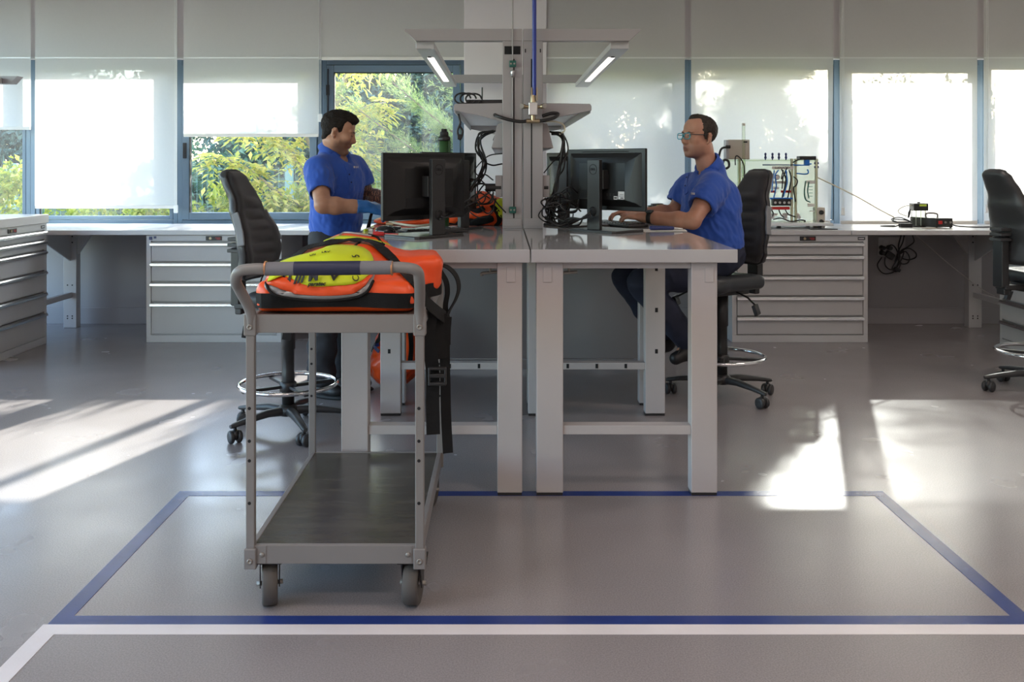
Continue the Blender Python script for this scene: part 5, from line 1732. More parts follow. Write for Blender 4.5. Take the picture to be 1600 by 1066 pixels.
b5 = E('equipment_bag', 'flat orange bag lying open under the standing man\'s gloved hands', 'bag', (-0.53, 5.72, ZT), 'orange hi-vis equipment bags')
s = SDF((-0.84, 5.46, 1.0), (-0.22, 6.0, 1.12), 0.0075)
s.ell((-0.52, 5.74, 1.035), (0.25, 0.20, 0.035), 0.03)
s.ell((-0.42, 5.74, 1.05), (0.13, 0.15, 0.035), 0.03)
s.plane((0, 0, ZT + 0.001), (0, 0, -1))
bd5 = s.mesh('body', 'orange', b5, disp=lambda p: wrinkle(p, 0.007, 14, 4.0) * min(1, max(0, (p[2] - 1.03) * 25)))
bv5 = bvh_of(bd5)
patch(bv5, [(605, 341), (640, 338), (662, 337), (662, 343), (630, 346), (606, 346)], 0.004, 'reflective_panel', 'reflect', b5, 3, dflt=5.7)
o = MB().ribbon(catmull([px(586, 327, 5.52), px(580, 336, 5.52), px(577, 350, 5.50), px(574, 362, 5.45)], 6), (0.3, 1, 0), 0.035, 0.003).build('strap', 'webbing', b5)
# ================================================================= people
def head(s, fr, sc, wide=1.0):
    """skull, face and ears blended into the body field; head frame: x forward, y left, z up, origin between the ears"""
    f = (fr[0] * sc, fr[1])
    def el(c, r, k=0.012, rot=None, sub=False):
        # scale by hand: field works in world units
        c = fr[0] @ (np.array(c) * sc) + fr[1]
        rm = fr[0] if rot is None else fr[0] @ np.array(rot)
        s.ell(c, np.array(r) * sc, k * sc, rot=rm, sub=sub)
    def cp(a, b, ra, rb, k=0.01, sub=False):
        s.cap(fr[0] @ (np.array(a) * sc) + fr[1], fr[0] @ (np.array(b) * sc) + fr[1], ra * sc, rb * sc, k * sc, sub=sub)
    el((-0.012, 0, 0.045), (0.099, 0.076 * wide, 0.088))
    el((0.046, 0, 0.052), (0.045, 0.060 * wide, 0.058), 0.03)
    el((0.040, 0, -0.022), (0.051, 0.060 * wide, 0.072), 0.03)
    el((0.034, 0, -0.076), (0.046, 0.052 * wide, 0.042), 0.03)
    el((0.079, 0, -0.103), (0.018, 0.022, 0.017), 0.03)
    for y in (-1, 1):
        el((0.0, y * 0.052 * wide, -0.055), (0.032, 0.016, 0.036), 0.03)
        el((0.070, y * 0.043 * wide, -0.016), (0.024, 0.020, 0.020), 0.025)
        el((0.086, y * 0.028, 0.030), (0.014, 0.028, 0.008), 0.014)
        el((0.106, y * 0.033, 0.006), (0.014, 0.018, 0.012), 0.010, sub=True)
        el((0.081, y * 0.031, 0.006), (0.013, 0.015, 0.0125), 0.005)
        cp((0.090, y * 0.018, 0.014), (0.086, y * 0.046, 0.011), 0.0042, 0.0035, 0.006)
        el((0.101, y * 0.0125, -0.034), (0.011, 0.0085, 0.0080), 0.007)
        el((-0.012, y * 0.081 * wide, -0.004), (0.0175, 0.0080, 0.030), 0.008, rot=rotm(0, 12, y * 18))
        el((-0.004, y * 0.086 * wide, -0.002), (0.009, 0.006, 0.017), 0.004, rot=rotm(0, 12, y * 18), sub=True)
        cp((-0.026, y * 0.083 * wide, 0.014), (-0.018, y * 0.085 * wide, 0.026), 0.0035, 0.0035, 0.004)
        cp((-0.018, y * 0.085 * wide, 0.026), (-0.002, y * 0.084 * wide, 0.027), 0.0035, 0.003, 0.004)
        cp((-0.026, y * 0.083 * wide, 0.014), (-0.020, y * 0.080 * wide, -0.018), 0.0035, 0.004, 0.004)
        el((-0.006, y * 0.075 * wide, -0.030), (0.008, 0.006, 0.009), 0.006)
    cp((0.086, 0, 0.024), (0.099, 0, -0.028), 0.011, 0.0165, 0.016)
    cp((0.094, 0, 0.018), (0.1135, 0, -0.025), 0.008, 0.0105, 0.012)
    el((0.1145, 0, -0.029), (0.0105, 0.0115, 0.0090), 0.008)
    el((0.090, 0, -0.060), (0.014, 0.026, 0.010), 0.014)
    el((0.0965, 0, -0.0605), (0.0065, 0.020, 0.0052), 0.008)
    el((0.0935, 0, -0.0725), (0.0070, 0.018, 0.0062), 0.008)
    el((0.108, 0, -0.0662), (0.010, 0.026, 0.0020), 0.004, sub=True)
    el((0.099, 0, -0.086), (0.010, 0.018, 0.006), 0.010, sub=True)

def hl(fr, sc, p):
    """world point -> head coordinates"""
    return (fr[0].T @ (np.array(p) - fr[1])) / sc

def hand(s, W, d, up, side, curl, spread=0.10, sc=1.0, k=0.006, thumb=1):
    """palm, four unequal jointed fingers and a thumb; d = finger direction, up = back of the hand, side = towards the thumb"""
    d = Vector(d).normalized()
    up = Vector(up)
    up = (up - d * up.dot(d)).normalized()
    sd = up.cross(d)
    if sd.dot(Vector(side)) < 0:
        sd = -sd
    W = Vector(W)
    r3 = np.array(Matrix((d, sd, up)).transposed())
    s.ell(W + d * 0.045 * sc, (0.052 * sc, 0.040 * sc, 0.0155 * sc), 0.015, rot=r3)
    s.ell(W + d * 0.030 * sc + sd * 0.022 * sc - up * 0.006 * sc, (0.034 * sc, 0.019 * sc, 0.016 * sc), 0.015, rot=r3)
    s.cap(W - d * 0.03 * sc, W + d * 0.02 * sc, 0.025 * sc, 0.022 * sc, 0.02)
    ln = [0.072, 0.080, 0.074, 0.058]
    for i in range(4):
        off = (1.5 - i) * 0.0195 * sc
        b = W + d * (0.083 - 0.004 * abs(i - 1)) * sc + sd * off
        dirv = (d + sd * (1.5 - i) * spread).normalized()
        p, r = b, 0.0092 * sc
        ang = 0.0
        s.cap(W + d * 0.05 * sc + sd * off * 0.8, b, 0.0105 * sc, r, 0.010)
        for j, fr_ in enumerate((0.46, 0.31, 0.23)):
            ang += curl[i][j] if isinstance(curl[0], (list, tuple)) else curl[j]
            v = dirv * math.cos(ang) - up * math.sin(ang)
            q = p + v * ln[i] * fr_ * sc
            s.cap(p, q, r, r * 0.90, 0.003)
            p, r = q, r * 0.90
    b = W + d * 0.022 * sc + sd * 0.030 * sc - up * 0.004
    v1 = (d * 0.75 + sd * 0.75 * thumb - up * 0.25).normalized()
    q = b + v1 * 0.040 * sc
    s.cap(b, q, 0.0125 * sc, 0.0105 * sc, 0.012)
    v2 = (d * 0.95 + sd * 0.25 - up * 0.25).normalized()
    s.cap(q, q + v2 * 0.032 * sc, 0.0105 * sc, 0.0085 * sc, 0.004)

def folds(p, a, sc, seed, st=(1, 1, 1)):
    q = (p[0] * st[0], p[1] * st[1], p[2] * st[2])
    n = nz(q, sc, seed)
    return a * (1 - 2 * abs(n)) + 0.4 * a * nz(q, sc * 2.7, seed + 2)

def collar(name, mname, parent, fr, c, tilt, r0, r1, h, gap, drop, rz=1.0, fold=0.034):
    bvp = bvh_of(parent)
    """turned-down polo collar: an open band round the neck with two front points"""
    vs, fs = [], []
    n = 36
    for i in range(n + 1):
        a = R(-180 + gap) + (2 * math.pi - 2 * R(gap)) * i / n
        front = max(0, -math.cos(a))  # a = 0 at the back
        u = abs(i / n * 2 - 1)
        z = h * (1 - 0.5 * u) - drop * u ** 2.0
        def P(r, zz):
            x, y = -math.cos(a) * r, math.sin(a) * r * rz
            return FP(fr, (c[0] + x * math.cos(tilt) + zz * math.sin(tilt), c[1] + y, c[2] - x * math.sin(tilt) + zz * math.cos(tilt)))
        pt = 0.018 * max(0, (u - 0.75) / 0.25)
        for r, zz in ((r0 + 0.002, z - fold * 0.8), (r0, z - 0.008), (r0 + 0.002, z), (r0 + 0.008, z - 0.002), (r0 + 0.5 * (r1 - r0), z - fold * 0.55), (r1 + pt * 0.3, z - fold - pt)):
            v = Vector(P(r, zz))
            if r > r0 + 0.004:
                q = bvp.find_nearest(v)
                if q[0] is not None and (v - q[0]).dot(q[1]) < 0.004:
                    v = q[0] + q[1] * 0.0045
            vs.append(v)
    m = 6
    for i in range(n):
        for k in range(m - 1):
            a = i * m + k
            fs.append((a, a + 1, a + m + 1, a + m))
    mb = MB()
    mb._add(vs, fs, 0, True)
    o = mb.build(name, mname, parent)
    sl = o.modifiers.new('thick', 'SOLIDIFY')
    sl.thickness = 0.003
    return o

# ---------------------------------------------------------------- the standing man
def standing_man():
    yaw = R(-30)
    O = (-1.005, 5.78, 0)
    fr = frame(O, yaw)
    t = E('person', 'standing man with dark hair in blue polo shirt, looking down, blue gloves on', 'person', O)
    hc = np.array([-0.985, 5.745, 1.560])
    hf = frame(hc, R(2), R(15))
    HS = 0.955
    S_n, E_n, W_n = (-1.085, 5.63, 1.345), (-1.015, 5.43, 1.140), (-0.778, 5.50, 1.128)
    S_f, E_f, W_f = (-0.915, 5.92, 1.355), (-0.835, 5.93, 1.185), (-0.62, 5.77, 1.135)
    s = SDF((-1.24, 5.34, 0.02), (-0.42, 6.12, 1.74), 0.0042)
    # torso and legs under the clothes
    s.ell(FP(fr, (0.005, 0, 1.24)), (0.105, 0.155, 0.20), 0.03, rot=fr[0])
    s.ell(FP(fr, (0.0, 0, 0.98)), (0.10, 0.145, 0.16), 0.05, rot=fr[0])
    s.ell(FP(fr, (0.0, 0, 1.355)), (0.07, 0.155, 0.05), 0.05, rot=fr[0])
    for y in (-1, 1):
        s.limb([(FP(fr, (0, y * 0.09, 0.90)), 0.075), (FP(fr, (0.01, y * 0.11, 0.50)), 0.05), (FP(fr, (-0.02, y * 0.12, 0.10)), 0.035)], 0.03)
        s.cap(FP(fr, (-0.02, y * 0.12, 0.07)), FP(fr, (0.10, y * 0.135, 0.05)), 0.032, 0.025, 0.02)
    nb = FP(fr, (-0.005, 0, 1.42))
    s.cap(nb, hc + hf[0] @ np.array([-0.024, 0, -0.052]), 0.058, 0.055, 0.025)
    head(s, hf, HS)
    for S_, E_, W_ in ((S_n, E_n, W_n), (S_f, E_f, W_f)):
        S_, E_, W_ = np.array(S_), np.array(E_), np.array(W_)
        s.limb([(S_, 0.050), (S_ * 0.5 + E_ * 0.5, 0.052), (E_, 0.046)], 0.02)
        s.limb([(E_, 0.044), (E_ * 0.72 + W_ * 0.28, 0.049), (E_ * 0.3 + W_ * 0.7, 0.037), (W_, 0.028)], 0.02)
    hand(s, W_n, (0.9, 0.35, -0.22), (0.05, -0.55, 0.8), (0, 0.6, 0.4), (0.5, 0.7, 0.4))
    hand(s, W_f, (0.7, -0.5, -0.4), (0.3, 0.3, 0.8), (0, -0.6, 0.4), (0.5, 0.7, 0.4))
    def sstep(a, b, x):
        t_ = min(1, max(0, (x - a) / (b - a)))
        return t_ * t_ * (3 - 2 * t_)
    def stub(p):
        q = hl(hf, HS, p)
        if np.linalg.norm(q) > 0.19 or q[0] < -0.03:
            return 0.0
        jaw = sstep(-0.022, -0.056, q[2] + 0.25 * max(0, 0.05 - q[0]) * -1.0 + (0.02 if q[0] < 0.03 else 0)) * sstep(-0.012, 0.018, q[0]) * sstep(-0.165, -0.125, q[2])
        side = sstep(0.035, 0.0, q[0]) * sstep(0.0, 0.02, q[0]) * sstep(-0.09, -0.05, q[2]) * sstep(0.04, 0.02, q[2])
        mou = sstep(0.080, 0.095, q[0]) * sstep(-0.040, -0.048, q[2])
        return min(1.0, max(jaw, mou * 0.9, side * 0.7)) * 0.72
    def lipm(p):
        q = hl(hf, HS, p)
        return sstep(0.086, 0.094, q[0]) * sstep(-0.083, -0.078, q[2]) * sstep(-0.053, -0.058, q[2]) * sstep(0.026, 0.019, abs(q[1]))
    def tat(p):
        if p[1] > 5.66 and p[2] < 1.34 and p[2] > 1.0:
            return sstep(-0.90, -0.87, p[0])
        return 0.0
    body = s.mesh('body', 'skin_l', t, attrs={'stubble': stub, 'lips': lipm, 'tattoo': tat})
    # hair: short back and sides with a swept-up fringe
    s = SDF(hc - 0.19, hc + 0.19, 0.0042)
    def el(c, r, k=0.012, sub=False, rot=None):
        s.ell(hf[0] @ (np.array(c) * HS) + hf[1], np.array(r) * HS, k * HS, rot=hf[0] if rot is None else hf[0] @ np.array(rot), sub=sub)
    el((-0.014, 0, 0.050), (0.106, 0.0815, 0.094))
    el((0.028, 0, 0.098), (0.066, 0.060, 0.046), 0.03)
    el((0.075, 0, 0.104), (0.032, 0.050, 0.024), 0.02)
    el((0.095, 0, -0.040), (0.078, 0.12, 0.108), 0.008, sub=True)
    el((0.088, 0, 0.040), (0.028, 0.046, 0.036), 0.010, sub=True)
    for y in (-1, 1):
        el((0.058, y * 0.075, 0.040), (0.022, 0.03, 0.055), 0.01, sub=True)
        el((0.016, y * 0.085, -0.085), (0.048, 0.05, 0.060), 0.008, sub=True)
        el((-0.010, y * 0.082, -0.006), (0.024, 0.030, 0.036), 0.006, sub=True)
    s.plane(hf[0] @ (np.array((-0.07, 0, -0.082)) * HS) + hf[1], hf[0] @ np.array((0.35, 0, -1)), 0.02)
    el((-0.060, 0, -0.034), (0.034, 0.052, 0.040), 0.02)
    s.plane(hf[0] @ (np.array((-0.07, 0, -0.082)) * HS) + hf[1], hf[0] @ np.array((0.35, 0, -1)), 0.02)
    def hd(p):
        q = hl(hf, HS, p)
        return 0.0028 * nz((q[0] * 0.5, q[1] * 2.0, q[2]), 80, 1) + 0.006 * nz((q[0] * 0.6, q[1] * 1.8, q[2]), 32, 2) * max(0, min(1, (q[2] - 0.04) / 0.05))
    s.mesh('hair', 'hair_l', t, disp=hd)
    eyes(t, hf, HS, 'hair_l', True, body=body)
    # trousers
    s = SDF((-1.32, 5.45, 0.04), (-0.70, 6.12, 1.06), 0.0075)
    s.ell(FP(fr, (0.0, 0, 0.93)), (0.125, 0.172, 0.13), 0.03, rot=fr[0])
    for y in (-1, 1):
        s.limb([(FP(fr, (0, y * 0.088, 0.90)), 0.105), (FP(fr, (0.015, y * 0.105, 0.52)), 0.078), (FP(fr, (-0.005, y * 0.115, 0.28)), 0.074), (FP(fr, (-0.01, y * 0.12, 0.085)), 0.080)], 0.03)
    s.plane((0, 0, 0.075), (0, 0, -1), 0.01)
    s.mesh('trousers', 'trouser_l', t, disp=lambda p: folds(p, 0.010, 7, 4, (1, 1, 1.6)) * (1.2 if p[2] < 0.5 else 0.6))
    for y in (-1, 1):
        s = SDF(FP(fr, (0.03, y * 0.125, 0.06)) - np.array([0.2, 0.2, 0.07]), FP(fr, (0.03, y * 0.125, 0.06)) + np.array([0.2, 0.2, 0.1]), 0.006)
        s.ell((-0.03, y * 0.122, 0.07), (0.055, 0.042, 0.06), 0.02, fr=fr)
        s.ell((0.07, y * 0.132, 0.045), (0.095, 0.048, 0.042), 0.03, fr=fr)
        s.plane((0, 0, 0.018), (0, 0, -1))
        sh = s.mesh('shoe', 'shoe', t)
        s = SDF(FP(fr, (0.03, y * 0.125, 0.02)) - np.array([0.2, 0.2, 0.04]), FP(fr, (0.03, y * 0.125, 0.02)) + np.array([0.2, 0.2, 0.04]), 0.006)
        s.ell((0.045, y * 0.128, 0.012), (0.142, 0.053, 0.02), 0.02, fr=fr)
        s.plane((0, 0, 0.002), (0, 0, -1))
        s.mesh('sole', 'sole', sh)
    # polo shirt
    s = SDF((-1.34, 5.36, 0.86), (-0.62, 6.14, 1.56), 0.0058)
    s.ell(FP(fr, (0.012, 0, 1.25)), (0.138, 0.192, 0.17), 0.03, rot=fr[0])
    s.ell(FP(fr, (0.005, 0, 1.04)), (0.140, 0.176, 0.22), 0.07, rot=fr[0])
    s.ell(FP(fr, (-0.01, 0, 1.35)), (0.092, 0.175, 0.060), 0.05, rot=fr[0])
    s.ell(FP(fr, (0.06, 0, 1.27)), (0.085, 0.15, 0.11), 0.05, rot=fr[0])
    s.cap(FP(fr, (-0.025, 0, 1.425)), FP(fr, (-0.01, 0, 1.40)), 0.074, 0.074, 0.04)
    for S_, E_, q in ((S_n, E_n, 0.68), (S_f, E_f, 0.70)):
        S_, E_ = np.array(S_), np.array(E_)
        m = S_ + (E_ - S_) * q
        u = (E_ - S_) / np.linalg.norm(E_ - S_)
        s.cap(FP(fr, (-0.02, 0, 1.405)), S_ + np.array([0, 0, 0.0]), 0.065, 0.062, 0.05)
        s.limb([(S_, 0.066), (S_ * 0.5 + m * 0.5, 0.069), (m + u * 0.03, 0.0675)], 0.05)
    for S_, E_, q in ((S_n, E_n, 0.68), (S_f, E_f, 0.70)):
        S_, E_ = np.array(S_), np.array(E_)
        m = S_ + (E_ - S_) * q
        u = (E_ - S_) / np.linalg.norm(E_ - S_)
        # square off the sleeve end and hollow it
        r3 = np.array(Vector(u).to_track_quat('Z', 'Y').to_matrix())
        s.box(m + u * 0.060, (0.12, 0.12, 0.060), 0.004, 0.004, rot=r3, sub=True)
        s.cap(m - u * 0.03, m + u * 0.05, 0.056, 0.062, 0.004, sub=True)
    # neck opening
    s.cap(nb + np.array([0, 0, -0.005]), hc, 0.062, 0.062, 0.01, sub=True)
    s.cap(FP(fr, (0.06, 0, 1.44)), FP(fr, (0.15, 0, 1.385)), 0.05, 0.02, 0.01, sub=True)
    s.plane((0, 0, 0.885), (0, 0, -1), 0.006)
    def sf(p):
        q = fr[0].T @ (np.array(p) - fr[1])
        a = 0.006
        d = folds((q[0], q[1], q[2]), a, 6.5, 3, (1.2, 1.2, 0.55))
        d += 0.010 * math.sin((q[2] * 1.0 + q[0] * 1.3 - abs(q[1]) * 0.9) * 42) * max(0, 1 - abs(q[2] - 1.22) / 0.12) * (0.4 + 0.6 * nz(q, 6, 9)) * 0.6
        d += 0.008 * nz((q[0] * 3, q[1] * 3, q[2] * 0.6), 6, 12) * max(0, min(1, (1.2 - q[2]) / 0.2))
        w_ = (q[0] * 2.2 + q[2] * 1.0, q[1] * 2.2 - q[2] * 0.6, q[2] * 1.1)
        d += 0.013 * (0.5 - abs(nz(w_, 9, 21))) * (0.5 + 0.5 * nz(q, 3, 5)) - 0.0035
        d += 0.005 * nz(w_, 20, 31)
        return d * min(1, max(0.15, (1.43 - q[2]) / 0.1))
    shirt = s.mesh('polo_shirt', 'polo', t, disp=sf)
    collar('collar', 'polo', shirt, fr, (-0.006, 0, 1.462), R(26), 0.073, 0.100, 0.036, 18, 0.022, fold=0.046)
    bvs = bvh_of(shirt)
    def on(x, y, off=0.002):
        return hit(bvs, x, y, off, 5.6)
    # placket, buttons and chest embroidery
    P = [on(x, y, 0.0035) for x, y in ((540, 256), (543, 265), (546, 276), (548, 286), (549, 294))]
    MB().ribbon([p[0] for p in P], [p[1].cross(Vector((0, 0, 1))) for p in P], 0.026, 0.003).build('placket', 'polo', shirt)
    for x, y in ((545, 273), (548, 285)):
        p, n = on(x, y, 0.006)
        MB().cyl(p, p + n * 0.002, 0.005, seg=12).build('button', 'polo_dark', shirt)
    for k, (x, w) in enumerate(((553.2, 0.010), (556.0, 0.008), (558.6, 0.006))):
        p, n = on(x, 261.5, 0.003)
        sdv = n.cross(Vector((0, 0, 1))).normalized()
        MB().ribbon([p - Vector((0, 0, 0.006)), p + Vector((0, 0, 0.006))], sdv, w, 0.002).build('embroidery', 'logo', shirt)
    # gloves
    for nm, W_, E_, d, up, sd in (('glove', W_n, E_n, (0.9, 0.35, -0.22), (0.05, -0.55, 0.8), (0, 0.6, 0.4)), ('glove', W_f, E_f, (0.7, -0.5, -0.4), (0.3, 0.3, 0.8), (0, -0.6, 0.4))):
        W_, E_ = np.array(W_), np.array(E_)
        s = SDF(W_ - 0.16, W_ + 0.24, 0.0048)
        hand(s, W_, d, up, sd, (0.5, 0.7, 0.4), sc=1.07)
        u = (W_ - E_) / np.linalg.norm(W_ - E_)
        s.cap(W_ - u * 0.055, W_, 0.037, 0.032, 0.01)
        r3 = np.array(Vector(u).to_track_quat('Z', 'Y').to_matrix())
        s.box(W_ - u * 0.115, (0.09, 0.09, 0.06), 0.003, 0.003, rot=r3, sub=True)
        s.v -= 0.0035
        s.mesh(nm, 'glove', t, disp=lambda p: 0.0018 * nz(p, 55, 3))
    return t

def eyes(t, hf, HS, hair, down=False, brow=1.0, body=None):
    def w(c):
        return Vector(hf[0] @ (np.array(c) * HS) + hf[1])
    bvb = bvh_of(body)
    fx = Vector(hf[0] @ np.array([1.0, 0, 0]))
    def onface(y, z, off):
        o = w((0.16, y, z))
        h = bvb.ray_cast(o, -fx)
        return h[0] + fx * off if h[0] is not None else w((0.09, y, z))
    P = catmull([onface(-0.0245, -0.0705, 0.0), onface(-0.012, -0.0662, 0.0004), onface(0, -0.0658, 0.0004), onface(0.012, -0.0662, 0.0004), onface(0.0245, -0.0705, 0.0)], 5)
    n = len(P)
    MB().tube(P, [0.0004 + 0.0011 * math.sin(math.pi * i / (n - 1)) for i in range(n)], 6).build('mouth', 'mouth', t)
    for y in (-1, 1):
        # upper eyelid line / eyeball seen between the lids
        rm3 = Matrix(((0, 0, 1), (1, 0, 0), (0, 1, 0)))
        e = MB()
        prof = [(0.0, -0.0100), (0.006, -0.008), (0.0095, -0.004), (0.0100, 0.0), (0.0095, 0.004), (0.006, 0.008), (0.0, 0.0100)]
        basis = Matrix([Vector(hf[0][:, 1]), Vector(hf[0][:, 2]), Vector(hf[0][:, 0])]).transposed()
        e.lathe([(r * 1.2 * HS, z * 1.2 * HS) for r, z in prof], w((0.0800 if down else 0.0825, y * 0.031, 0.001 if down else 0.0035)), basis, 20)
        ey = e.build('eye', 'eye_white', t)
        MB().lathe([(0.0, 0.0), (0.0052 * HS, 0.0), (0.0045 * HS, 0.0012), (0.0, 0.0016)], w((0.0912 if down else 0.0937, y * 0.031, -0.004 if down else 0.004)), basis, 16).build('iris', 'iris', ey)
        P = [onface(y * a, b, 0.0006) for a, b in ((0.011, 0.0215), (0.022, 0.0265), (0.035, 0.0285), (0.049, 0.0225))]
        P = catmull(P, 5)
        n = len(P)
        MB().tube(P, [0.0012 + 0.0016 * brow * math.sin(math.pi * min(1, (i + 2) / n)) for i in range(n)], 8).build('eyebrow', hair, t)
        P = catmull([onface(y * a, b, 0.0008) for a, b in ((0.018, 0.003 if down else 0.006), (0.030, 0.003 if down else 0.0105), (0.043, 0.002 if down else 0.0065))], 5)
        MB().tube(P, 0.0016, 6).build('eyelash', hair, t)

standing_man()

# ---------------------------------------------------------------- the seated man
def seated_man():
    yaw = R(208)
    O = (1.245, 5.60, 0)
    fr = frame(O, yaw)
    t = E('person', 'seated man in blue polo shirt and teal glasses typing at the right bench', 'person', O)
    hc = np.array([1.140, 5.565, 1.526])
    hf = frame(hc, R(207), R(-2))
    HS = 0.965
    S_n, E_n, W_n = (1.190, 5.42, 1.245), (1.040, 5.245, 1.060), (0.790, 5.40, 1.074)
    S_f, E_f, W_f = (1.125, 5.75, 1.245), (1.025, 5.745, 1.085), (0.765, 5.66, 1.078)
    hipL, hipR = np.array((1.245, 5.52, 0.80)), np.array((1.21, 5.70, 0.80))
    knL, knR = np.array((0.795, 5.46, 0.695)), np.array((0.735, 5.70, 0.70))
    anL, anR = np.array((1.060, 5.49, 0.345)), np.array((0.985, 5.68, 0.36))
    s = SDF((0.52, 5.14, 0.22), (1.46, 5.94, 1.70), 0.0042)
    s.ell(FP(fr, (0.05, 0, 1.12)), (0.105, 0.155, 0.19), 0.03, rot=fr[0] @ np.array(rotm(0, 12, 0)))
    s.ell(FP(fr, (0.01, 0, 0.88)), (0.115, 0.15, 0.15), 0.06, rot=fr[0])
    s.ell(FP(fr, (0.06, 0, 1.235)), (0.065, 0.145, 0.05), 0.05, rot=fr[0])
    for a, b, c in ((hipL, knL, anL), (hipR, knR, anR)):
        s.limb([(a, 0.070), (b, 0.048)], 0.03)
        s.limb([(b, 0.046), (c, 0.034)], 0.02)
        s.cap(c, c + np.array((-0.07, -0.02, -0.075)), 0.032, 0.024, 0.02)
    nb = FP(fr, (0.055, 0, 1.315))
    s.cap(nb, hc + hf[0] @ np.array([-0.030, 0, -0.052]), 0.060, 0.057, 0.028)
    head(s, hf, HS, 1.04)
    # fuller jowl and chin
    for c, r in (((0.03, 0, -0.092), (0.048, 0.04, 0.024)), ((0.055, 0.028, -0.065), (0.028, 0.022, 0.028)), ((0.055, -0.028, -0.065), (0.028, 0.022, 0.028))):
        s.ell(hf[0] @ (np.array(c) * HS) + hf[1], np.array(r) * HS, 0.025, rot=hf[0])
    for S_, E_, W_ in ((S_n, E_n, W_n), (S_f, E_f, W_f)):
        S_, E_, W_ = np.array(S_), np.array(E_), np.array(W_)
        s.limb([(S_, 0.048), (S_ * 0.5 + E_ * 0.5, 0.050), (E_, 0.043)], 0.02)
        s.limb([(E_, 0.042), (E_ * 0.72 + W_ * 0.28, 0.046), (E_ * 0.3 + W_ * 0.7, 0.035), (W_, 0.0275)], 0.02)
    cu = [(0.42, 0.55, 0.35), (0.36, 0.58, 0.38), (0.34, 0.60, 0.38), (0.40, 0.55, 0.35)]
    hand(s, W_n, (-0.90, 0.42, 0.10), (0, -0.30, 1), (0, 1, 0), cu, sc=1.02)
    hand(s, W_f, (-0.95, -0.10, 0.10), (0, 0.15, 1), (0, -1, 0), cu, sc=1.02)
    def sstep(a, b, x):
        t_ = min(1, max(0, (x - a) / (b - a)))
        return t_ * t_ * (3 - 2 * t_)
    def lipm(p):
        q = hl(hf, HS, p)
        return 0.8 * sstep(0.086, 0.094, q[0]) * sstep(-0.083, -0.078, q[2]) * sstep(-0.053, -0.058, q[2]) * sstep(0.026, 0.019, abs(q[1]))
    def stub(p):
        q = hl(hf, HS, p)
        if np.linalg.norm(q) > 0.19:
            return 0.0
        return 0.8 * sstep(-0.03, -0.065, q[2]) * sstep(0.0, 0.03, q[0]) * sstep(-0.16, -0.13, q[2])
    body = s.mesh('body', 'skin_r', t, attrs={'stubble': stub, 'lips': lipm, 'tattoo': lambda p: 0.0})
    # thinning hair: back and sides full, forehead high
    s = SDF(hc - 0.19, hc + 0.19, 0.0042)
    def el(c, r, k=0.012, sub=False):
        s.ell(hf[0] @ (np.array(c) * HS) + hf[1], np.array(r) * HS, k * HS, rot=hf[0], sub=sub)
    el((-0.018, 0, 0.047), (0.104, 0.0835, 0.0915))
    el((0.124, 0, 0.020), (0.076, 0.15, 0.104), 0.012, sub=True)
    el((0.078, 0.042, 0.10), (0.052, 0.030, 0.05), 0.01, sub=True)
    el((0.078, -0.042, 0.10), (0.052, 0.030, 0.05), 0.01, sub=True)
    el((0.090, 0, -0.09), (0.095, 0.12, 0.10), 0.008, sub=True)
    for y in (-1, 1):
        el((-0.012, y * 0.084, -0.008), (0.025, 0.032, 0.036), 0.006, sub=True)
        el((-0.002, y * 0.09, -0.075), (0.045, 0.05, 0.06), 0.006, sub=True)
        el((0.012, y * 0.080, 0.012), (0.010, 0.008, 0.028), 0.006)
    el((0.022, 0, 0.112), (0.050, 0.040, 0.030), 0.015)
    s.plane(hf[0] @ (np.array((-0.07, 0, -0.068)) * HS) + hf[1], hf[0] @ np.array((0.3, 0, -1)), 0.012)
    s.mesh('hair', 'hair_r', t, disp=lambda p: 0.0024 * nz(p, 62, 1) + 0.0016 * nz(p, 130, 4))
    eyes(t, hf, HS, 'hair_r', False, 0.8, body)
    # spectacles
    def w(c):
        return Vector(hf[0] @ (np.array(c) * HS) + hf[1])
    g = MB()
    lens = MB()
    for y in (-1, 1):
        rim = []
        for k in range(28):
            a = 2 * math.pi * k / 28
            u = 0.0265 * math.copysign(abs(math.cos(a)) ** 0.5, math.cos(a))
            v = 0.0175 * math.copysign(abs(math.sin(a)) ** 0.55, math.sin(a))
            rim.append(w((0.118 - 0.12 * abs(u + 0.033) * 0.5, y * (0.033 + u), 0.004 + v)))
        g.tube(rim, 0.0024, 8, closed=True)
        lens._add(rim, [list(range(28))])
    g.tube([w((0.116, -0.008, 0.010)), w((0.1195, 0, 0.0125)), w((0.116, 0.008, 0.010))], 0.0022, 8)
    gl = g.build('spectacles', 'teal', t)
    lens.build('lens', 'lens', gl)
    for y in (-1, 1):
        MB().tube(catmull([w((0.1135, y * 0.0595, 0.013)), w((0.10, y * 0.074, 0.013)), w((0.04, y * 0.083, 0.014)), w((-0.012, y * 0.086, 0.020)), w((-0.03, y * 0.086, 0.006))], 5), 0.0025, 8).build('temple', 'black', gl)
    # trousers
    s = SDF((0.55, 5.28, 0.28), (1.50, 5.95, 1.02), 0.0078)
    s.ell(FP(fr, (0.0, 0, 0.86)), (0.15, 0.18, 0.12), 0.04, rot=fr[0])
    for a, b, c in ((hipL, knL, anL), (hipR, knR, anR)):
        s.limb([(a + (0, 0, 0.01), 0.095), (a * 0.5 + b * 0.5, 0.088), (b, 0.070)], 0.04)
        s.limb([(b, 0.074), (b * 0.5 + c * 0.5, 0.078), (c + (0, 0, 0.03), 0.068)], 0.03)
    s.mesh('trousers', 'trouser_r', t, disp=lambda p: folds(p, 0.011, 8, 6))
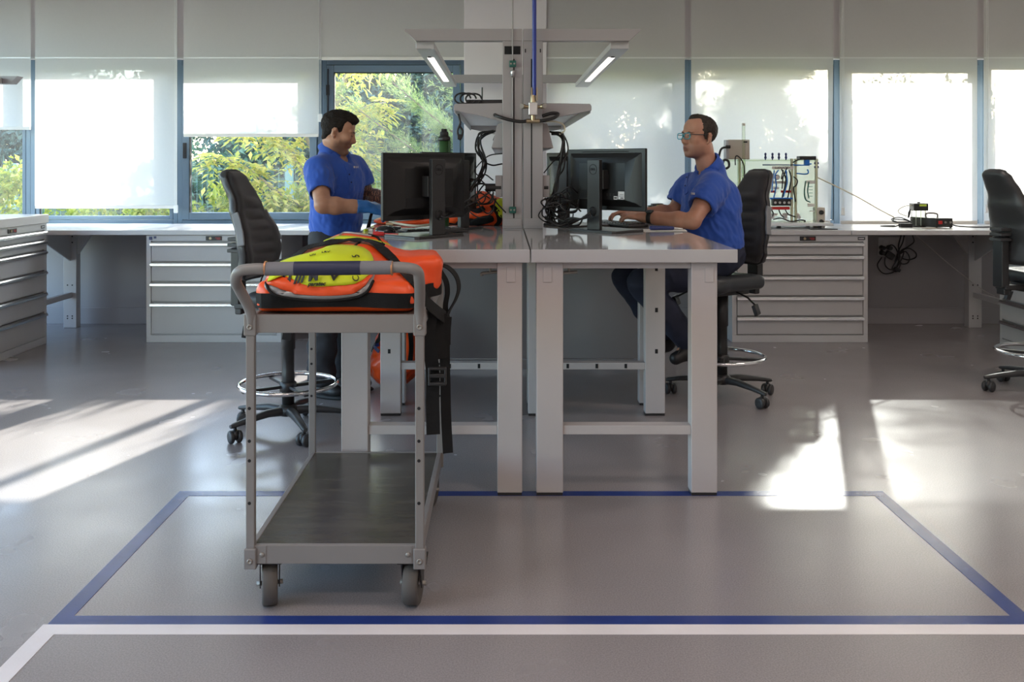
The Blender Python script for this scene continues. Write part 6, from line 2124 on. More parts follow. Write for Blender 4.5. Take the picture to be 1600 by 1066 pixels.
    for c in (anL, anR):
        tip = c + np.array((-0.075, -0.03, -0.078))
        s = SDF(np.minimum(c, tip) - 0.1, np.maximum(c, tip) + 0.1, 0.006)
        s.cap(c + (0.01, 0, -0.015), c + (-0.015, -0.005, -0.05), 0.046, 0.043, 0.02)
        s.cap(c + (-0.005, 0, -0.05), tip, 0.040, 0.036, 0.02)
        sh = s.mesh('shoe', 'shoe', t)
        MB().tube(catmull([c + np.array(v) for v in ((-0.045, -0.045, 0.0), (-0.055, -0.04, -0.03), (-0.075, -0.055, -0.06))], 4), 0.004, 6).build('lace', 'cable', sh)
    # polo shirt
    s = SDF((0.82, 5.14, 0.74), (1.52, 5.98, 1.46), 0.0060)
    s.ell(FP(fr, (0.05, 0, 1.12)), (0.140, 0.190, 0.18), 0.03, rot=fr[0] @ np.array(rotm(0, 10, 0)))
    s.ell(FP(fr, (0.015, 0, 0.93)), (0.160, 0.185, 0.20), 0.08, rot=fr[0])
    s.ell(FP(fr, (0.09, 0, 1.00)), (0.12, 0.15, 0.13), 0.06, rot=fr[0])
    s.ell(FP(fr, (0.055, 0, 1.235)), (0.095, 0.172, 0.060), 0.05, rot=fr[0])
    s.ell(FP(fr, (-0.02, 0, 1.17)), (0.09, 0.15, 0.12), 0.06, rot=fr[0])
    s.cap(FP(fr, (0.03, 0, 1.34)), FP(fr, (0.05, 0, 1.30)), 0.075, 0.078, 0.04)
    sl = []
    for S_, E_, q in ((S_n, E_n, 0.60), (S_f, E_f, 0.70)):
        S_, E_ = np.array(S_), np.array(E_)
        m = S_ + (E_ - S_) * q
        u = (E_ - S_) / np.linalg.norm(E_ - S_)
        s.cap(FP(fr, (0.04, 0, 1.295)), S_, 0.066, 0.063, 0.05)
        s.limb([(S_, 0.070), (S_ * 0.5 + m * 0.5, 0.076), (m + u * 0.03, 0.077)], 0.05)
        sl.append((m, u))
    for m, u in sl:
        r3 = np.array(Vector(u).to_track_quat('Z', 'Y').to_matrix())
        s.box(m + u * 0.060, (0.105, 0.105, 0.060), 0.004, 0.004, rot=r3, sub=True)
        s.cap(m - u * 0.03, m + u * 0.05, 0.062, 0.070, 0.004, sub=True)
    s.cap(nb + np.array([0, 0, -0.005]), hc, 0.064, 0.064, 0.01, sub=True)
    s.cap(FP(fr, (0.11, 0, 1.365)), FP(fr, (0.20, 0, 1.30)), 0.045, 0.014, 0.01, sub=True)
    s.plane((0, 0, 0.765), (0, 0, -1), 0.006)
    def sf(p):
        q = fr[0].T @ (np.array(p) - fr[1])
        d = folds(q, 0.006, 6.0, 7, (1.2, 1.2, 0.6))
        d += 0.008 * math.sin((q[2] * 1.2 - q[0] * 1.0) * 46) * max(0, 1 - abs(q[2] - 1.10) / 0.12) * (0.4 + 0.6 * nz(q, 6, 9)) * 0.6
        d += 0.009 * nz((q[0] * 3, q[1] * 3, q[2] * 0.7), 6, 15) * max(0, min(1, (1.08 - q[2]) / 0.2))
        w_ = (q[0] * 2.0 - q[2] * 1.0, q[1] * 2.2 + q[2] * 0.6, q[2] * 1.1)
        d += 0.013 * (0.5 - abs(nz(w_, 9, 22))) * (0.5 + 0.5 * nz(q, 3, 6)) - 0.0035
        d += 0.005 * nz(w_, 20, 32)
        return d * min(1, max(0.15, (1.32 - q[2]) / 0.1))
    shirt = s.mesh('polo_shirt', 'polo', t, disp=sf)
    collar('collar', 'polo', shirt, fr, (0.056, 0, 1.362), R(30), 0.069, 0.087, 0.046, 9, 0.022, fold=0.052)
    bvs = bvh_of(shirt)
    def on(x, y, off=0.002):
        return hit(bvs, x, y, off, 5.4)
    P = [on(x, y, 0.0035) for x, y in ((1074, 272), (1073, 282), (1072, 292), (1073, 303))]
    MB().ribbon([p[0] for p in P], [p[1].cross(Vector((0, 0, 1))) for p in P], 0.026, 0.003).build('placket', 'polo', shirt)
    for x, y in ((1074, 278), (1072, 291)):
        p, n = on(x, y, 0.006)
        MB().cyl(p, p + n * 0.002, 0.005, seg=12).build('button', 'polo_dark', shirt)
    for x, w_ in ((1081.4, 0.008), (1083.3, 0.006), (1085.4, 0.006)):
        p, n = on(x, 303, 0.003)
        MB().ribbon([p - Vector((0, 0, 0.006)), p + Vector((0, 0, 0.006))], n.cross(Vector((0, 0, 1))).normalized(), w_, 0.002).build('embroidery', 'logo', shirt)
    # wrist watch
    Wn, En = Vector(W_n), Vector(E_n)
    u = (En - Wn).normalized()
    c = Wn + u * 0.045
    rm3 = u.to_track_quat('Z', 'Y').to_matrix()
    wt = MB().lathe([(0.033, -0.014), (0.0355, -0.012), (0.0355, 0.012), (0.033, 0.014)], c, rm3, 28, cap=False).build('watch', 'black', t)
    up = Vector((0.05, -0.42, 0.9))
    up = (up - u * up.dot(u)).normalized()
    sd_ = u.cross(up)
    MB().box(c + up * 0.038, (0.040, 0.034, 0.011), Matrix((u, sd_, up)).transposed()).build('watch_face', 'black_gloss', wt, bevel=0.005, seg=3)
    return t
seated_man()
# ================================================================= things on the benches
def thing_obj(o, label, cat, group=None):
    return tag(o, label, cat, group)

# mouse and keyboards
p = px(602, 363, 4.92)
t = E('computer_mouse', 'black computer mouse on the left bench in front of the monitor', 'mouse', (p.x, 4.92, ZT))
s = SDF((p.x - 0.09, 4.83, ZT - 0.01), (p.x + 0.09, 5.01, ZT + 0.06), 0.004)
s.ell((p.x, 4.92, ZT + 0.004), (0.057, 0.034, 0.034), 0.01, rot=rotm(0, 0, -20))
s.plane((0, 0, ZT + 0.001), (0, 0, -1), 0.003)
s.mesh('shell', 'black_gloss', t)
MB().box((p.x + 0.028, 4.91, ZT + 0.034), (0.016, 0.006, 0.008), rotm(0, 25, -20)).build('scroll_wheel', 'stand', t, bevel=0.002)

def keyboard(label, c, rz, w=0.40, d=0.14):
    t = E('keyboard', label, 'keyboard', (0, 0, 0), 'desk keyboards')
    MB().bb(-w / 2, w / 2, -d / 2, d / 2, 0.003, 0.017).build('case', 'black', t, bevel=0.004)
    kb = MB()
    for r in range(5):
        for k in range(15):
            x = -w / 2 + 0.012 + (w - 0.024) * (k + 0.5) / 15
            y = -d / 2 + 0.012 + (d - 0.024) * (r + 0.5) / 5
            kb.box((x, y, 0.0205), (0.0205, 0.0195, 0.008), taper=0.84)
    kb.build('keys', 'stand', t)
    t.location = c
    t.rotation_euler = (0, 0, R(rz))
    return t
keyboard('black keyboard behind the stand of the nearest left monitor', (-0.355, 4.93, ZT), 24, 0.34)
keyboard('black keyboard under the seated man\'s hands', (0.655, 5.50, ZT), 118, 0.42)
t = E('laptop', 'slim grey closed laptop beside the seated man\'s hands', 'laptop', (0.80, 5.62, ZT))
MB().box((0.80, 5.66, ZT + 0.006), (0.20, 0.16, 0.010), rotm(0, 0, 20)).build('base', 'chairgrey', t, bevel=0.004)
MB().box((0.80, 5.66, ZT + 0.0135), (0.198, 0.158, 0.004), rotm(0, 0, 20)).build('lid', 'stand', t, bevel=0.002)

# papers, pen and mat
for k, (x, y, rz, w, d, lab) in enumerate(((0.80, 5.10, 8, 0.24, 0.17, 'lower sheet of paper under the navy pen case on the right bench'), (0.86, 5.075, -6, 0.22, 0.15, 'upper sheet of paper under the navy pen case on the right bench'))):
    o = MB().box((x, y, ZT + 0.0012 + 0.0016 * k), (w, d, 0.0012), rotm(0, 0, rz)).build('paper_sheet', 'paper')
    tag(o, lab, 'paper', 'papers on the right bench')
t = E('pen_case', 'slim navy pen case lying on the papers by the seated man\'s elbow', 'pen case', (0.875, 5.07, ZT + 0.0035))
s = SDF((0.72, 5.0, ZT - 0.01), (1.0, 5.14, ZT + 0.05), 0.004)
s.cap((0.785, 5.055, ZT + 0.0165), (0.90, 5.075, ZT + 0.014), 0.0125, 0.0105, 0.005)
s.mesh('case', 'pen', t)
MB().tube([(0.90, 5.075, ZT + 0.013), (0.955, 5.085, ZT + 0.010)], [0.008, 0.003], 10).build('tip', 'steel', t)

# items around the man's hands on the left bench
t = E('air_line', 'ivory air line with brass coupling on the left bench behind the mouse', 'hose', (-0.6, 5.35, ZT))
P = catmull([px(608, 347, 5.35), px(625, 350, 5.33), px(650, 353, 5.30), px(672, 351, 5.35), px(690, 348, 5.4)], 8)
MB().tube([(p.x, p.y, max(ZT + 0.007, p.z)) for p in P], 0.0065, 8).build('tube', 'white_cable', t)
p = px(609, 347, 5.35)
MB().cyl((p.x - 0.02, 5.35, ZT + 0.017), (p.x + 0.02, 5.35, ZT + 0.017), 0.016, seg=8).build('coupling', 'brass', t)
t = E('screwdriver', 'red-handled screwdriver lying on the left bench in front of the mouse', 'screwdriver', (-0.66, 4.72, ZT))
a, b, c = px(583, 370, 4.66), px(600, 369, 4.66), px(622, 371, 4.62)
a.z = b.z = c.z = ZT + 0.0135
MB().tube([a, a * 0.6 + b * 0.4, b], [0.011, 0.0125, 0.010], 10).build('grip', 'red', t)
MB().tube([b, c], 0.0035, 8).build('blade', 'red', t)
t = E('pouch', 'thin black tool pouch on the left bench behind the mouse', 'pouch', (-0.6, 5.15, ZT))
MB().box((-0.595, 5.13, ZT + 0.010), (0.11, 0.05, 0.018), rotm(0, 0, 4)).build('pouch_body', 'black', t, bevel=0.006)
t = E('probe_tube', 'olive green tube with black screw cap standing behind the left monitors', 'tube', (-0.33, 5.45, ZT))
q = px(694, 200, 5.30)
x, y = q.x, 5.30
MB().lathe([(0.0, ZT), (0.05, ZT), (0.05, ZT + 0.012), (0.027, ZT + 0.016), (0.027, 1.51), (0.0, 1.51)], (x, y, 0), seg=24).build('barrel', 'olive', t)
MB().lathe([(0.0, 1.50), (0.033, 1.50), (0.035, 1.506), (0.035, 1.520), (0.030, 1.524), (0.024, 1.527), (0.024, 1.545), (0.022, 1.55), (0.016, 1.553), (0.016, 1.567), (0.0, 1.568)], (x, y, 0), seg=24).build('screw_cap', 'black', t)
MB().box((x + 0.03, y, 1.47), (0.012, 0.03, 0.07)).build('clip', 'olive', t, bevel=0.003)
for k in range(9):
    a = random.random() * 6.28
    o = MB().box((-0.715 + 0.025 * (k % 3), 5.03 + 0.05 * (k // 3) + random.uniform(-0.012, 0.012), ZT + 0.0061), (0.020, 0.012, 0.012), Matrix.Rotation(a, 3, 'Z')).build('fastener', ['yellow', 'paper', 'red', 'steel', 'green_plastic'][k % 5], None, bevel=0.002)
    tag(o, 'tiny coloured fastener in the scatter on the left edge of the left bench', 'fastener', 'loose fasteners on the left bench')

# ================================================================= air supply and cables on the posts
Yc = 5.20
t = E('air_manifold', 'metal air valve block with brass couplings on the right front post', 'valve', px(833, 170, Yc))
def C(x, y, Y=Yc):
    return px(x, y, Y)
a = C(833, 170)
MB().box((a.x, Yc + 0.015, a.z), (0.048, 0.05, 0.070)).build('block', 'steel', t, bevel=0.004)
MB().cyl((a.x, Yc + 0.012, a.z + 0.03), (a.x, Yc + 0.012, a.z + 0.075), 0.017, 0.013, 12).build('hose_fitting', 'brass', t)
for sg_ in (-1, 1):
    c = MB().cyl((a.x + sg_ * 0.02, Yc + 0.01, a.z + 0.010), (a.x + sg_ * 0.046, Yc + 0.006, a.z + 0.012), 0.009, seg=12)
    c.cyl((a.x + sg_ * 0.044, Yc + 0.006, a.z + 0.012), (a.x + sg_ * 0.062, Yc - 0.004, a.z + 0.014), 0.013, seg=14)
    c = c.build('coupling', 'brass', t)
    MB().cyl((a.x + sg_ * 0.060, Yc - 0.006, a.z + 0.014), (a.x + sg_ * 0.062, Yc - 0.016, a.z + 0.014), 0.0125, seg=16).build('coupling_ring', 'bolt', c)
MB().cyl((a.x, Yc + 0.012, a.z - 0.035), (a.x, Yc + 0.012, a.z - 0.065), 0.013, seg=8).cyl((a.x - 0.036, Yc + 0.012, a.z - 0.066), (a.x + 0.036, Yc + 0.012, a.z - 0.066), 0.0125, seg=8).build('tee', 'brass', t)
ah = E('air_hose', 'straight blue air hose hanging from the ceiling to the valve block', 'hose', C(834, 140))
b = C(835, 140)
MB().tube([(b.x, Yc + 0.012, CEIL_Z), (b.x, Yc + 0.012, b.z - 0.03)], 0.0115, 12).build('tube', 'blue_hose', ah)
MB().bb(b.x - 0.017, b.x - 0.011, Yc, Yc + 0.02, b.z - 0.06, b.z + 0.012).bb(b.x + 0.011, b.x + 0.017, Yc, Yc + 0.02, b.z - 0.06, b.z + 0.012).build('clamp', 'brass', ah)
o = MB().tube(catmull([(a.x - 0.034, Yc + 0.012, a.z - 0.066), C(812, 190, 5.2), C(795, 187, 5.2), C(779, 182, 5.22), C(770, 178, 5.32)], 8), 0.0095, 10).build('rubber_hose', 'cable')
tag(o, 'black rubber hose crossing the left post to the valve block', 'hose')
o = MB().tube(catmull([(a.x + 0.034, Yc + 0.012, a.z - 0.066), C(852, 188, 5.21), C(866, 184, 5.22), C(872, 178, 5.25), C(862, 177, 5.24), C(848, 181, 5.22)], 8), 0.0095, 10).build('rubber_hose', 'cable')
tag(o, 'black rubber hose looping right of the valve block', 'hose')
o = MB().tube(catmull([C(853, 190, 5.30), C(868, 190, 5.34), C(880, 195, 5.36), C(882, 204, 5.36), C(874, 210, 5.36)], 8), 0.005, 8).build('thin_tube', 'white_cable')
tag(o, 'pale yellow thin tube looping under the right shelf bracket', 'tube')
t = E('sensor_cable', 'grey cable with green connectors running down the left front post', 'cable', C(801, 330, 5.25))
cx = C(801, 100, 5.255).x
MB().tube([(cx, 5.255, CEIL_Z), (cx, 5.255, 1.13)], 0.004, 8).build('cord', 'cable_grey', t)
for (yy) in (100, 328):
    z = C(801, yy, 5.255).z
    g = MB().box((cx, 5.25, z), (0.038, 0.022, 0.036)).build('connector', 'green_plastic', t, bevel=0.004)
    for d in (-0.009, 0.009):
        MB().cyl((cx + d, 5.2385, z), (cx + d, 5.236, z), 0.005, seg=12).build('screw', 'bolt', g)
z = C(801, 115, 5.255).z
MB().lathe([(0.0, -0.022), (0.010, -0.02), (0.011, 0.012), (0.008, 0.02), (0.0, 0.022)], (cx, 5.252, z), seg=16).build('metal_plug', 'steel', t)

def tangle(name, label, mats, runs, r=0.0042):
    t = E(name, label, 'cables', runs[0][0])
    for pts in runs:
        MB().tube(catmull(pts, 7), r * random.uniform(0.8, 1.25), 7).build('cord', mats, t)
    return t
rnd = random.Random(5)
def J(x, y, Y, d=0.0):
    return px(x + rnd.uniform(-d, d), y + rnd.uniform(-d, d), Y + rnd.uniform(-0.05, 0.05))
runs = []
for k in range(7):
    runs.append([J(772, 205, 5.45, 2), J(752, 212, 5.42, 4), J(748, 232, 5.40, 5), J(756, 250, 5.38, 4), J(750, 275, 5.36, 6), J(738, 295, 5.25, 6), J(728, 318, 5.2, 6)])
for k in range(6):
    x, y = rnd.uniform(730, 760), rnd.uniform(262, 322)
    w, h = rnd.uniform(10, 22), rnd.uniform(12, 24)
    runs.append([J(x + w * math.cos(a), y + h * math.sin(a), 5.32, 3) for a in np.linspace(0, 5.6, 8)])
runs += [[J(785, 240, 5.4), J(765, 243, 5.42), J(750, 255, 5.4), J(742, 268, 5.4), J(752, 278, 5.38)], [J(785, 256, 5.4), J(768, 258, 5.42), J(752, 248, 5.4), J(748, 225, 5.42), J(760, 208, 5.45)],
         [J(690, 338, 4.62), J(705, 330, 4.8), J(722, 318, 5.0), J(740, 308, 5.15), J(752, 300, 5.25)], [J(688, 342, 4.62), J(706, 336, 4.8), J(726, 324, 5.0), J(748, 312, 5.15), J(766, 300, 5.3)],
         [J(758, 296, 5.3), J(768, 306, 5.3), J(777, 318, 5.28), J(790, 332, 5.235)]]
tangle('cable_tangle', 'tangle of black cables hanging from the left shelf over the orange bag', 'cable', runs)
runs = []
for k in range(8):
    runs.append([J(862, 208, 5.42, 3), J(878, 212, 5.40, 4), J(883, 235, 5.36, 5), J(876, 262, 5.34, 5), J(872, 290, 5.30, 6), J(862, 318, 5.22, 8), J(858, 345, 5.12, 6)])
for k in range(11):
    x, y = rnd.uniform(862, 895), rnd.uniform(308, 346)
    w, h = rnd.uniform(12, 26), rnd.uniform(9, 20)
    runs.append([J(x + w * math.cos(a), min(354, y + h * math.sin(a)), 5.12, 3) for a in np.linspace(0, 5.8, 8)])
for k in range(4):
    runs.append([J(852, 338 + k * 4, 5.15), J(872, 352, 5.05), J(890, 350 - k * 3, 5.0), J(908, 342, 4.93), J(922, 332 + k * 2, 4.885)])
runs += [[J(850, 270, 5.3), J(862, 255, 5.35), J(875, 240, 5.38), J(880, 215, 5.4)], [J(852, 310, 5.25), J(860, 325, 5.2), J(880, 345, 5.1), J(930, 338, 5.0)]]
tangle('cable_tangle', 'tangle of black cables spilling from the right shelf onto the bench', 'cable', runs)
t = E('router', 'flat black router with antenna and coiled leads on top of the left shelf', 'router', px(757, 158, 5.45))
zs = 1.704
MB().bb(-0.20, 0.0, 5.38, 5.52, zs, zs + 0.03).build('case', 'black', t, bevel=0.005)
MB().cyl((-0.115, 5.45, zs + 0.02), (-0.115, 5.45, zs + 0.105), 0.004, seg=8).build('antenna', 'black', t)
for k in range(3):
    MB().tube(catmull([(-0.22 + 0.03 * k + 0.045 * math.cos(a), 5.33 + 0.02 * k, zs + 0.03 + 0.03 * math.sin(a) + 0.003) for a in np.linspace(0, 6.0, 9)], 5), 0.005, 7).build('lead', 'cable', t)
t = E('adapter_cord', 'small bundled black cord hanging from the left shelf edge before the window', 'cord', px(717, 205, 5.35))
P = [px(716, 178, 5.34), px(719, 192, 5.34), px(715, 205, 5.34), px(719, 218, 5.34), px(723, 205, 5.35), px(717, 196, 5.35)]
MB().tube(catmull(P, 6), 0.006, 8).build('cord', 'cable', t)
p = px(718, 214, 5.34)
MB().box((p.x, p.y, p.z), (0.022, 0.018, 0.03)).build('plug', 'black', t, bevel=0.004)

# ================================================================= demonstration rig on the window counter
ZC = 0.867
YR = 7.75
def Rg(x, y, Y=YR):
    return px(x, y, Y)
x0, x1 = Rg(1118, 0).x, Rg(1278, 0).x
t = E('test_rig', 'clear acrylic hydraulic demonstration rig with blue and red valves on a white board', 'test rig', ((x0 + x1) / 2, YR, ZC))
zb = ZC + 0.045
MB().bb(x0 - 0.05, x1 + 0.06, YR - 0.19, YR + 0.22, zb - 0.022, zb).build('base_board', 'white_plastic', t, bevel=0.004)
for x in (x0 + 0.05, (x0 + x1) / 2 + 0.06, x1 - 0.03):
    for y in (YR - 0.14, YR + 0.16):
        MB().cyl((x, y, ZC), (x, y, zb - 0.022), 0.016, seg=14).build('foot', 'stand', t)
zt = Rg(0, 250).z
MB().bb(x0, x1, YR, YR + 0.008, zb, zt).build('back_sheet', 'acrylic', t)
MB().bb(x0, x1, YR - 0.006, YR + 0.03, zt - 0.01, zt + 0.008).build('top_sheet', 'acrylic', t)
for x in (x0 + 0.01, x0 + 0.19, Rg(1236, 0).x, Rg(1242, 0).x, x1 - 0.02):
    MB().bb(x - 0.008, x + 0.008, YR - 0.03, YR - 0.006, zb, zt + 0.01).build('edge_post', 'acrylic_edge', t)
for x in (1151, 1158):
    p = Rg(x, 0)
    MB().lathe([(0.014, zb), (0.014, Rg(0, 250).z)], (p.x, YR - 0.08, 0), seg=14, cap=False).build('column_tube', 'acrylic', t)
p = Rg(1159.5, 0)
MB().lathe([(0.013, Rg(0, 300).z), (0.013, Rg(0, 197).z)], (p.x, YR - 0.05, 0), seg=14, cap=False).build('riser_tube', 'acrylic', t)
MB().cyl((p.x, YR - 0.05, Rg(0, 197).z), (p.x, YR - 0.05, Rg(0, 193).z), 0.013, seg=12).build('tube_cap', 'beige', t)
# manifold with red base and blue top
a, b = Rg(1203, 321), Rg(1231, 312)
MB().bb(a.x, b.x, YR - 0.09, YR - 0.03, a.z, b.z + 0.01).build('manifold', 'stand', t, bevel=0.003)
for k in range(4):
    c = Rg(1203 + 3.5 + k * 7, 316, YR)
    MB().cyl((c.x, YR - 0.093, c.z), (c.x, YR - 0.088, c.z), 0.010, seg=14).build('port', 'steel', t)
MB().bb(a.x, b.x - 0.01, YR - 0.09, YR - 0.03, Rg(0, 327).z, Rg(0, 322.5).z).build('red_bar', 'red', t, bevel=0.003)
MB().bb(a.x - 0.02, b.x + 0.015, YR - 0.085, YR - 0.035, Rg(0, 311).z, Rg(0, 308.5).z).build('blue_bar', 'bright_blue', t, bevel=0.003)
MB().bb(a.x, Rg(1211, 0).x, YR - 0.03, YR - 0.012, Rg(0, 301).z, Rg(0, 297.5).z).build('red_strip', 'red', t, bevel=0.002)
MB().bb(Rg(1219, 0).x, Rg(1235, 0).x, YR - 0.03, YR - 0.012, Rg(0, 301).z, Rg(0, 297.5).z).build('red_strip', 'red', t, bevel=0.002)
for x in (1195, 1206, 1216, 1227):
    p = Rg(x, 0)
    v = MB().cyl((p.x, YR - 0.02, zt), (p.x, YR - 0.02, Rg(0, 252).z + 0.02), 0.006, seg=8)
    v.lathe([(0.0, 0.0), (0.010, 0.004), (0.010, 0.018), (0.005, 0.024), (0.009, 0.03), (0.009, 0.045), (0.0, 0.052)], (p.x, YR - 0.02, zt + 0.008), seg=12)
    v.build('needle_valve', 'pen', t)
MB().bb(Rg(1190, 0).x, Rg(1240, 0).x, YR - 0.035, YR - 0.025, Rg(0, 257).z - 0.008, Rg(0, 257).z).build('blue_rail', 'pen', t)
lb = MB().bb(Rg(1204, 0).x, Rg(1238, 0).x, YR - 0.042, YR - 0.038, Rg(0, 264.5).z, Rg(0, 260).z).build('label_strip', 'paper', t)
text_mesh('LLENADO', 0.026, 'ink', 'label_text', lb, ((Rg(1220, 0).x), YR - 0.0425, Rg(0, 262.2).z), (1, 0, 0), (0, 0, 1), depth=0.0004)
for (xa, xb, ya, yb) in ((1205, 1226, 287, 283), (1207, 1216, 296, 292), (1259, 1273, 287, 282), (1261, 1272, 323, 318), (1264, 1272, 331, 329), (1203, 1214, 337, 333), (1222, 1230, 337, 333), (1241, 1248, 337, 333)):
    MB().bb(Rg(xa, 0).x, Rg(xb, 0).x, YR - 0.018, YR - 0.014, Rg(0, ya).z, Rg(0, yb).z).build('label_strip', 'paper', t)
ga = Rg(1212, 277)
g = MB().cyl((ga.x, YR - 0.03, ga.z), (ga.x, YR - 0.045, ga.z), 0.021, seg=20).build('gauge', 'pen', t)
MB().cyl((ga.x, YR - 0.0455, ga.z), (ga.x, YR - 0.0465, ga.z), 0.016, seg=20).build('gauge_face', 'paper', g)
for x in (1205, 1225, 1246):
    p = Rg(x, 341)
    MB().cyl((p.x, YR - 0.03, p.z + 0.01), (p.x, YR - 0.05, p.z + 0.01), 0.014, seg=14).build('outlet_valve', 'steel', t)
for pts, m in (([(1210, 266), (1208, 280), (1206, 300)], 'bright_blue'), ([(1216, 266), (1211, 275), (1213, 290), (1209, 309)], 'bright_blue'), ([(1224, 266), (1221, 280), (1229, 268), (1226, 292), (1222, 309)], 'cable'),
               ([(1228, 266), (1230, 285), (1224, 308)], 'bright_blue'), ([(1221, 264), (1228, 280), (1226, 300)], 'cable'), ([(1233, 266), (1236, 280), (1231, 309)], 'cable'), ([(1230, 262), (1224, 275), (1222, 295)], 'cable'),
               ([(1240, 276), (1246, 282), (1244, 290), (1240, 294), (1243, 315)], 'cable'), ([(1206, 328), (1208, 334), (1206, 340)], 'cable'), ([(1217, 328), (1220, 335), (1225, 340)], 'cable'), ([(1227, 328), (1232, 335), (1243, 339)], 'cable'),
               ([(1208, 343), (1220, 341), (1236, 346), (1250, 344), (1258, 345), (1255, 348), (1248, 347)], 'cable'), ([(1239, 254), (1246, 250), (1256, 248)], 'cable'), ([(1240, 258), (1255, 258), (1268, 256)], 'bright_blue'),
               ([(1245, 271), (1258, 272), (1263, 270), (1262, 265)], 'bright_blue'), ([(1259, 283), (1257, 300), (1259, 312), (1266, 316)], 'green_plastic'), ([(1264, 284), (1262, 298), (1264, 310)], 'green_plastic'),
               ([(1149, 258), (1149, 246), (1153, 244), (1160, 252), (1163, 265), (1161, 290)], 'cable')):
    MB().tube(catmull([Rg(x, y, YR - 0.05 + random.uniform(-0.02, 0.02)) for x, y in pts], 6), 0.0052, 7).build('hose', m, t)
a, b = Rg(1247, 250), Rg(1273, 244)
MB().bb(a.x, b.x, YR - 0.04, YR + 0.04, a.z, b.z).build('motor_block', 'stand', t, bevel=0.004)
a, b = Rg(1255, 259), Rg(1262, 250)
MB().bb(a.x, b.x, YR - 0.05, YR - 0.01, a.z, b.z).build('solenoid', 'bright_blue', t, bevel=0.003)
for y in (255, 261):
    p = Rg(1275, y)
    MB().cyl((p.x - 0.02, YR - 0.02, p.z), (p.x + 0.014, YR - 0.02, p.z), 0.009, seg=12).build('knob', 'pen', t)
for k in range(4):
    z = Rg(0, 292 + k * 5).z
    MB().bb(Rg(1263, 0).x, Rg(1269, 0).x, YR - 0.014, YR - 0.012, z, z + 0.004).build('scale_mark', 'green_plastic', t)

t = E('junction_box', 'beige box mounted high at the left end of the acrylic rig', 'box', Rg(1153, 235))
a, b = Rg(1136, 249), Rg(1173, 218)
MB().bb(a.x + 0.02, b.x, YR + 0.03, YR + 0.12, a.z, b.z).build('case', 'beige', t, bevel=0.004)
MB().bb(a.x, a.x + 0.022, YR + 0.028, YR + 0.12, a.z + 0.004, b.z - 0.002).build('end_plate', 'cab', t, bevel=0.003)
MB().bb(Rg(1163, 0).x, Rg(1169, 0).x, YR + 0.027, YR + 0.03, Rg(0, 223).z, Rg(0, 220.5).z).build('badge', 'stand', t)
MB().bb(b.x - 0.075, b.x - 0.06, YR + 0.05, YR + 0.1, zt, a.z).build('bracket', 'acrylic_edge', t)
MB().tube(catmull([Rg(1138, 230), Rg(1128, 232), Rg(1124, 242), Rg(1122, 258), Rg(1124, 285, YR)], 7), 0.009, 9).build('power_cord', 'cable', t)
MB().cyl(Rg(1134, 229.5), Rg(1141, 229.5), 0.013, seg=12).build('plug', 'black', t)
MB().tube(catmull([Rg(1129, 256), Rg(1132, 250), Rg(1138, 252), Rg(1139, 260), Rg(1134, 264)], 6), 0.01, 8).build('adapter', 'black', t)

t = E('control_box', 'small beige control box with two black knobs beside the rig', 'control box', (Rg(1280, 0).x, YR, ZC))
a, b = Rg(1274, 350), Rg(1286, 324)
MB().bb(a.x, b.x, YR - 0.05, YR + 0.06, ZC, b.z).build('case', 'beige', t, bevel=0.003)
for y in (331.5, 346):
    p = Rg(1280, y)
    MB().lathe([(0.0, 0), (0.019, 0), (0.016, 0.02), (0.0, 0.022)], (p.x, YR - 0.05, max(p.z, ZC + 0.022)), rotm(90, 0, 0), 18).build('knob', 'black', t)
o = MB().bb(Rg(1250, 0).x, Rg(1290, 0).x, YR - 0.28, YR - 0.22, ZC, ZC + 0.006).build('flat_cable', 'black')
tag(o, 'flat black strip lying before the acrylic rig on the counter', 'strip')
o = MB().tube(catmull([Rg(1274, 276, 7.78), Rg(1300, 288, 7.78), Rg(1340, 308, 7.8), Rg(1375, 328, 7.82), Rg(1397, 339.5, 7.82)], 8), 0.0055, 8).build('thin_tube', 'white_cable')
tag(o, 'ivory tube stretched from the rig to the black adapter on the counter', 'tube')

# flask with black sensor head, its adapter and the power box
YF = 7.85
t = E('sensor_flask', 'clear glass flask with black green-lit sensor head on the right counter', 'flask', (px(1435, 0, YF).x, YF, ZC))
c = px(1435.5, 0, YF)
MB().lathe([(0.052, ZC + 0.002), (0.055, ZC + 0.01), (0.055, 1.005), (0.05, 1.02)], (c.x, YF, 0), seg=28, cap=False).build('jar', 'acrylic', t)
MB().lathe([(0.0, ZC), (0.056, ZC), (0.056, ZC + 0.010), (0.0, ZC + 0.012)], (c.x, YF, 0), seg=28).build('jar_base', 'black', t)
for d in (-0.035, 0.005, 0.04):
    MB().cyl((c.x + d, YF - 0.03, ZC + 0.01), (c.x + d, YF - 0.03, 1.01), 0.0035, seg=8).build('rod', 'steel', t)
h = MB().bb(c.x - 0.06, c.x + 0.06, YF - 0.05, YF + 0.05, px(0, 329, YF).z, px(0, 317.5, YF).z).build('sensor_head', 'black', t, bevel=0.006)
MB().bb(c.x - 0.015, c.x + 0.042, YF - 0.0515, YF - 0.049, px(0, 322, YF).z, px(0, 319, YF).z).build('display', 'lcd', h)
MB().cyl((c.x, YF, px(0, 318, YF).z), (c.x, YF, px(0, 315.5, YF).z), 0.012, seg=12).build('top_knob', 'stand', h)
MB().tube(catmull([(c.x - 0.06, YF - 0.01, px(0, 321, YF).z), px(1415, 322, YF), px(1405, 327, YF), px(1405, 333, YF), px(1417, 338, YF)], 7), 0.004, 8).build('air_tube', 'white_cable', t)
t = E('power_adapter', 'black power adapter with coiled lead beside the glass flask', 'adapter', (px(1413, 0, YF).x, YF, ZC))
c = px(1413, 0, 7.8)
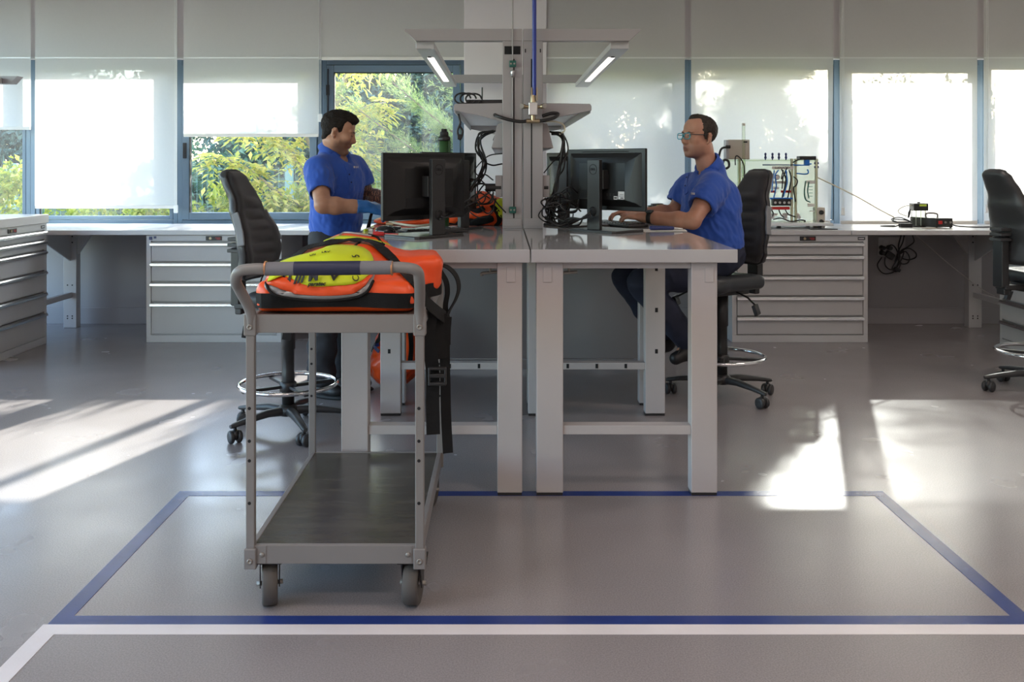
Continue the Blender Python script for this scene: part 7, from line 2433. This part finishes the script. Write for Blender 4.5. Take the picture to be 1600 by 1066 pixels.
MB().bb(c.x - 0.05, c.x + 0.045, 7.74, 7.80, ZC, ZC + 0.032).build('brick', 'black', t, bevel=0.005)
MB().tube(catmull([(c.x + 0.04, 7.8, ZC + 0.045), (c.x + 0.02, 7.82, ZC + 0.055), (c.x - 0.07, 7.84, ZC + 0.06), (c.x - 0.09, 7.8, ZC + 0.045), (c.x - 0.04, 7.77, ZC + 0.038), (c.x + 0.04, 7.78, ZC + 0.045), (c.x - 0.02, 7.84, ZC + 0.075), (c.x - 0.08, 7.86, ZC + 0.06), (c.x - 0.06, 7.8, ZC + 0.04)], 7), 0.005, 8).build('lead', 'cable', t)
MB().tube(catmull([(c.x - 0.05, 7.77, ZC + 0.02), (c.x - 0.10, 7.76, ZC + 0.007), (c.x - 0.18, 7.82, ZC + 0.007), (c.x - 0.14, 7.86, ZC + 0.007), (c.x - 0.06, 7.84, ZC + 0.008)], 7), 0.005, 8).build('lead', 'cable', t)
pl = px(1421.5, 333, 7.82)
MB().tube([(pl.x - 0.012, 7.82, pl.z - 0.04), (pl.x - 0.004, 7.82, pl.z), (pl.x + 0.004, 7.82, pl.z + 0.03)], [0.006, 0.011, 0.005], 10).build('plug', 'black', t)
YB = 7.68
t = E('power_box', 'dark metal power box with red switch and carry handle on the right counter', 'power box', (px(1470, 0, YB).x, YB, ZC))
xa, xb = px(1463, 0, YB).x, px(1489, 0, YB).x
zt_ = ZC + 0.078
MB()._add([(xa, YB, ZC + 0.006), (xb, YB, ZC + 0.006), (xb, YB, zt_), (xa, YB, zt_), (xa - 0.10, YB + 0.26, ZC + 0.006), (xb - 0.10, YB + 0.26, ZC + 0.006), (xb - 0.10, YB + 0.26, zt_), (xa - 0.10, YB + 0.26, zt_)],
          [(0, 1, 2, 3), (5, 4, 7, 6), (4, 0, 3, 7), (1, 5, 6, 2), (3, 2, 6, 7), (4, 5, 1, 0)]).build('case', 'stand', t, bevel=0.003)
MB().bb(xa + 0.004, xb - 0.004, YB - 0.003, YB, ZC + 0.012, zt_ - 0.004).build('front_plate', 'black', t)
MB().bb(xa + 0.014, xa + 0.046, YB - 0.009, YB - 0.002, ZC + 0.030, ZC + 0.058).build('switch', 'red', t, bevel=0.003)
for d in (0.07, 0.11):
    MB().cyl((xa + d, YB - 0.002, ZC + 0.045), (xa + d, YB - 0.012, ZC + 0.045), 0.009, seg=14).build('socket', 'bolt', t)
for x in (xa + 0.01, xb - 0.01):
    MB().cyl((x, YB + 0.02, ZC), (x, YB + 0.02, ZC + 0.008), 0.008, seg=10).build('foot', 'black', t)
MB().tube(catmull([(xa - 0.03, YB + 0.12, zt_), (xa - 0.03, YB + 0.12, zt_ + 0.028), (xa + 0.0, YB + 0.115, zt_ + 0.036), (xa + 0.05, YB + 0.10, zt_ + 0.03), (xa + 0.055, YB + 0.10, zt_)], 6), 0.0075, 10).build('handle', 'bolt', t)
MB().tube(catmull([(xb - 0.0, YB + 0.05, ZC + 0.03), (xb + 0.06, YB + 0.04, ZC + 0.012), (xb + 0.18, YB + 0.02, ZC + 0.006), (xb + 0.35, YB + 0.05, ZC + 0.006), (xb + 0.5, YB + 0.1, ZC + 0.006)], 7), 0.005, 8).build('power_cord', 'cable', t)
o = MB().box((px(1452, 0, 7.62).x, 7.62, ZC + 0.004), (0.10, 0.05, 0.006), rotm(0, 0, 15)).build('wooden_tag', 'beige')
tag(o, 'small beige wooden tag lying before the power box', 'tag')
t = E('sensor_unit', 'small black meter with green display on the counter behind the seated man\'s arm', 'meter', (px(1026, 0, 7.75).x, 7.75, ZC))
c = px(1027, 0, 7.75)
MB().bb(c.x - 0.045, c.x + 0.045, 7.72, 7.80, px(0, 327, 7.75).z, px(0, 318, 7.75).z).build('sensor_head', 'black', t, bevel=0.004)
MB().bb(c.x - 0.01, c.x + 0.03, 7.7185, 7.7205, px(0, 322.5, 7.75).z, px(0, 320, 7.75).z).build('display', 'lcd', t)
MB().lathe([(0.034, ZC + 0.002), (0.036, ZC + 0.01), (0.036, px(0, 326, 7.75).z)], (c.x, 7.76, 0), seg=24, cap=False).build('jar', 'acrylic', t)
MB().cyl((c.x - 0.045, 7.75, px(0, 322, 7.75).z), (c.x - 0.085, 7.75, px(0, 322, 7.75).z), 0.008, 0.004, 10).build('nozzle', 'black', t)
